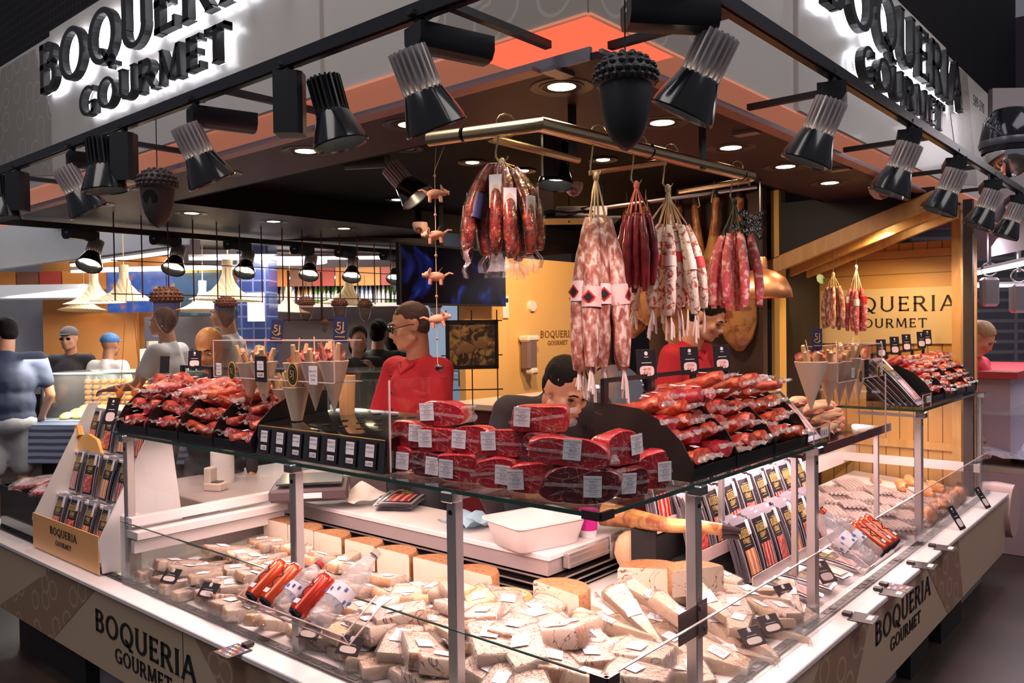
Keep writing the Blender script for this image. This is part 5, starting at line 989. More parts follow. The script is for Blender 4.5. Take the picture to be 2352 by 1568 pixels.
for i in range(6): r = empty('film_parcel', (3.0+.13*i, .055, .60), (0,0,U(-.3,.3)), 'shiny film wrapped orange parcel close to the far right pane, %s from the left' % ORD[i], 'parcel', 'film parcels behind the far right pane'); MB().ell((0,0,.0),(.06,.04,.05)).wob(.012,20,i).build('parcel_body', orch, r); MB().ell((0,0,.0),(.064,.044,.054)).wob(.018,26,i+4).build('film', film, r)
# ================= hanging sausages
def S_hook(p, ln, label, ang=0):
    r = empty('meat_hook', p, (0, 0, ang), label, 'hook', 'steel hooks on the brass pipe'); pts = []
    for k in range(7): a = PI*(1.1-k/6*1.2); pts.append((.027*math.cos(a), 0, .0+.027*math.sin(a)))
    x0 = pts[-1][0]; pts += [(x0-.006, 0, -.035), (x0-.002, 0, -ln*.5), (x0+.004, 0, -ln*.8)]
    for k in range(8): a = PI*(.1-k/7*1.05); pts.append((x0+.004-.018+.018*math.cos(a), 0, -ln*.85+.018*math.sin(a)))
    MB().tube(pts, .0028, 7).build('hook_wire', brass, r); return V(p)+Matrix.Rotation(ang, 3, 'Z') @ V((x0-.014, 0, -ln*.85-.018))
def bundle(tie, n, top, L, r0, spread, rtop, label, m, sm, group=None, seed=0, film_=False, tails=0, band=None, cat='sausage', kink=0, diam=0, lab=None):
    r = empty('sausage_bundle', tie, (0,0,0), label, cat, 'sausage bundles hanging from the brass pipe' if group is None else group); rr = random.Random(seed)
    for k in range(n):
        a = 2*PI*k/n+rr.uniform(-.2,.2); inr = 1 if k % 3 else .55; d = V((math.cos(a), math.sin(a), 0)); z1 = -top-rr.uniform(0, .02); LL = L*rr.uniform(.93, 1.03)
        p0 = d*rtop*inr+V((0,0,z1)); p1 = d*spread*inr+V((0,0,z1-LL)); pts = []; rs = []
        for j in range(13):
            t = j/12; bow = math.sin(PI*t)*.012*(1+kink); q = p0.lerp(p1, t)+d*bow+V((rr.uniform(-1,1),rr.uniform(-1,1),0))*.001; pts.append(q); rs.append(r0*(.25+.75*min(1, math.sin(PI*min(max(t*.94+.03,0),1))**.35*1.02)))
        b = MB().tube(pts, rs, 12); b.wob(r0*.16, 22 if r0 > .02 else 40, k+seed); s_ = b.build('sausage', m, r, ang=80)
        MB().tube([(0,0,0), d*.012+V((0,0,-top*.4)), p0+V((0,0,.005))], .0024 if tails else .0018, 5).build('string', sm, r)
        if band:
            q = p0.lerp(p1, band[0]+rr.uniform(-.04,.04))+d*.012; ax = (p1-p0).normalized(); M = frame(q, -ax)
            bb = MB().lathe([(r0*1.10,-band[1]/2),(r0*1.12,0),(r0*1.10,band[1]/2)], 14, M); bb.build('paper_band', band[2] if k % 2 else band[3], s_)
            if diam: e = MB(); Mf = face(q+d*(r0*1.14), d); s2 = r0*.8; e.prism([(s2,0),(0,s2),(-s2,0),(0,-s2)], 0, .0006, Mf); e.prism([(s2*.7,0),(0,s2*.7),(-s2*.7,0),(0,-s2*.7)], .0005, .001, Mf, 1); e.build('diamond_mark', [redink, ink], s_, 'red and black diamond mark')
        if film_:
            f = MB().tube([p+d*.003 for p in pts[1:]], [q*1.10 for q in rs[1:]], 10, cap=False).wob(.003, 45, k); f.build('film_sleeve', sleeve_, s_, ang=70)
            e1 = p1+V((0,0,-.002)); ph = rr.uniform(0,6); side = V((-d.y, d.x, 0)); MB().sheet(lambda u, v: tuple(e1+side*(v-.5)*(.03+.022*u)+V((0,0,-.050*u))+d*(.006*math.sin(6*u+ph)+.004*math.sin(9*v+ph)+.012*u)), 5, 6).build('film_tail', filmw, s_)
            if k % 4 != 1:
                q = p0.lerp(p1, .42+.1*(k % 3-1))+d*(.012+r0*1.25); Mf = face(q, d, up=(p0-p1)); e = MB(); e.box((0,0,0),(.036,.090,.0008),Mf); lines(e,.032,.082,12,Mf,1); e.box((0,-.03,.0006),(.010,.010,.0003),Mf,1); e.build('paper_label', [paperw, greyink], s_)
            elif k % 4 == 1: q = p0.lerp(p1,.5)+d*.012; MB().lathe([(r0*1.22,-.035),(r0*1.22,.035)], 14, frame(q, p0-p1)).build('dark_band', navy, s_)
        for j in range(tails):
            x = rr.uniform(-.008,.008); y = rr.uniform(-.008,.008); e = pts[-1]; ln = rr.uniform(.045,.10)
            MB().tube([e, e+V((x,y,-ln*.5)), e+V((x*1.6-.003,y*1.6,-ln)), e+V((x*1.6+.004,y*1.6,-ln-.004)), e+V((x*1.3+.006,y,-ln*.5)), e+V((.004,.002,-.01))], .0032 if L > .3 else .0020, 5).build('string_tail', rope_w, s_)
    MB().ell((0,0,-.004), (.010,.010,.016), n=10, k=6).build('knot', sm, r); return r
def pix(p): return V(p)
h1 = S_hook((.215, .455, 2.168), .105, 'hook holding the film wrapped chorizos, leftmost on the pipe', 2.3); bundle(h1, 11, .012, .245, .0195, .100, .036, 'bundle of nine glossy film wrapped chorizos with paper labels, leftmost at the corner', shiny, rope_y, seed=1, film_=True, kink=1)
h2 = S_hook((.50, .335, 2.168), .125, 'hook holding the long mouldy sausages, second on the pipe', 2.6); bundle(h2, 9, .125, .45, .0275, .082, .030, 'big bundle of long brown and white mouldy sausages with looping white strings', fuet, rope_y, seed=2, tails=2, band=(.52, .06, mat('pink_band', (.80,.52,.48), .5), mat('white_band', (.84,.74,.72), .5)), diam=1)
h3 = S_hook((.70, .32, 2.168), .13, 'hook holding the dark red sausages, third on the pipe', 2.6); bundle(h3, 10, .085, .235, .0145, .046, .032, 'bundle of smooth dark red sausages with red strings, behind the mouldy ones', redsa, rope_r, seed=3)
h4 = S_hook((.875, .309, 2.168), .12, 'hook holding the white sausages, fourth on the pipe', 2.6); bundle(h4, 14, .115, .285, .0185, .118, .062, 'bundle of white speckled sausages with red and white bands and straw coloured strings', fuet2, rope_y, seed=4, tails=2, band=(.42, .035, mat('red_band', (.62,.05,.05), .5), mat('cream_band', (.86,.76,.66), .5)))
h5 = S_hook((1.31, .281, 2.168), .12, 'hook at the right end of the pipe', 2.6); b5 = bundle(h5, 13, .115, .265, .0165, .086, .050, 'bundle of pink sausages with black lettered straps, rightmost on the pipe', fuet3, mat('green_black_string', (.02,.03,.02), .6), seed=5)
for k in range(8):
    M = X((U(-.03,.10)*.65, -U(-.03,.12)*.75, -.07+U(-.05,.04)), (0,0,0)) @ face((0,0,0), (-cF.x,-cF.y,0), spin=U(-1.2,1.0)); e = MB(); e.box((0,0,0),(.085,.016,.001),M); txt(e,'LA SELVA',.016,M @ Matrix.Translation((0,0,.0008)),1); e.build('lettered_strap',[ink,paperw],b5)
bundle((3.55, .72, 2.02-.13), 7, .06, .26, .0155, .055, .035, 'bundle of brown mouldy sausages with a green tag in front of the pine sign', fuet, rope_y, 'sausage bundles in the pine hut', seed=8); bundle((3.6, .60, 1.93), 7, .13, .26, .0155, .050, .032, 'bundle of pale red banded sausages with white strings in front of the pine sign', fuet3, rope_w, 'sausage bundles in the pine hut', seed=9, band=(.3,.04,redink,paperw))
for p, l in (((3.55,.72,1.89),'thin wire hook under the first pine beam'),((3.6,.60,1.93),'thin wire hook under the second pine beam')): r = empty('wire_hook', p, label=l, cat='hook', group='wire hooks in the pine hut'); MB().tube([(0,0,0),(.004,0,.05),(-.004,0,.12),(0,0,zr(p[1])-p[2]-.01)], .002, 5).build('hook_wire', brass, r)
r = empty('green_tag', (3.53, .79, 1.86), label='round green paper tag on the mouldy sausages in the hut', cat='tag'); MB().lathe([(.0001,.003),(.034,.003),(.034,0)], 7, face((0,0,0),(-.5,-.9,.3))).build('tag_paper', mat('green_tag', (.02,.14,.07), .3, coat=1), r)
# ---- hams on the rear rail 
hamskin = mat('whole_ham_skin', rough=.35, coat=.5, fn=nz([(.0,(.55,.26,.08)),(.45,(.60,.30,.10)),(.58,(.32,.10,.04)),(.75,(.45,.18,.06))], 10, 5, 1)); hoofm = mat('hoof', (.05,.03,.035), .4)
rr_ = empty('ham_rail', (2.3, 1.1, 2.26), label='steel rail carrying whole hams at the back of the stall', cat='rail'); ra, rb = V((2.53, 1.758, 2.296)), V((3.064, 0.989, 2.396)); wb(MB().tube([ra, rb], .016, 10), rr_, 'rail_tube', steel); wb(MB().box((ra.x+.03,ra.y-.03,(ra.z+2.44)/2),(.012,.012,2.44-ra.z)).box((rb.x-.03,rb.y+.03,(rb.z+2.44)/2),(.012,.012,2.44-rb.z)), rr_, 'rail_hanger', steel)
def whole_ham(top, L, label, seed, s=1):
    r = empty('whole_ham', top, (0, 0, U(0, 6)), label, 'ham', 'whole hams hanging at the back'); pts = []; rs = []
    prof = [(0,.022),(.05,.026),(.12,.024),(.25,.030),(.38,.045),(.52,.082),(.68,.108),(.82,.105),(.93,.075),(1.0,.02)]
    b = MB().tube([(.02*math.sin(3*t), .015*t, -L*t) for t, _ in prof], [q*s for _, q in prof], 16, flat=.72).wob(.008, 9, seed); b.build('ham_body', hamskin, r, ang=80)
    MB().tube([(0,0,.045),(0,.006,.02),(0,0,-.02)], [.008,.022,.023], 10, flat=.7).build('hoof', hoofm, r); MB().tube([(0,0,-.05),(.03,0,-.02),(.01,0,.10),(0,0,-.02)], .004, 5).build('hanging_cord', rope_y, r); return r
for k, (q, L, l, s) in enumerate((((2.678, 1.51, 2.292),.62,'whole ham hanging at the left end of the rear rail',1),((2.909, 1.473, 2.325),.60,'whole ham behind the white sausages',1),((2.869, 1.289, 2.314),.62,'whole ham behind the clerk head, paper label at its shin',1),((2.907, 1.168, 2.331),.66,'whole ham with tan label right of the white sausages',1.05),((3.046, 1.084, 2.336),.80,'big dark golden ham at the right end of the rear rail beside the copper lamp',1.15),((2.735, 1.674, 2.302),.70,'whole ham behind the dark red sausages',1.05),((3.033, 1.482, 2.339),.82,'low hanging ham behind the young clerk shoulder',1.1))): whole_ham(q, L*1.13, l, k, s*1.13)
# ham leg on the worktop, tub and small things
r = empty('cured_ham', (1.25, .80, .80), label='cured ham leg lying on the worktop with its dark hoof over the packets', cat='ham'); hp = [V((1.228, 0.838, 0.83)), V((1.257, 0.721, 0.82)), V((0.975, 0.38, 0.899)), V((0.999, 0.276, 0.903)), V((1.029, 0.21, 0.899))]
wb(MB().tube(hp, [.052,.040,.027,.022,.020], 14).wob(.006, 14, 3), r, 'leg', hamskin); wb(MB().tube([hp[-1]+V((-.004,.002,.002)), hp[-1]+(hp[-1]-hp[-2])*.8], [.020,.010], 10), r, 'hoof', hoofm, 'dark split hoof'); wb(MB().tube([hp[-1]+V((-.004,.002,-.018)), hp[-1]+(hp[-1]-hp[-2])*.7+V((0,0,-.022))], [.014,.008], 8), r, 'hoof_toe', hoofm)
wb(MB().ell((1.22,.70,.70),(.06,.07,.08)).wob(.02,12,2), r, 'ham_rind', mat('rind_fat', (.80,.50,.30), .4))
r = empty('plastic_tub', (.93, .95, .752), (0,0,R(-14)), 'white rectangular plastic tub on the worktop corner', 'tub'); n = 8
def rrect(hx, hy, c, z): return [(hx*sx-(c*sx)+c*math.cos(a)*1, hy*sy-(c*sy)+c*math.sin(a), z) for sx, sy, a0 in ((1,1,0),(-1,1,PI/2),(-1,-1,PI),(1,-1,1.5*PI)) for a in [a0+PI/2*k/4 for k in range(5)]]
rg = [rrect(.135,.095,.03,.0), rrect(.14,.10,.03,.006), rrect(.165,.125,.035,.098), rrect(.178,.138,.038,.100), rrect(.178,.138,.038,.106), rrect(.162,.122,.035,.106), rrect(.137,.097,.03,.008)]; b = MB(); b.add([p for g_ in rg for p in g_], [(i*20+k, i*20+(k+1) % 20, (i+1)*20+(k+1) % 20, (i+1)*20+k) for i in range(6) for k in range(20)]+[tuple(range(20))[::-1], tuple(range(120,140))]); b.build('tub_shell', mat('tub_white', (.84,.78,.76), .35), r)
r = empty('cup', (1.134, 0.844, 0.752), label='magenta drinking cup beside the white tub', cat='cup'); MB().lathe([(.030,0),(.034,.03)], 18).build('clear_foot', whitep, r); MB().lathe([(.034,.03),(.040,.11),(.037,.11),(.03,.03)], 18).build('cup_wall', mat('magenta', (.62,.02,.30), .3), r)
r = empty('blue_cloth', (.95, 1.34, .752), label='crumpled light blue cleaning cloth behind the post', cat='cloth'); MB().sheet(lambda u, v: (.20*(u-.5), .16*(v-.5), .028+.020*math.sin(7*u+3*v)+.012*math.sin(15*v)), 16, 14).wob(.015, 14, 3).build('cloth_fold', mat('blue_cloth', (.40,.60,.74), .9, bump=.5, bscale=200), r)
r = empty('folded_paper', (.98, 2.10, .752), label='crumpled white wrapping paper on the worktop left of the packets', cat='paper'); MB().sheet(lambda u, v: (.24*(u-.5), .24*(v-.5), .03+.05*abs(u-.4)*v+.010*math.sin(9*u)), 10, 8).wob(.02, 9, 5).build('paper_sheet', mat('wrap_paper', (.86,.78,.76), .7), r)
r = empty('weighing_scale', (0.801, 2.232, 0.86), (0,0,R(-40)), 'dark counter scale with shiny pan behind the left case', 'scale'); MB().box((0,0,-.03),(.36,.32,.06),bev=.012).build('scale_body', mat('scale_dark', (.09,.06,.07), .4), r); MB().box((0,0,.02),(.30,.28,.01),bev=.003).build('pan', chrome, r); MB().box((0,-.162,-.03),(.12,.002,.025)).build('white_stickers', paperw, r)
wb(MB().box((1.2,2.35,.40),(.6,.5,.76)), r, 'stand_cabinet', darkbr) if False else None
r = empty('side_cabinet', (1.0, 2.75, .4), label='grey side cabinet with small machines behind the end ledge', cat='cabinet'); wb(MB().box((.95, 2.85, .40), (1.1, .7, .80), bev=.005), r, 'cabinet_body', mat('cab_grey', (.42,.34,.36), .5)); wb(MB().box((.62, 2.49, .72), (.30, .004, .16)), r, 'white_panel', whitep)
r = empty('card_terminal', (.58, 2.72, .80), (0,0,.4), 'beige and black card terminal on the grey cabinet', 'machine'); MB().box((0,0,.02),(.07,.10,.04),bev=.006).box((0,.03,.07),(.06,.04,.09),bev=.006).build('terminal_body', mat('beige', (.66,.54,.48), .4), r); MB().box((0,-.01,.043),(.05,.04,.004)).build('keypad', black, r)
r = empty('paper_roll', (.72, 2.9, .80), label='white paper roll on a dispenser on the grey cabinet', cat='roll'); MB().lathe([(.015,0),(.06,0),(.06,.16),(.015,.16)], 20).build('roll', whitep, r)
r = empty('card_reader', (1.911, 0.871, 0.8), (0,0,.5), 'dark card reader with a blue screen on the worktop behind the right post', 'machine'); MB().box((0,0,.0),(.09,.16,.05),bev=.012).build('reader_body', mat('reader_dark', (.04,.035,.045), .35), r); MB().box((0,.02,.0265),(.05,.05,.002)).build('screen', emis('blue_screen', (.25,.25,.9), .8), r)
# ---- left end: dark packs bin, wooden board, black boxes
r = empty('pack_bin', (.12, 3.60, .55), label='black bin of vacuum packs at the far left end of the counter', cat='bin'); wb(MB().box((.0,3.66,.66),(.01,.52,.24)).box((.18,3.40,.66),(.36,.01,.24)).box((.18,3.92,.66),(.36,.01,.24)), r, 'bin_wall', gl); wb(MB().box((.12,3.66,.60),(.22,.50,.10)), r, 'stacked_packs', mat('dark_packs', rough=.2, coat=1, cb=1, fn=nz([(.3,(.01,.01,.01)),(.7,(.06,.02,.02))], 20)))
for k in range(9): r = empty('salami_pack', (.08+.10*(k % 3), 3.50+.13*(k//3)+.02*(k % 2), .79+.012*(k % 2)), (U(-.1,.1), U(-.1,.1), R(40)+U(-.3,.3)), 'pink sliced salami pack on top of the black bin, %s from the front' % ORD[k], 'salami', 'salami packs on the black bin'); MB().box((0,0,0),(.17,.10,.02),bev=.006).wob(.004,30,k).build('pack_body', salm, r); MB().box((0,0,.002),(.19,.12,.024),bev=.004).wob(.005,30,k+3).build('film', film, r)
r = empty('wooden_pig_board', (.16, 3.25, .80), label='pig shaped wooden board with a black eye beside the white stand', cat='board'); pr = [(-.13,.04),(-.10,.09),(-.04,.13),(.05,.15),(.16,.13),(.22,.07),(.22,-.04),(.15,-.12),(.05,-.15),(-.03,-.10),(-.06,-.05),(-.12,-.03)]
MB().prism(pr[::-1], -.009, .009, face((0,0,.14),(-1,0,.1))).build('board', mat('light_wood', rough=.4, fn=wave([(.2,(.82,.44,.12)),(.8,(.90,.56,.20))], 8, 4)), r); MB().lathe([(.0001,.0105),(.007,.0105)], 12, face((0,0,.14),(-1,0,.1)) @ Matrix.Translation((-.04,.05,0))).build('eye_hole', black, r)
MB().prism([(-.02,.14),(-.06,.19),(-.09,.17),(-.07,.12)], -.006, .02, face((0,0,.14),(-1,0,.1))).build('ear', mat('light_wood', ()), r)
# ---- clay pigs on a string
clay = mat('terracotta', (.72,.34,.20), .75); r = empty('pig_garland', (.17, .69, 2.13), label='string of small clay pigs with beads hanging from the left end of the brass tube', cat='garland'); wb(MB().tube([(.17,.69,2.128),(.165,.692,2.06),(.175,.66,2.13),(.165,.692,2.06),(.165,.692,1.49)], .0011, 5), r, 'string', rope_y)
for z in (2.045, 1.93, 1.81, 1.69, 1.565): wb(MB().ell((.165,.692,z),.0045,n=8,k=6), r, 'bead', clay)
for z, fl, tlt in ((1.992,1,0),(1.87,-1,.08),(1.748,-1,-.05),(1.622,1,-.15)):
    Q = Matrix.Translation((.165,.692,z)) @ Matrix.Rotation(R(-49)+(0 if fl > 0 else PI), 4, 'Z') @ Matrix.Rotation(tlt, 4, 'Y'); b = MB(); b.ell((0,0,0),(.026,.014,.014),Q); b.ell((.026,0,.004),(.012,.011,.011),Q); b.tube([(.034,0,.003),(.042,0,.002)],[.006,.0065],8,Q)
    for sx in (-.014,.016):
        for sy in (-.007,.007): b.tube([(sx,sy,-.008),(sx*1.1,sy*1.2,-.024)],[.006,.0045],6,Q)
    for sy in (-.009,.009): b.tube([(.022,sy,.012),(.018,sy*1.6,.024)],[.005,.002],6,Q); b.prism([(-.004,0),(-.018,.018),(-.008,.006)],-.001,.001,Q @ Matrix.Translation((0,sy,.010)) @ Matrix.Rotation(PI/2,4,'X'))
    b.tube([(-.026,0,.004),(-.038,0,.012),(-.05,0,.010)],[.004,.003,.002],6,Q); wb(b, r, 'clay_pig', clay)
r2 = empty('dark_bead', (.168, .688, 1.478), label='flat dark bead at the bottom of the pig string', cat='bead'); MB().ell((0,0,0),(.0135,.0135,.012),n=14,k=8).build('bead_body', mat('dark_glass', (.03,.006,.008), .08, coat=1), r2)
# ---- wall things
def wbx(name, p, label, cat, parts):
    r = empty(name, p, label=label, cat=cat)
    for nm, mbb, m_ in parts: mbb.build(nm, m_, r)
    return r
wbx('television', (2.45, 2.86, 1.94), 'flat television showing a dark blue picture, high beside the yellow wall', 'television', [('tv_body', MB().box((0,.02,0),(1.02,.04,.40),bev=.004), black), ('screen', MB().box((0,-.001,.0),(.99,.004,.37)), mat('tv_screen', (0,0,0), .2, fn=lambda nt, b: (nt.links.new(_ramp(nt, _noise(nt, 2.6, 2, 1.5), [(.57,(.0,.0,.002)),(.64,(.003,.008,.07)),(.72,(.03,.05,.36)),(.80,(.01,.01,.06))]), b.inputs['Emission Color']), setattr(b.inputs['Emission Strength'], 'default_value', .9)))), ('wall_bracket', MB().box((0,.1,.05),(.2,.16,.1)).box((0,.16,.28),(.04,.04,.5)), black)])
fr = (1.735, 2.044, 1.499)
r = wbx('picture_frame', fr, 'framed photograph of grazing pigs under oaks, hanging on a black wire grid', 'picture', [('frame', MB().box((0,0,.125),(.29,.02,.02)).box((0,0,-.125),(.29,.02,.02)).box((-.135,0,0),(.02,.02,.27)).box((.135,0,0),(.02,.02,.27)), black), ('photograph', MB().box((0,.003,0),(.26,.008,.24)), mat('pig_photo', rough=.4, fn=lambda nt, b: nt.links.new(_mix(nt, _ramp(nt, _noise(nt, 22, 4, 1), [(.42,(0,0,0)),(.6,(1,1,1))]), (.05,.03,.02), (.50,.32,.12)), b.inputs['Base Color'])))]); r.rotation_euler = (0,0,YAW-PI/2+.1)
b = MB(); b.ell((-.03,-.004,-.02),(.045,.003,.028)).ell((-.075,-.004,-.04),(.02,.003,.018)).ell((.05,-.004,-.0),(.04,.003,.026)).box((-.05,-.004,-.055),(.008,.002,.04)).box((-.005,-.004,-.055),(.008,.002,.04)).box((.07,-.004,-.035),(.007,.002,.04)); b.build('painted_pigs', mat('pig_brown', (.30,.16,.08), .6), r)
b = MB()
for k in range(3): b.box((-.14+.14*k, .02, -.14), (.006,.006,.66))
for k in range(4): b.box((0,.02,-.44+.19*k),(.34,.006,.006))
b.build('wire_grid', black, r)
wbx('thermostat', (3.11, 3.0, 1.74), 'white thermostat with small dark display on the yellow wall', 'thermostat', [('case', MB().box((0,0,0),(.065,.02,.17),bev=.005), whitep), ('display', MB().box((0,-.011,.05),(.04,.002,.03)), black)])
wbx('round_sensor', (3.42, 2.99, 1.75), 'white round knob sensor on the yellow wall', 'sensor', [('disc', MB().lathe([(.0001,.03),(.04,.03),(.045,0)],18,face((0,.02,0),(0,-1,0))), whitep)])
wbx('soap_dispenser', (3.32, 2.95, 1.38), 'white and grey soap dispenser on the yellow wall', 'dispenser', [('case', MB().box((0,0,0),(.11,.10,.25),bev=.02), mat('grey_plastic', (.22,.15,.17), .3)), ('top_cover', MB().box((0,-.003,.12),(.14,.11,.05),bev=.015), whitep), ('nozzle', MB().box((0,-.03,-.13),(.08,.08,.05),bev=.015), whitep)])
b = MB(); Mw = face((3.76, 3.008, 1.50), (0,-1,0)); word(b, 'BOQUERIA', .055, 0, .003, Mw @ Matrix.Diagonal((1.2,1,1,1))); word(b, 'GOURMET', .034, 0, .003, Mw @ Matrix.Translation((0,-.06,0)) @ Matrix.Diagonal((1.2,1,1,1))); o = b.build('shop_name', mat('brown_letters', (.35,.17,.06), .6), label='small brown shop name lettering on the yellow wall', cat='lettering')
def dome(p, label, s=1, down_=True):
    r = empty('dome_camera', p, label=label, cat='camera', group='white dome cameras'); MB().lathe([(.0001,0),(.055*s,0),(.058*s,-.02*s),(.05*s,-.05*s),(.03*s,-.075*s),(.0001,-.085*s)],20).build('dome_shell', mat('camera_pink', (.80,.55,.52), .4), r); M = frame((-.028*s,-.022*s,-.055*s),(-.7,-.5,-.6)); MB().lathe([(.020*s,.0),(.026*s,.012*s),(.018*s,.014*s),(.0001,.006*s)],14,M).build('lens', mat('camera_lens', (.25,.08,.08), .2), r)
dome((2.70, .19, 2.275), 'white dome camera under the right edge of the ceiling, beside the pine hut'); dome((2.25, 3.0, 2.30), 'pale dome camera near the television', .9); dome((1.75, 1.35, 2.30), 'white dome camera in the dark recess above the hams', .8)
r = empty('copper_pendant', (3.0, .42, 1.77), label='copper dome pendant lamp beside the pink sausages', cat='pendant'); r.location = (2.3, 0.63, 1.719); r.scale = (1.45,1.45,1.25); MB().lathe([(.10,0),(.102,.004),(.098,.035),(.080,.075),(.05,.10),(.022,.112),(.02,.15),(.014,.16),(.0001,.16)],28).build('shade', mat('copper', (.80,.34,.16), .38, .9), r); MB().lathe([(.0001,.03),(.03,.03)],12).build('bulb', emis('warm_bulb', (1,.7,.35), 6), r); MB().tube([(0,0,.16),(0,0,(2.3-r.location.z)/1.25)],.003,5).build('cord', black, r)
# slicer behind the bending man and black equipment on the ceiling
p = V((1.702, 1.157, 1.278)); r = empty('meat_slicer', p, label='polished meat slicer behind the man in black', cat='slicer'); r.rotation_euler=(0,0,YAW-PI/2); MB().lathe([(.0001,.012),(.13,.012),(.14,0),(.13,-.012),(.0001,-.012)],28,face((.06,0,.0),(0,-1,.2))).build('blade', chrome, r); MB().box((-.12,.05,-.02),(.28,.14,.16),bev=.04).build('slicer_body', steel, r); MB().box((.0,.1,-.13),(.5,.3,.06),bev=.01).build('slicer_base', steel, r)
p = V((1.793, 1.538, 2.195)); r = empty('speaker_shelf', p, label='black ceiling shelf with wires and a pale board above the yellow wall', cat='shelf'); r.rotation_euler=(0,0,YAW-PI/2); MB().box((.05,0,-.06),(.6,.25,.01)).box((.1,0,.13),(.008,.008,.4)).build('shelf_board', black, r); MB().box((-.06,0,.05),(.16,.01,.16)).build('pale_board', mat('pale_board', (.40,.28,.24), .6), r); MB().box((.16,0,-.02),(.26,.12,.05),bev=.005).build('white_router', mat('router_grey', (.5,.4,.38), .5), r)
for k in range(5): MB().tube([(U(-.2,.25),U(-.1,.1),-.05+U(0,.05)) for _ in range(6)], .004, 5).build('cable', black, r)

# ================= people 
def skinm(n, c): return mat('skin_'+n, c, .5, coat=.1, fn=nz([(.3, tuple(q*.94 for q in c)), (.7, tuple(min(1,q*1.05) for q in c))], 12))
def cloth(n, c): return mat('cloth_'+n, c, .8, bump=.35, bscale=14)
sA = skinm('warm', (.68,.34,.22)); sB = skinm('tan', (.56,.27,.17)); sC = skinm('brown', (.40,.19,.11))
red_sh = cloth('red', (.50,.012,.028)); blk_sh = cloth('black', (.022,.016,.022)); navy_sh = cloth('navy', (.035,.05,.10)); white_sh = cloth('white', (.88,.86,.88)); dk_sh = cloth('dark', (.03,.028,.035)); greyp = cloth('grey_shorts', (.40,.42,.46)); darkp = cloth('dark_trousers', (.03,.03,.04))
hbl = mat('hair_black', (.009,.006,.006), .7, spec=.15, bump=.6, bscale=120); hgr = mat('hair_grey', (.10,.06,.055), .75, spec=.2, bump=.6, bscale=120); hbr = mat('hair_brown', (.14,.06,.03), .6, bump=.6, bscale=120)
eyew = mat('eye_white', (.75,.70,.68), .25); eyed = mat('eye_dark', (.03,.015,.01), .15); lipm = mat('lips', (.48,.14,.12), .45); scarf = mat('headscarf_blue', (.05,.16,.40), .7, bump=.4, bscale=30); capm_ = mat('cap_grey', (.12,.11,.12), .7)
def tf(M, p): return M @ V(p)
def head_prims(M):
    E = lambda c, r, Q=None: ('e', M @ V(c), r, M.to_3x3().to_4x4())
    C_ = lambda a, b_, r0, r1: ('c', M @ V(a), M @ V(b_), r0*.93, r1*.93)
    p = [E((-.014,0,.035),(.097,.077,.086)), E((.028,0,-.03),(.062,.060,.085)), E((.036,0,-.075),(.050,.050,.040)), E((.068,0,-.100),(.022,.026,.018)),
        C_((.088,0,.006),(.110,0,-.032),.0075,.012), E((.103,.011,-.036),(.012,.008,.008)), E((.103,-.011,-.036),(.012,.008,.008)),
        C_((.080,-.040,.022),(.088,0,.020),.010,.012), C_((.080,.040,.022),(.088,0,.020),.010,.012), E((.062,.038,-.025),(.028,.024,.024)), E((.062,-.038,-.025),(.028,.024,.024)),
        E((.088,0,-.060),(.013,.025,.007)), E((.085,0,-.072),(.013,.021,.008)), C_((.0,.062,-.06),(.05,.030,-.095),.018,.018), C_((.0,-.062,-.06),(.05,-.030,-.095),.018,.018)]
    for s in (-1, 1): p += [E((-.012, s*.078, -.005),(.019,.007,.032)), C_((-.020, s*.082, .018),(-.026, s*.084, -.010),.006,.006), C_((-.004, s*.079,.020),(-.022,s*.083,.026),.005,.005)]
    return p
def hand_prims(w_, d, side, curl=.35, n=(0,0,-1)):
    """palm at wrist w_, pointing d; n = palm normal; side +1 thumb on the d x n side"""
    d = V(d).normalized(); n = V(n); n = (n-d*n.dot(d)).normalized(); t = d.cross(n)*side; w_ = V(w_); pr = []
    pr += [('c', w_+d*.01, w_+d*.075-t*.018, .018, .016), ('c', w_+d*.01, w_+d*.078+t*.0, .018, .016), ('c', w_+d*.01, w_+d*.075+t*.02, .018, .015)]
    for k, (o, L) in enumerate(((.030,.072),(.010,.080),(-.010,.075),(-.029,.058))):
        a = w_+d*.085+t*o; q = a+(d*math.cos(curl)+n*math.sin(curl))*L*.5; e = q+(d*math.cos(curl*2.2)+n*math.sin(curl*2.2))*L*.5; pr += [('c', a, q, .0088, .008), ('c', q, e, .008, .0068)]
    a = w_+d*.025+t*.022; q = a+(d*.6+t*.75+n*.2).normalized()*.04; pr += [('c', a, q, .011, .0095), ('c', q, q+(d*.85+t*.3+n*.3).normalized()*.032, .0095, .008)]
    return pr
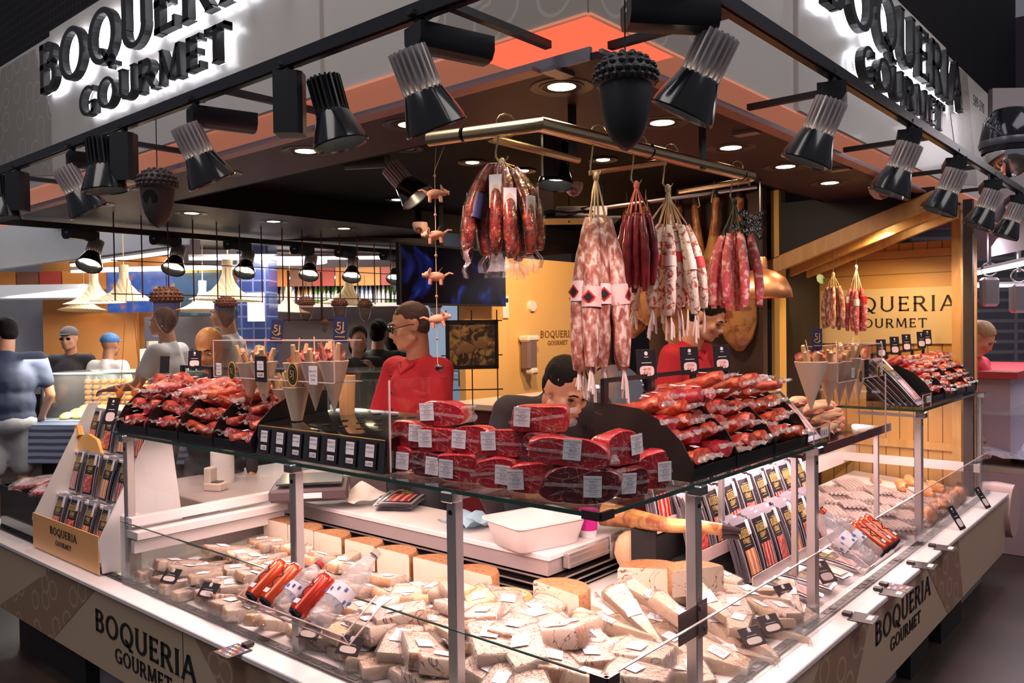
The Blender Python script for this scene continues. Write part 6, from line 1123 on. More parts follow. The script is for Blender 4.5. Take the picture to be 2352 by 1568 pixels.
def person(base, yaw, hz, label, skin, shirt, pants, hair, hairm, hy=0, hp=0, hr=0, arms=None, lean=0, sleeve='long', vox=.012, face_=True, girth=1.0, extras=None, shift=(0,0), group=None, shorts=False, name='person', swing=0, hs=.93):
    s = hz/1.60/ (1 if not lean else 1); r = empty(name, (base[0], base[1], 0), (0, 0, yaw), label, 'person', group)
    P = V((0, 0, .95*s)); Lm = Matrix.Translation(P) @ Matrix.Rotation(lean, 4, 'Y') @ Matrix.Translation(-P)
    T = lambda x, y, z: Lm @ V((x*s, y*s, z*s)); g = girth
    HC = Lm @ V((.035*s, 0, 1.60*s)); 
    if lean: HC = HC+V(shift+(0,)) if len(shift) == 2 else HC+V(shift)
    HM = Matrix.Translation(HC) @ Matrix.Rotation(hy, 4, 'Z') @ Matrix.Rotation(hp, 4, 'Y') @ Matrix.Rotation(hr, 4, 'X') @ Matrix.Scale(hs, 4)
    L3 = Lm.to_3x3().to_4x4(); E = lambda c, rr_: ('e', T(*c), tuple(q*s for q in rr_), L3)
    C_ = lambda a, b_, r0, r1: ('c', a, b_, r0*s, r1*s)
    ar = arms or {1: ((.0,.24,1.12),(.06,.26,.86)), -1: ((.0,-.24,1.12),(.06,-.26,.86))}
    sh = {k: T(-.01, k*.175*g, 1.385) for k in (1, -1)}; el = {k: T(*ar[k][0]) for k in ar}; wr = {k: T(*ar[k][1]) for k in ar}
    neck0 = T(-.02, 0, 1.40); nk = HM @ V((-.03, 0, -.055))
    leg = {k: (V((0, k*.09*s, .92*s)), V((.02+swing*k, k*.10*s, .50*s)), V((-.0+swing*k*1.2, k*.10*s, .08*s))) for k in (1, -1)}
    body = head_prims(HM)+[C_(neck0, nk, .060, .056), E((0,0,1.22),(.09*g,.14*g,.18)), E((0,0,1.0),(.09*g,.13*g,.14))]
    for k in (1, -1):
        body += [C_(T(0,0,1.34), sh[k], .055, .050), C_(sh[k], el[k], .047, .038), C_(el[k], wr[k], .039, .026)]
        d = (wr[k]-el[k]); body += hand_prims(wr[k], d, -k, .45, (0,-k*.3,-1) if len(ar[k]) < 3 else ar[k][2])
        a, b_, c = leg[k]; body += [C_(a, b_, .072, .050), C_(b_, c, .050, .036), C_(c, V((c.x+.13*s, c.y, .035)), .036, .030)]
    bo = blob('body', body, vox, skin, r, 3)
    shp = [E((.005,0,1.23),(.125*g,.175*g,.20)), E((.01,0,1.05),(.125*g*1.03,.165*g,.17)), E((0,0,.93),(.12*g,.165*g,.10)), C_(T(-.02,0,1.37), T(-.02,0,1.425), .085, .064)]
    for k in (1, -1):
        shp += [C_(T(0,.03*k,1.37), sh[k], .072, .068)]
        if sleeve == 'none': continue
        if sleeve == 'short': m_ = sh[k].lerp(el[k], .62); shp += [C_(sh[k], m_, .070, .062)]
        elif sleeve == 'rolled': m_ = el[k].lerp(wr[k], .18); shp += [C_(sh[k], el[k], .068, .062), C_(el[k], m_, .062, .052)]
        else: shp += [C_(sh[k], el[k], .066, .052), C_(el[k], el[k].lerp(wr[k], .93), .052, .036)]
    blob('shirt', shp, vox, shirt, r, 9, amp=.0045, ascale=14)
    pp = [E((0,0,.90),(.122*g,.165*g,.13))]
    for k in (1, -1):
        a, b_, c = leg[k]; pp += [C_(a, b_ if not shorts else b_.lerp(a, .12), .092, .072 if not shorts else .090)]
        if not shorts: pp += [C_(b_, c, .070, .055)]
    blob('trousers', pp, vox*1.4, pants, r, 3, amp=.006, ascale=7)
    for k in (1, -1):
        c = leg[k][2]; MB().ell((c.x+.06*s, c.y, .045), (.145*s, .05, .045)).build('shoe', darkp, r)
    hm = lambda b, nm, m_, lab=None: (setattr(b, 'v', [tuple(HM @ V(p)) for p in b.v]), b.build(nm, m_, bo if nm not in ('hair','cap','glasses','headscarf') else r, lab))[1]
    if hair:
        b = MB(); hp_ = dict(short=[((-.020,0,.050),(.102,.083,.084)), ((-.055,0,.0),(.062,.076,.075))], crop=[((-.022,0,.046),(.099,.0805,.083)), ((-.052,0,.0),(.060,.074,.075))], cap=[((-.012,0,.058),(.108,.087,.078))], scarf=[((-.020,0,.055),(.104,.086,.085)), ((-.07,0,.02),(.06,.06,.06))], bun=[((-.022,0,.050),(.104,.085,.088)), ((-.06,0,.0),(.065,.078,.09)), ((-.12,0,.06),(.045,.045,.045))], long=[((-.022,0,.050),(.106,.088,.088)), ((-.06,0,-.05),(.065,.085,.14))])[hair]
        pr = [('e', HM @ V(c), rr_, HM.to_3x3().to_4x4()) for c, rr_ in hp_]
        h_ = blob('cap' if hair == 'cap' else 'headscarf' if hair == 'scarf' else 'hair', pr, .008 if vox < .011 else .012, hairm, r, 2, amp=.003, ascale=35)
        # keep the face clear: cut what lies in front of the hairline
        me = h_.data; inv = HM.inverted(); bad = []
        for p in me.polygons:
            c = inv @ p.center
            if c.x > (.045 if hair != 'cap' else .2)+.75*(c.z-.045 if hair != 'cap' else 0) and c.z < (.118 if hair != 'cap' else 0): bad.append(p.index)
            elif hair == 'cap' and c.z < .035: bad.append(p.index)
        import bmesh; bm = bmesh.new(); bm.from_mesh(me); bm.faces.ensure_lookup_table(); bmesh.ops.delete(bm, geom=[bm.faces[i] for i in bad], context='FACES'); bm.to_mesh(me); bm.free()
        if hair == 'cap': hm(MB().ell((.10,0,.045),(.06,.07,.008)), 'peak', hairm)
    if face_:
        dn = face_ == 'down'
        for k in (1, -1):
            hm(MB().ell((.081, k*.032, .0015), (.011,.0145,.0075 if not dn else .004), n=12, k=8), 'eye', eyew if not dn else eyed)
            if not dn: hm(MB().ell((.0895, k*.032, .0015), (.004,.006,.006), n=10, k=6), 'pupil', eyed)
            hm(MB().tube([(.083,k*.050,.022),(.093,k*.034,.030),(.097,k*.014,.025)], [.002,.0042,.003], 6), 'eyebrow', hairm if hair not in ('cap','scarf') else hbl)
        hm(MB().ell((.0955,0,-.0655),(.005,.023,.0065),n=12,k=6), 'mouth', lipm)
    if extras: extras(r, HM, hm, T, bo, s)
    return r
def yaw_of(v): return math.atan2(v[1], v[0])
R_ = (.653, -.757); F_ = (.757, .653)
def dirp(r_, f_): return yaw_of((R_[0]*r_+F_[0]*f_, R_[1]*r_+F_[1]*f_))
def glasses_(m_=black):
    def f(r, HM, hm, T, bo, s):
        for k in (1, -1):
            hm(MB().tube([(.104, k*.034+.024*math.cos(a), .0+.018*math.sin(a)) for a in [2*PI*i/14 for i in range(15)]], .0034, 6), 'glasses', m_)
            hm(MB().tube([(.104,k*.057,.004),(.02,k*.082,.010),(-.015,k*.083,.006)], .0022, 6), 'glasses', m_)
        hm(MB().tube([(.106,.011,.002),(.108,0,.005),(.106,-.011,.002)], .002, 6), 'glasses', m_)
    return f
def clerkx(gl_=True):
    def f(r, HM, hm, T, bo, s):
        if gl_: glasses_()(r, HM, hm, T, bo, s)
        for z in (1.36, 1.28, 1.20, 1.12): MB().lathe([(.0001,.004),(.006,.003),(.007,0)], 8, frame(T(.128,-.03,z), (1,0,0))).build('shirt_button', darkbr, r)
        MB().tube([T(.06,-.055,1.415), T(.085,0,1.37), T(.06,.055,1.415), T(-.04,.075,1.44), T(-.08,0,1.45), T(-.04,-.075,1.44), T(.06,-.055,1.415)], .012, 8).build('collar', red_sh, r)
    return f
# grey haired clerk with glasses (head about 3.75 m from the camera)
a = dirp(-.70, -.70); person((1.215, 1.935), a, 1.605, 'grey haired person in a red shirt and black glasses looking down, behind the cone box', sA, red_sh, darkp, 'crop', hgr, hy=(dirp(-.95,-.36)-a+PI)%(2*PI)-PI, hp=.20, arms={1: ((.04,.22,1.13),(.30,.08,1.06)), -1: ((.07,-.21,1.14),(.32,-.06,1.08))}, sleeve='rolled', vox=.0085, extras=clerkx(), girth=1.0)
# young clerk on the right
a = dirp(.75, -.55); person((2.47, 1.26), a, 1.67, 'young person in a red shirt looking down, behind the right tray', sB, red_sh, darkp, 'short', hbl, hy=.0, hp=.50, lean=.32, shift=(.0,.0,.0), girth=1.12, arms={1: ((.05,.25,1.12),(.28,.10,1.03)), -1: ((.05,-.25,1.12),(.28,-.08,1.03))}, sleeve='rolled', vox=.009, face_='down', extras=clerkx(False))
# man in black bending over the worktop
a = yaw_of((-.30,-.46)); person((1.295, 1.27), a, 1.60, 'person in a black shirt bending forward over the worktop behind the hams', sB, blk_sh, darkp, 'crop', hbl, hy=.30, hp=.50, hr=.0, hs=1.0, lean=.82, arms={1: ((.20,.28,1.18),(.28,.20,.90)), -1: ((.20,-.28,1.18),(.28,-.18,.90))}, sleeve='long', vox=.0085, face_='down', shift=(-.03,0,-.02), girth=1.08)
# customers and vendors beyond
person((.72, 6.08), dirp(-.55, .8), 1.60, 'person in a navy T-shirt and grey shorts seen from behind at the far left', sB, navy_sh, greyp, 'short', hbl, hy=.5, sleeve='short', vox=.014, face_=False, girth=1.25, shorts=True, arms={1: ((.02,.30,1.10),(.22,.22,.95)), -1: ((.02,-.30,1.10),(.16,-.24,.90))})
person((.853, 3.22), dirp(-.1, -1), 1.50, 'bald person leaning down behind the left tray', mat('skin_orange', (.72,.32,.13), .4), dk_sh, darkp, None, hbl, hp=.45, vox=.011, girth=1.0)
person((1.50, 5.05), dirp(-1, .1), 1.66, 'person in a white polo shirt whose head is behind the biggest glass acorn', sA, white_sh, darkp, 'crop', hbr, sleeve='short', vox=.013, arms={1: ((.10,.24,1.15),(.36,.16,1.12)), -1: ((.05,-.25,1.12),(.2,-.22,.95))})
person((1.96, 4.95), dirp(-1, -.1), 1.72, 'person in a white sleeveless top and blue headscarf', sB, white_sh, darkp, 'scarf', scarf, sleeve='none', vox=.013)
def shades(r, HM, hm, T, bo, s):
    for k in (1, -1): hm(MB().ell((.092,k*.032,.0),(.008,.026,.016)), 'glasses', black)
person((1.71, 7.43), dirp(.1, -1), 1.53, 'person in a dark shirt, grey cap and sunglasses by the orange wall', sB, dk_sh, darkp, 'cap', capm_, vox=.015, extras=shades, face_=False)
person((1.93, 7.1), dirp(.2, 1), 1.46, 'person in white with a blue cap seen from behind, beside the orange wall', sC, white_sh, darkp, 'cap', scarf, vox=.015, face_=False, sleeve='short')
for k, (q, l, c) in enumerate((((3.154, 4.534, 1.549),'person in black with a raised ponytail seen from behind, middle of the far group',dk_sh),((2.911, 4.508, 1.497),'person in black resting the head on one arm, left of the far group',dk_sh),((3.379, 4.579, 1.526),'person in dark clothes, right of the far group beside the grey haired clerk',dk_sh))):
    person(q[:2], dirp(.2, 1 if k != 1 else -.6), q[2], l, sA, c, darkp, 'bun' if k == 0 else 'long', hbl, vox=.016, face_=False, arms={1: ((.05,.28,1.12),(.2,.1,1.35)), -1: ((.05,-.28,1.12),(.2,-.2,1.0))} if k == 1 else None)
person((5.35, .30), dirp(.7, -.7), 1.46, 'fair haired person in a red top looking down at the neighbouring stall on the right', sA, red_sh, darkp, 'bun', mat('hair_fair', (.48,.28,.14), .6, bump=.5, bscale=120), hp=.6, vox=.014, face_='down')
# ================= neighbouring stalls on the left
teal = glassmat('case_glass', (.90,.95,.95), fac=1.0, haze=.06)
def stall_case(loc, yaw, L, label, body, D_=.8, ht=1.28, base=.72, grp='neighbouring glass counters'):
    r = empty('glass_counter', loc, (0, 0, yaw), label, 'counter', grp)
    MB().box((L/2, D_/2, base/2), (L, D_, base), bev=.004).build('counter_body', body, r); MB().box((L/2, D_/2, base+.02), (L, D_, .04)).box((L/2,.02,base+.0),(L,.02,.03)).build('counter_deck', alu, r)
    MB().box((L/2, .03, (base+ht)/2), (L, .006, ht-base)).build('front_glass', teal, r); MB().box((L/2, D_*.4, ht), (L, D_*.75, .01)).build('top_glass', teal, r); b = MB(); b.box((L/2, .03, ht), (L, .014, .014)); b.box((L/2, D_*.77, ht), (L, .012, .012)); b.build('glass_edge', mat('teal_edge', (.30,.45,.44), .2, coat=1), r)
    for k in range(int(L/.8)+1): MB().box((min(k*.8, L), .05, (base+ht)/2), (.012, .02, ht-base)).build('glass_post', alu, r)
    return r
dark_body = mat('dark_counter', (.05,.045,.045), .5)
q0 = (1.099, 6.433, 0.727); sc1 = stall_case((.98, 6.15, 0), dirp(.97, -.12)+.0, 3.6, 'long glass counter with fruit skewers and pastries behind the navy T-shirt', dark_body, ht=1.26, base=.84)
Mc = Matrix.Translation(sc1.location) @ Matrix.Rotation(sc1.rotation_euler.z, 4, 'Z')
fruit = mat('pastry_yellow', rough=.4, coat=.4, fn=nz([(.3,(.62,.42,.10)),(.6,(.85,.72,.36)),(.8,(.80,.30,.08))], 18)); skew = mat('skewer_orange', rough=.4, coat=.4, fn=nz([(.3,(.42,.12,.02)),(.7,(.80,.36,.08))], 25))
for i in range(14):
    for j in range(3):
        p = Mc @ V((.12+.13*i, .16+.14*j, .895+.02*j)); r = empty('pastry', p, (0,0,U(0,3)), 'pale yellow pastry in the neighbouring counter, %s from its left end, %s row' % (ORD[i], ORD[j]), 'pastry', 'pastries in the neighbouring counter'); MB().ell((0,0,0),(.085,.055,.040),n=10,k=6).wob(.008,20,i+j).build('crust', fruit, r)
for i in range(16):
    p = Mc @ V((.08+.075*i, .50, .90)); r = empty('fruit_skewer', p, (0,0,0), 'upright orange fruit skewer at the back of the neighbouring counter, %s from its left end' % ORD[i], 'skewer', 'fruit skewers in the neighbouring counter'); b = MB()
    for k in range(6): b.ell((0,0,.03+.047*k),(.036,.036,.025),n=8,k=5)
    b.build('fruit_pieces', skew, r); MB().tube([(0,0,0),(0,0,.31)],.003,5).build('stick', stickm, r)
stall_case((2.0, 5.6, 0), dirp(.97, -.12), 2.6, 'glass cheese and fish counter beyond the grey haired clerk', dark_body, ht=1.16, base=.84)
for k in range(4): p = Mc @ V((1.05+.07*k, .22, 1.268)); r = empty('beer_bottle', p, label='small dark bottle standing on the neighbouring counter, %s of four' % ORD[k], cat='bottle', group='dark bottles on the neighbouring counter'); MB().lathe([(.0001,0),(.027,0),(.027,.11),(.010,.15),(.010,.18),(.0001,.18)],12).build('bottle_glass', mat('dark_glass2', (.02,.015,.03), .1, coat=1), r); MB().lathe([(.0275,.03),(.0275,.08)],12).build('bottle_label', navy, r)
r = empty('sign_stand', Mc @ V((.86,.2,1.268)), (0,0,.5), 'cream paper stand on the neighbouring counter', 'sign'); MB().box((0,0,.12),(.12,.02,.25)).build('paper_board', mat('cream_paper', (.75,.72,.55), .6), r)
r = empty('hanging_scale', (.88,3.88,1.32), label='orange hanging toy scale with two little figures, held by two cords', cat='ornament'); q1 = (0.684, 3.9, 1.166); r.location = q1; om = mat('orange_toy', (.85,.25,.06), .4)
MB().box((0,0,0),(.19,.04,.008)).build('plate', om, r); MB().tube([(-.05,0,0),(.01,0,.75)],.002,5).build('cord', om, r); MB().tube([(.08,0,0),(.03,0,.75)],.002,5).build('cord', om, r)
for x in (-.05,.04): MB().ell((x,0,.06),(.022,.015,.03)).tube([(x,0,.07),(x-.035,0,.11)],[.012,.005],6).tube([(x,0,.07),(x+.035,0,.115)],[.012,.005],6).tube([(x,0,.0),(x,0,.04)],.008,6).build('toy_figure', om, r)
# background shell of the neighbouring bar
Fd = YAW-PI/2
def bgbox(name, px_, D, size, m_, label=None, cat=None, rot=None, kind=None, off=(0,0,0), group=None):
    o = MB().box((0,0,0), size).build(name, m_, None, label, cat, group, kind, org=(0,0,0)); o.location = V(px_)+V(off); o.rotation_euler = (0,0,Fd if rot is None else rot); return o
bgbox('wall_orange', (2.353, 8.527, 1.603), 0, (1.05,.06,1.6), mat('orange_wall', (.72,.30,.08), .6), kind='structure'); bgbox('wall_orange_2', (2.879, 8.224, 1.594), 0, (.55,.06,1.7), mat('orange_wall', ()), kind='structure')
bgbox('wall_grey_left', (2.172, 9.965, 1.693), 0, (1.4,.06,1.7), mat('plaster_grey', rough=.8, fn=nz([(.3,(.60,.62,.72)),(.7,(.82,.84,.90))], 2.5, 5)), kind='structure'); bgbox('wall_bar_back', (4.065, 7.454, 1.364), 0, (5.5,.06,1.3), mat('bar_back', (.10,.07,.07), .6), kind='structure')
bgbox('wall_tiled', (2.917, 6.043, 1.836), 0, (.30,.30,2.2), mat('blue_tiles', rough=.25, coat=.5, fn=brick((.015,.025,.10), (.025,.04,.14), (.09,.11,.20), .115, .115, .008, 'XZ')), kind='structure')
MB().box((0,0,0),(.40,.01,.60)).build('notice', paperw).location = (2.764, 5.836, 1.808); bpy.data.objects['notice'].rotation_euler = (0,0,Fd); tag(bpy.data.objects['notice'], 'white printed notice on the blue tiled column', 'notice')
bpy.data.objects['notice'].scale = (.4,1,.45)
# tiled colour strip and beams
stripm = mat('colour_tiles', rough=.5, fn=lambda nt, b: None)
b = MB(); cs = [mat('tile_%s' % n, c, .5) for n, c in (('orange',(.62,.22,.04)),('red',(.40,.05,.03)),('yellow',(.70,.48,.08)),('brown',(.22,.08,.04)))]
for k in range(34): b.box((-4.2+.25*k, 0, 0), (.235, .03, .20), None, (0,0,1,3,0,2,2,0,1,0,3,1)[k % 12])
o = b.build('trim_4', cs, kind='structure'); o.location = (2.939, 7.559, 2.163); o.rotation_euler = (0,0,Fd)
led = emis('led_white', (1,.95,.88), 5)
def tubelight(p, q, label, w_=.035):
    p, q = V(p), V(q); r = empty('tube_light', (p+q)/2, label=label, cat='lamp', group='white tube lights of the neighbouring bar'); M = face((0,0,0),(0,0,1),up=(q-p)); MB().box((0,0,0),(w_,(q-p).length,w_*.7),M).build('tube', led, r); MB().box((0,0,w_*.7),(w_*1.4,(q-p).length,w_*.6),M).build('lamp_housing', alu, r)
tubelight((1.982, 8.059, 2.291), (2.037, 6.004, 2.299), 'white tube light from the awning towards the acorns'); tubelight((1.982, 8.059, 2.287), (3.036, 6.527, 2.171), 'long white tube light over the straw pendants, lower'); tubelight((2.089, 5.792, 2.299), (3.497, 4.461, 2.154), 'long white tube light behind the spotlights, upper'); tubelight((3.742, 6.935, 2.191), (4.46, 6.101, 2.142), 'white tube light over the bottle shelf')
lamp('bar_and_fill_light', 'AREA', (2.53, 6.505, 2.269), 75, (1,.93,.88), (2.5, 6.501, 0.993), 2.5, sy=1); lamp('bar_and_fill_light', 'AREA', (3.391, 5.505, 2.252), 45, (1,.93,.85), (3.545, 5.748, 0.952), 1.5, sy=1); lamp('bar_and_fill_light', 'AREA', (1.516, 7.981, 2.091), 12, (.85,.9,1), (1.416, 7.758, 1.015), 1.5, sy=1); lamp('bar_and_fill_light','AREA',(1.8,4.6,2.7),75,(1,.92,.85),(1.7,5.0,1),1.6,sy=.5); lamp('bar_and_fill_light','AREA',(1.387, 5.813, 1.386),30,(1,.85,.65),(1.415, 5.914, 0.732),1.2,sy=.3)  # lamps over the polo shirt and the pastries are added fill, without fixtures
r = empty('disc_light', (3.331, 6.189, 2.277), label='flat oval looking white disc lamp right of the tiled column', cat='lamp'); MB().lathe([(.0001,0),(.42,0),(.42,.05),(.0001,.05)],28).build('disc', emis('disc_white', (1,.95,.88), 2.2), r)
# awnings at upper left
def slab(name, pts, th, m_, kind='structure'):
    vs = [V(p) for p in pts]; b = MB(); b.add(vs+[v+V((0,0,th)) for v in vs], [(0,1,2,3),(7,6,5,4),(0,4,5,1),(1,5,6,2),(2,6,7,3),(3,7,4,0)]); return b.build(name, m_, kind=kind)
aw = mat('awning_grey', rough=.5, fn=nz([(.3,(.11,.12,.15)),(.7,(.17,.18,.21))], 1.2)); 
b = MB(); b.add([V(p) for p in ((0.988, 7.688, 2.587), (3.288, 8.096, 2.966), (3.28, 8.096, 2.609), (0.979, 7.687, 2.162))], [(0,3,2,1)]); b.add([V(p)+V((.06,.05,0)) for p in ((0.988, 7.688, 2.587), (3.288, 8.096, 2.966), (3.28, 8.096, 2.609), (0.979, 7.687, 2.162))], [(0,1,2,3)]); b.build('fascia_board_left', aw, label='grey sign board of the stall at the upper left with small blue drawings', cat='sign')
b = MB(); b.add([V(p) for p in ((1.124, 8.149, 2.788), (3.096, 8.782, 3.068), (3.091, 8.781, 2.858), (1.117, 8.148, 2.469))], [(0,3,2,1)]); b.build('wall_upper_band', mat('band_lilac', (.20,.21,.30), .5), kind='structure')
b = MB()
for k in range(26): x = 60+9*k; b.ell((1.629, 7.867, 2.691) if k < 0 else V((0,0,0)), (.09,.02,.045+.02*math.sin(k*2)), Matrix.Translation(V(CAMP)+ (cF*8.3+cR*((-.585+.0052*k)*8.3)+cU*((.1405+.0006*k)*8.3))), n=8, k=5)
b.build('blue_lettering', mat('blue_paint', (.03,.08,.35), .5), label='blurred blue painted lettering on the lilac band at the upper left', cat='lettering')
bgbox('wall_bar_upper', (4.493, 8.065, 2.548), 0, (7.5,.06,.8), mat('bar_upper', (.16,.12,.12), .7), kind='structure'); slab('ceiling_bar', ((1.847, 5.154, 2.338), (2.804, 3.429, 2.226), (5.107, 5.818, 2.408), (3.327, 7.885, 2.536)), .04, mat('bar_ceiling', (.05,.04,.045), .6))
b = bgbox('beam_grey', (1.675, 8.714, 2.025), 0, (1.6,.5,.14), mat('pale_beam_glow', (.70,.70,.74), .4, emit=(.8,.85,1), es=.12), kind='structure')  # faint added emission keeps the beam pale, it is no lamp
bgbox('menu_screen', (2.593, 7.803, 2.031), 0, (.72,.05,.46), mat('menu_blue', (0,0,0), .3, fn=lambda nt, b: (nt.links.new(_ramp(nt, _noise(nt, 9, 2), [(.4,(.04,.10,.42)),(.6,(.06,.16,.55)),(.68,(.5,.15,.1)),(.75,(.3,.5,.2))]), b.inputs['Emission Color']), setattr(b.inputs['Emission Strength'], 'default_value', .8))), 'blue menu screen with drink pictures, left one of two', 'screen', group='menu screens')
bgbox('menu_screen', (3.04, 7.283, 1.988), 0, (.62,.05,.46), mat('menu_teal', (0,0,0), .3, fn=lambda nt, b: (nt.links.new(_ramp(nt, _noise(nt, 3, 2), [(.4,(.02,.16,.40)),(.6,(.03,.08,.10)),(.7,(.10,.35,.60))]), b.inputs['Emission Color']), setattr(b.inputs['Emission Strength'], 'default_value', .6))), 'teal menu screen, right one of two', 'screen', group='menu screens')
# straw pendants
straw = mat('straw_shade', rough=.7, emit=(.8,.60,.35), es=.10, fn=wave([(.2,(.62,.46,.26)),(.8,(.84,.68,.44))], 10, 1))
def straw_lamp(p, s, label):
    r = empty('straw_pendant', p, (U(-.06,.06),U(-.06,.06),0), label, 'pendant', 'straw pendant lamps'); MB().lathe([(.036*s,.14*s),(.038*s,.08*s),(.06*s,.02*s),(.11*s,-.04*s),(.19*s,-.085*s),(.265*s,-.11*s),(.262*s,-.115*s),(.18*s,-.09*s),(.10*s,-.05*s),(.05*s,.0)],28).build('straw_shade', straw, r)
    MB().lathe([(.038*s,.13*s),(.038*s,.19*s),(.0001,.19*s)],14).build('holder', mat('pale_wood', (.75,.58,.38), .6), r); MB().tube([(0,0,.19*s),(0,0,.9)],.004,5).build('cord', rope_y, r); lamp('straw_light','POINT',V(p)-V((0,0,.05)),1.2,WARM,size=.05)
for q, s, l in (((1.833, 7.151, 1.988),1.05,'straw pendant second from the left'),((1.706, 6.226, 1.981),1.05,'straw pendant over the cap wearer, third from the left'),((2.179, 8.28, 1.935),.95,'partly hidden straw pendant at the far left'),((2.19, 5.358, 1.977),1.15,'big straw pendant above the blue headscarf'),((2.665, 6.643, 1.901),1.0,'straw pendant between the glass acorns'),((2.993, 4.732, 1.909),.95,'straw pendant above the far group'),((3.573, 6.508, 1.878),.9,'straw pendant right of the tiled column')): straw_lamp(q, s, l)
# bottle shelf
sp = (4.214, 6.378, 1.873); r = empty('bottle_shelf', sp, (0,0,Fd), 'long pale shelf of bottles right of the tiled column', 'shelf'); MB().box((0,0,-.02),(1.7,.3,.04)).build('shelf_board', mat('pale_shelf', (.60,.48,.44), .5), r)
Ms = Matrix.Translation(sp) @ Matrix.Rotation(Fd, 4, 'Z'); bc = [('white',(.62,.58,.52)),('dark green',(.03,.10,.03)),('green',(.12,.30,.06)),('clear blue',(.35,.50,.70)),('amber',(.55,.28,.06)),('dark',(.03,.02,.03))]
for k in range(34):
    n, c = bc[(5,5,0,0,0,3,4,4,4,4,2,2,2,1,1,2,2,1,1,2,3,3,3,3,0,0,0,2,2,1,0,0,2,1)[k]]; r = empty('liquor_bottle', Ms @ V((-.80+.048*k, U(-.04,.04), 0)), label='%s bottle on the far shelf, %s' % (n, (ORD[k]+' from the tiled column') if k < 17 else ORD[33-k]+' from the right end'), cat='bottle', group='bottles on the far shelf'); h_ = U(.20,.27)
    MB().lathe([(.0001,0),(.019,0),(.019,h_*.6),(.008,h_*.8),(.008,h_),(.0001,h_)],10).build('bottle_glass', mat('bottle_'+n.replace(' ','_'), c, .12, coat=1), r); MB().lathe([(.0195,h_*.2),(.0195,h_*.45)],10).build('bottle_label', paperw, r)
bgbox('counter_white_box', (2.101, 6.363, 1.371), 0, (.32,.2,.12), whitep, 'white box stack between the screens and the polo shirt', 'box', off=(0,0,-.0)); bgbox('coffee_machine', (2.817, 7.07, 1.565), 0, (.9,.4,.35), mat('machine_steel', (.20,.18,.20), .3, .7), 'steel coffee machine below the menu screens', 'machine')
bgbox('wall_blue_post', (3.773, 4.123, 1.557), 0, (.05,.05,1.0), mat('blue_post', (.03,.05,.30), .5), kind='structure'); bgbox('drinks_fridge', (3.927, 4.554, 1.433), 0, (.42,.4,1.5), mat('fridge_light', (.35,.45,.60), .3, emit=(.45,.60,.80), es=.5), 'lit drinks fridge seen between the clerk and the picture', 'fridge')
o = MB().box((0,0,0),(2.6,.5,.30)).build('counter_low_blue', mat('blue_counter', rough=.4, fn=wave([(.3,(.10,.14,.26)),(.6,(.42,.46,.62))], 6, .5, axis='Z')), label='blue striped low counter front beside the shorts', cat='counter'); o.location = (1.247, 5.802, 0.724); o.rotation_euler = (0,0,dirp(.97,-.12))
# ================= neighbouring stall on the right
tubelight((5.805, 0.404, 2.05), (4.392, -0.26, 1.874), 'upper white tube light of the stall on the right'); tubelight((6.928, 0.629, 1.904), (7.35, 0.14, 1.904), 'lower white tube light of the stall on the right')
bgbox('wall_right_stall', (9.474, 0.727, 1.459), 0, (2.4,.06,2.6), mat('right_dark', rough=.7, fn=brick((.05,.045,.06),(.04,.04,.05),(.12,.11,.13),3,.12,.02,'XZ')), kind='structure'); slab('ceiling_right', ((6.348, 0.555, 2.544), (4.437, -0.3, 2.294), (4.431, -0.3, 2.054), (7.461, 0.784, 2.168)), .05, mat('lilac_ceiling', (.40,.32,.38), .6))
r = empty('fascia_right_stall', (5.453, 0.071, 2.883), (0,0,Fd), 'pale fascia of the stall at the upper right', 'sign'); MB().box((.0,0,-.1),(.35,.05,1.0)).build('fascia_board', mat('pale_fascia', (.42,.36,.38), .5), r)
p = (3.806, -0.171, 2.633); r = empty('dome_lamp', p, (0,0,Fd), 'big dark glossy bowl lamp at the upper right edge', 'lamp'); MB().lathe([(.14,-.10),(.15,-.02),(.13,.08),(.08,.14),(.0001,.16)],24).build('lamp_shell', mat('lamp_dark', (.05,.05,.06), .12, .8), r); MB().lathe([(.15,-.03),(.155,-.05),(.15,-.07)],24).build('lamp_rim', mat('lamp_rim', (.12,.12,.14), .3, .5), r); MB().ell((0,0,-.10),(.13,.13,.14)).build('lower_bowl', chrome, r)
red_ct = stall_case((4.85, -.45, 0), R(0)+.0, 2.4, 'glass counter of the stall on the right with seafood on ice', mat('lilac_body', (.46,.36,.44), .5), D_=1.0, ht=.95, base=.55)
MB().box((0,0,0),(1.6,.7,.05)).build('red_worktop', mat('red_top', (.50,.05,.06), .35), label='red worktop in the stall on the right', cat='worktop').location = (5.9,.35,1.20); MB().box((0,0,0),(1.5,.6,1.1)).build('worktop_cabinet', mat('lilac_body', ()), label='lilac cabinet under the red worktop on the right', cat='cabinet').location = (5.9,.35,.62)
ice = mat('ice_goods', rough=.3, coat=.8, fn=nz([(.3,(.30,.28,.40)),(.5,(.72,.66,.76)),(.62,(.62,.20,.12)),(.75,(.85,.80,.84))], 9, 4))
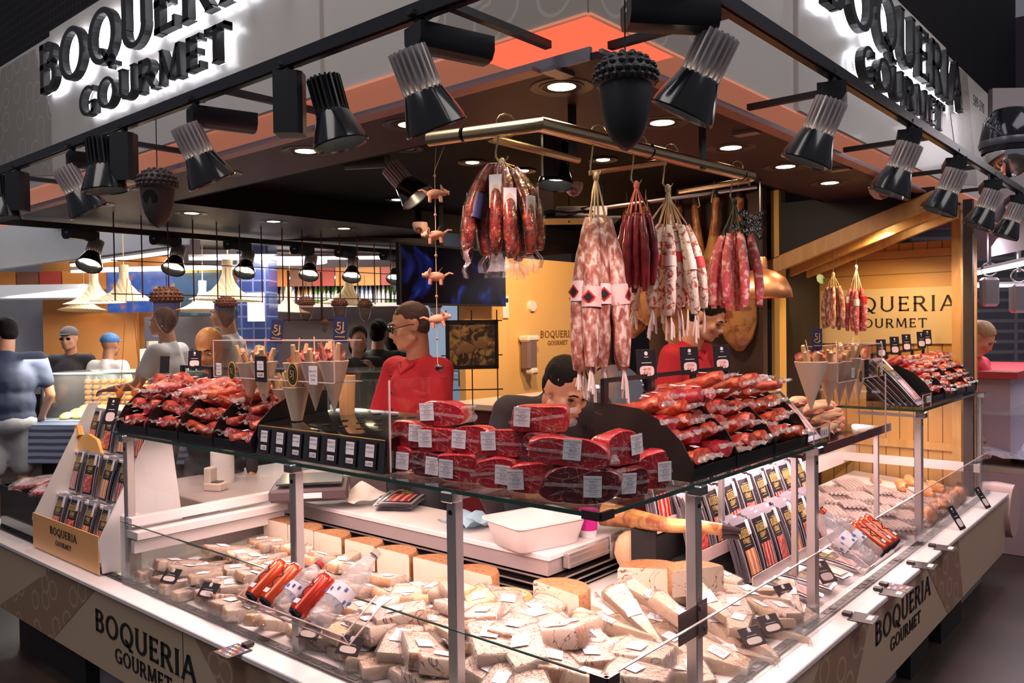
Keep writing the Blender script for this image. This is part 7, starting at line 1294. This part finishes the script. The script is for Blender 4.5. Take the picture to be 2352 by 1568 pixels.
tag(MB().sheet(lambda u, v: (4.9+2.2*u, -.38+.85*v, .60+.05*math.sin(9*u)*math.sin(11*v)+.10*v), 30, 16).wob(.04, 8, 2).build('ice_bed', ice), 'bed of crushed ice with mixed seafood in the stall on the right', 'ice', kind='stuff')
b = MB(); pts = [V((4.35+.40*(1-math.cos(a)), -.30, .75+.62*math.sin(a))) for a in [PI/2*k/10 for k in range(11)]]; pts = [V((4.55+.55*t, -.25-.25*t, 1.22-.25*t-.62*t*t)) for t in [k/10 for k in range(11)]]
b.tube(pts, .022, 8, flat=.5); r = tag(b.build('curved_glass', mat('green_rim', (.16,.22,.20), .2, coat=1)), 'curved glass guard of the neighbouring counter on the right', 'glass')
b = MB(); 
for i in range(10): p, q = pts[i], pts[i+1]; b.quad(p, q, q+V((1.5,-.0,0)), p+V((1.5,0,0)))
b.build('pane', teal, r)
for k, p in enumerate(((5.537, 0.251, 1.906), (5.682, 0.081, 1.854))):
    r = empty('hanging_scale', p, (0,0,Fd), 'grey hanging scale in the right stall, %s one' % ('left' if k == 0 else 'right'), 'scale', 'hanging scales in the right stall'); MB().box((0,0,-.10),(.13,.08,.22),bev=.02).build('scale_body', mat('scale_grey', (.34,.30,.34), .3, .4), r); MB().tube([(.06*math.cos(a),0,.07+.05*math.sin(a)) for a in [2*PI*i/14 for i in range(15)]],.006,6).build('ring_handle', alu, r); MB().box((0,0,.25),(.02,.02,.3)).build('hanger_bar', alu, r)
MB().box((0,0,0),(.6,.5,.25)).build('rounded_end', mat('pink_end', (.62,.42,.40), .4)).location = (-9,0,0); bpy.data.objects.remove(bpy.data.objects['rounded_end'])
b = MB(); b.lathe([(.0001,-.10),(.16,-.10),(.17,0),(.16,.10),(.0001,.10)], 28, frame((4.27,-.02,.42),(0,1,0))); tag(b.build('round_end_bumper', mat('pink_end', (.62,.42,.40), .4)), 'rounded pinkish end panel at the far end of the right counter', 'panel')
lamp('right_stall_light', 'AREA', (6.2,.2,2.2), 40, (1,.85,.95), (6,.1,0), 1.5, sy=.6)
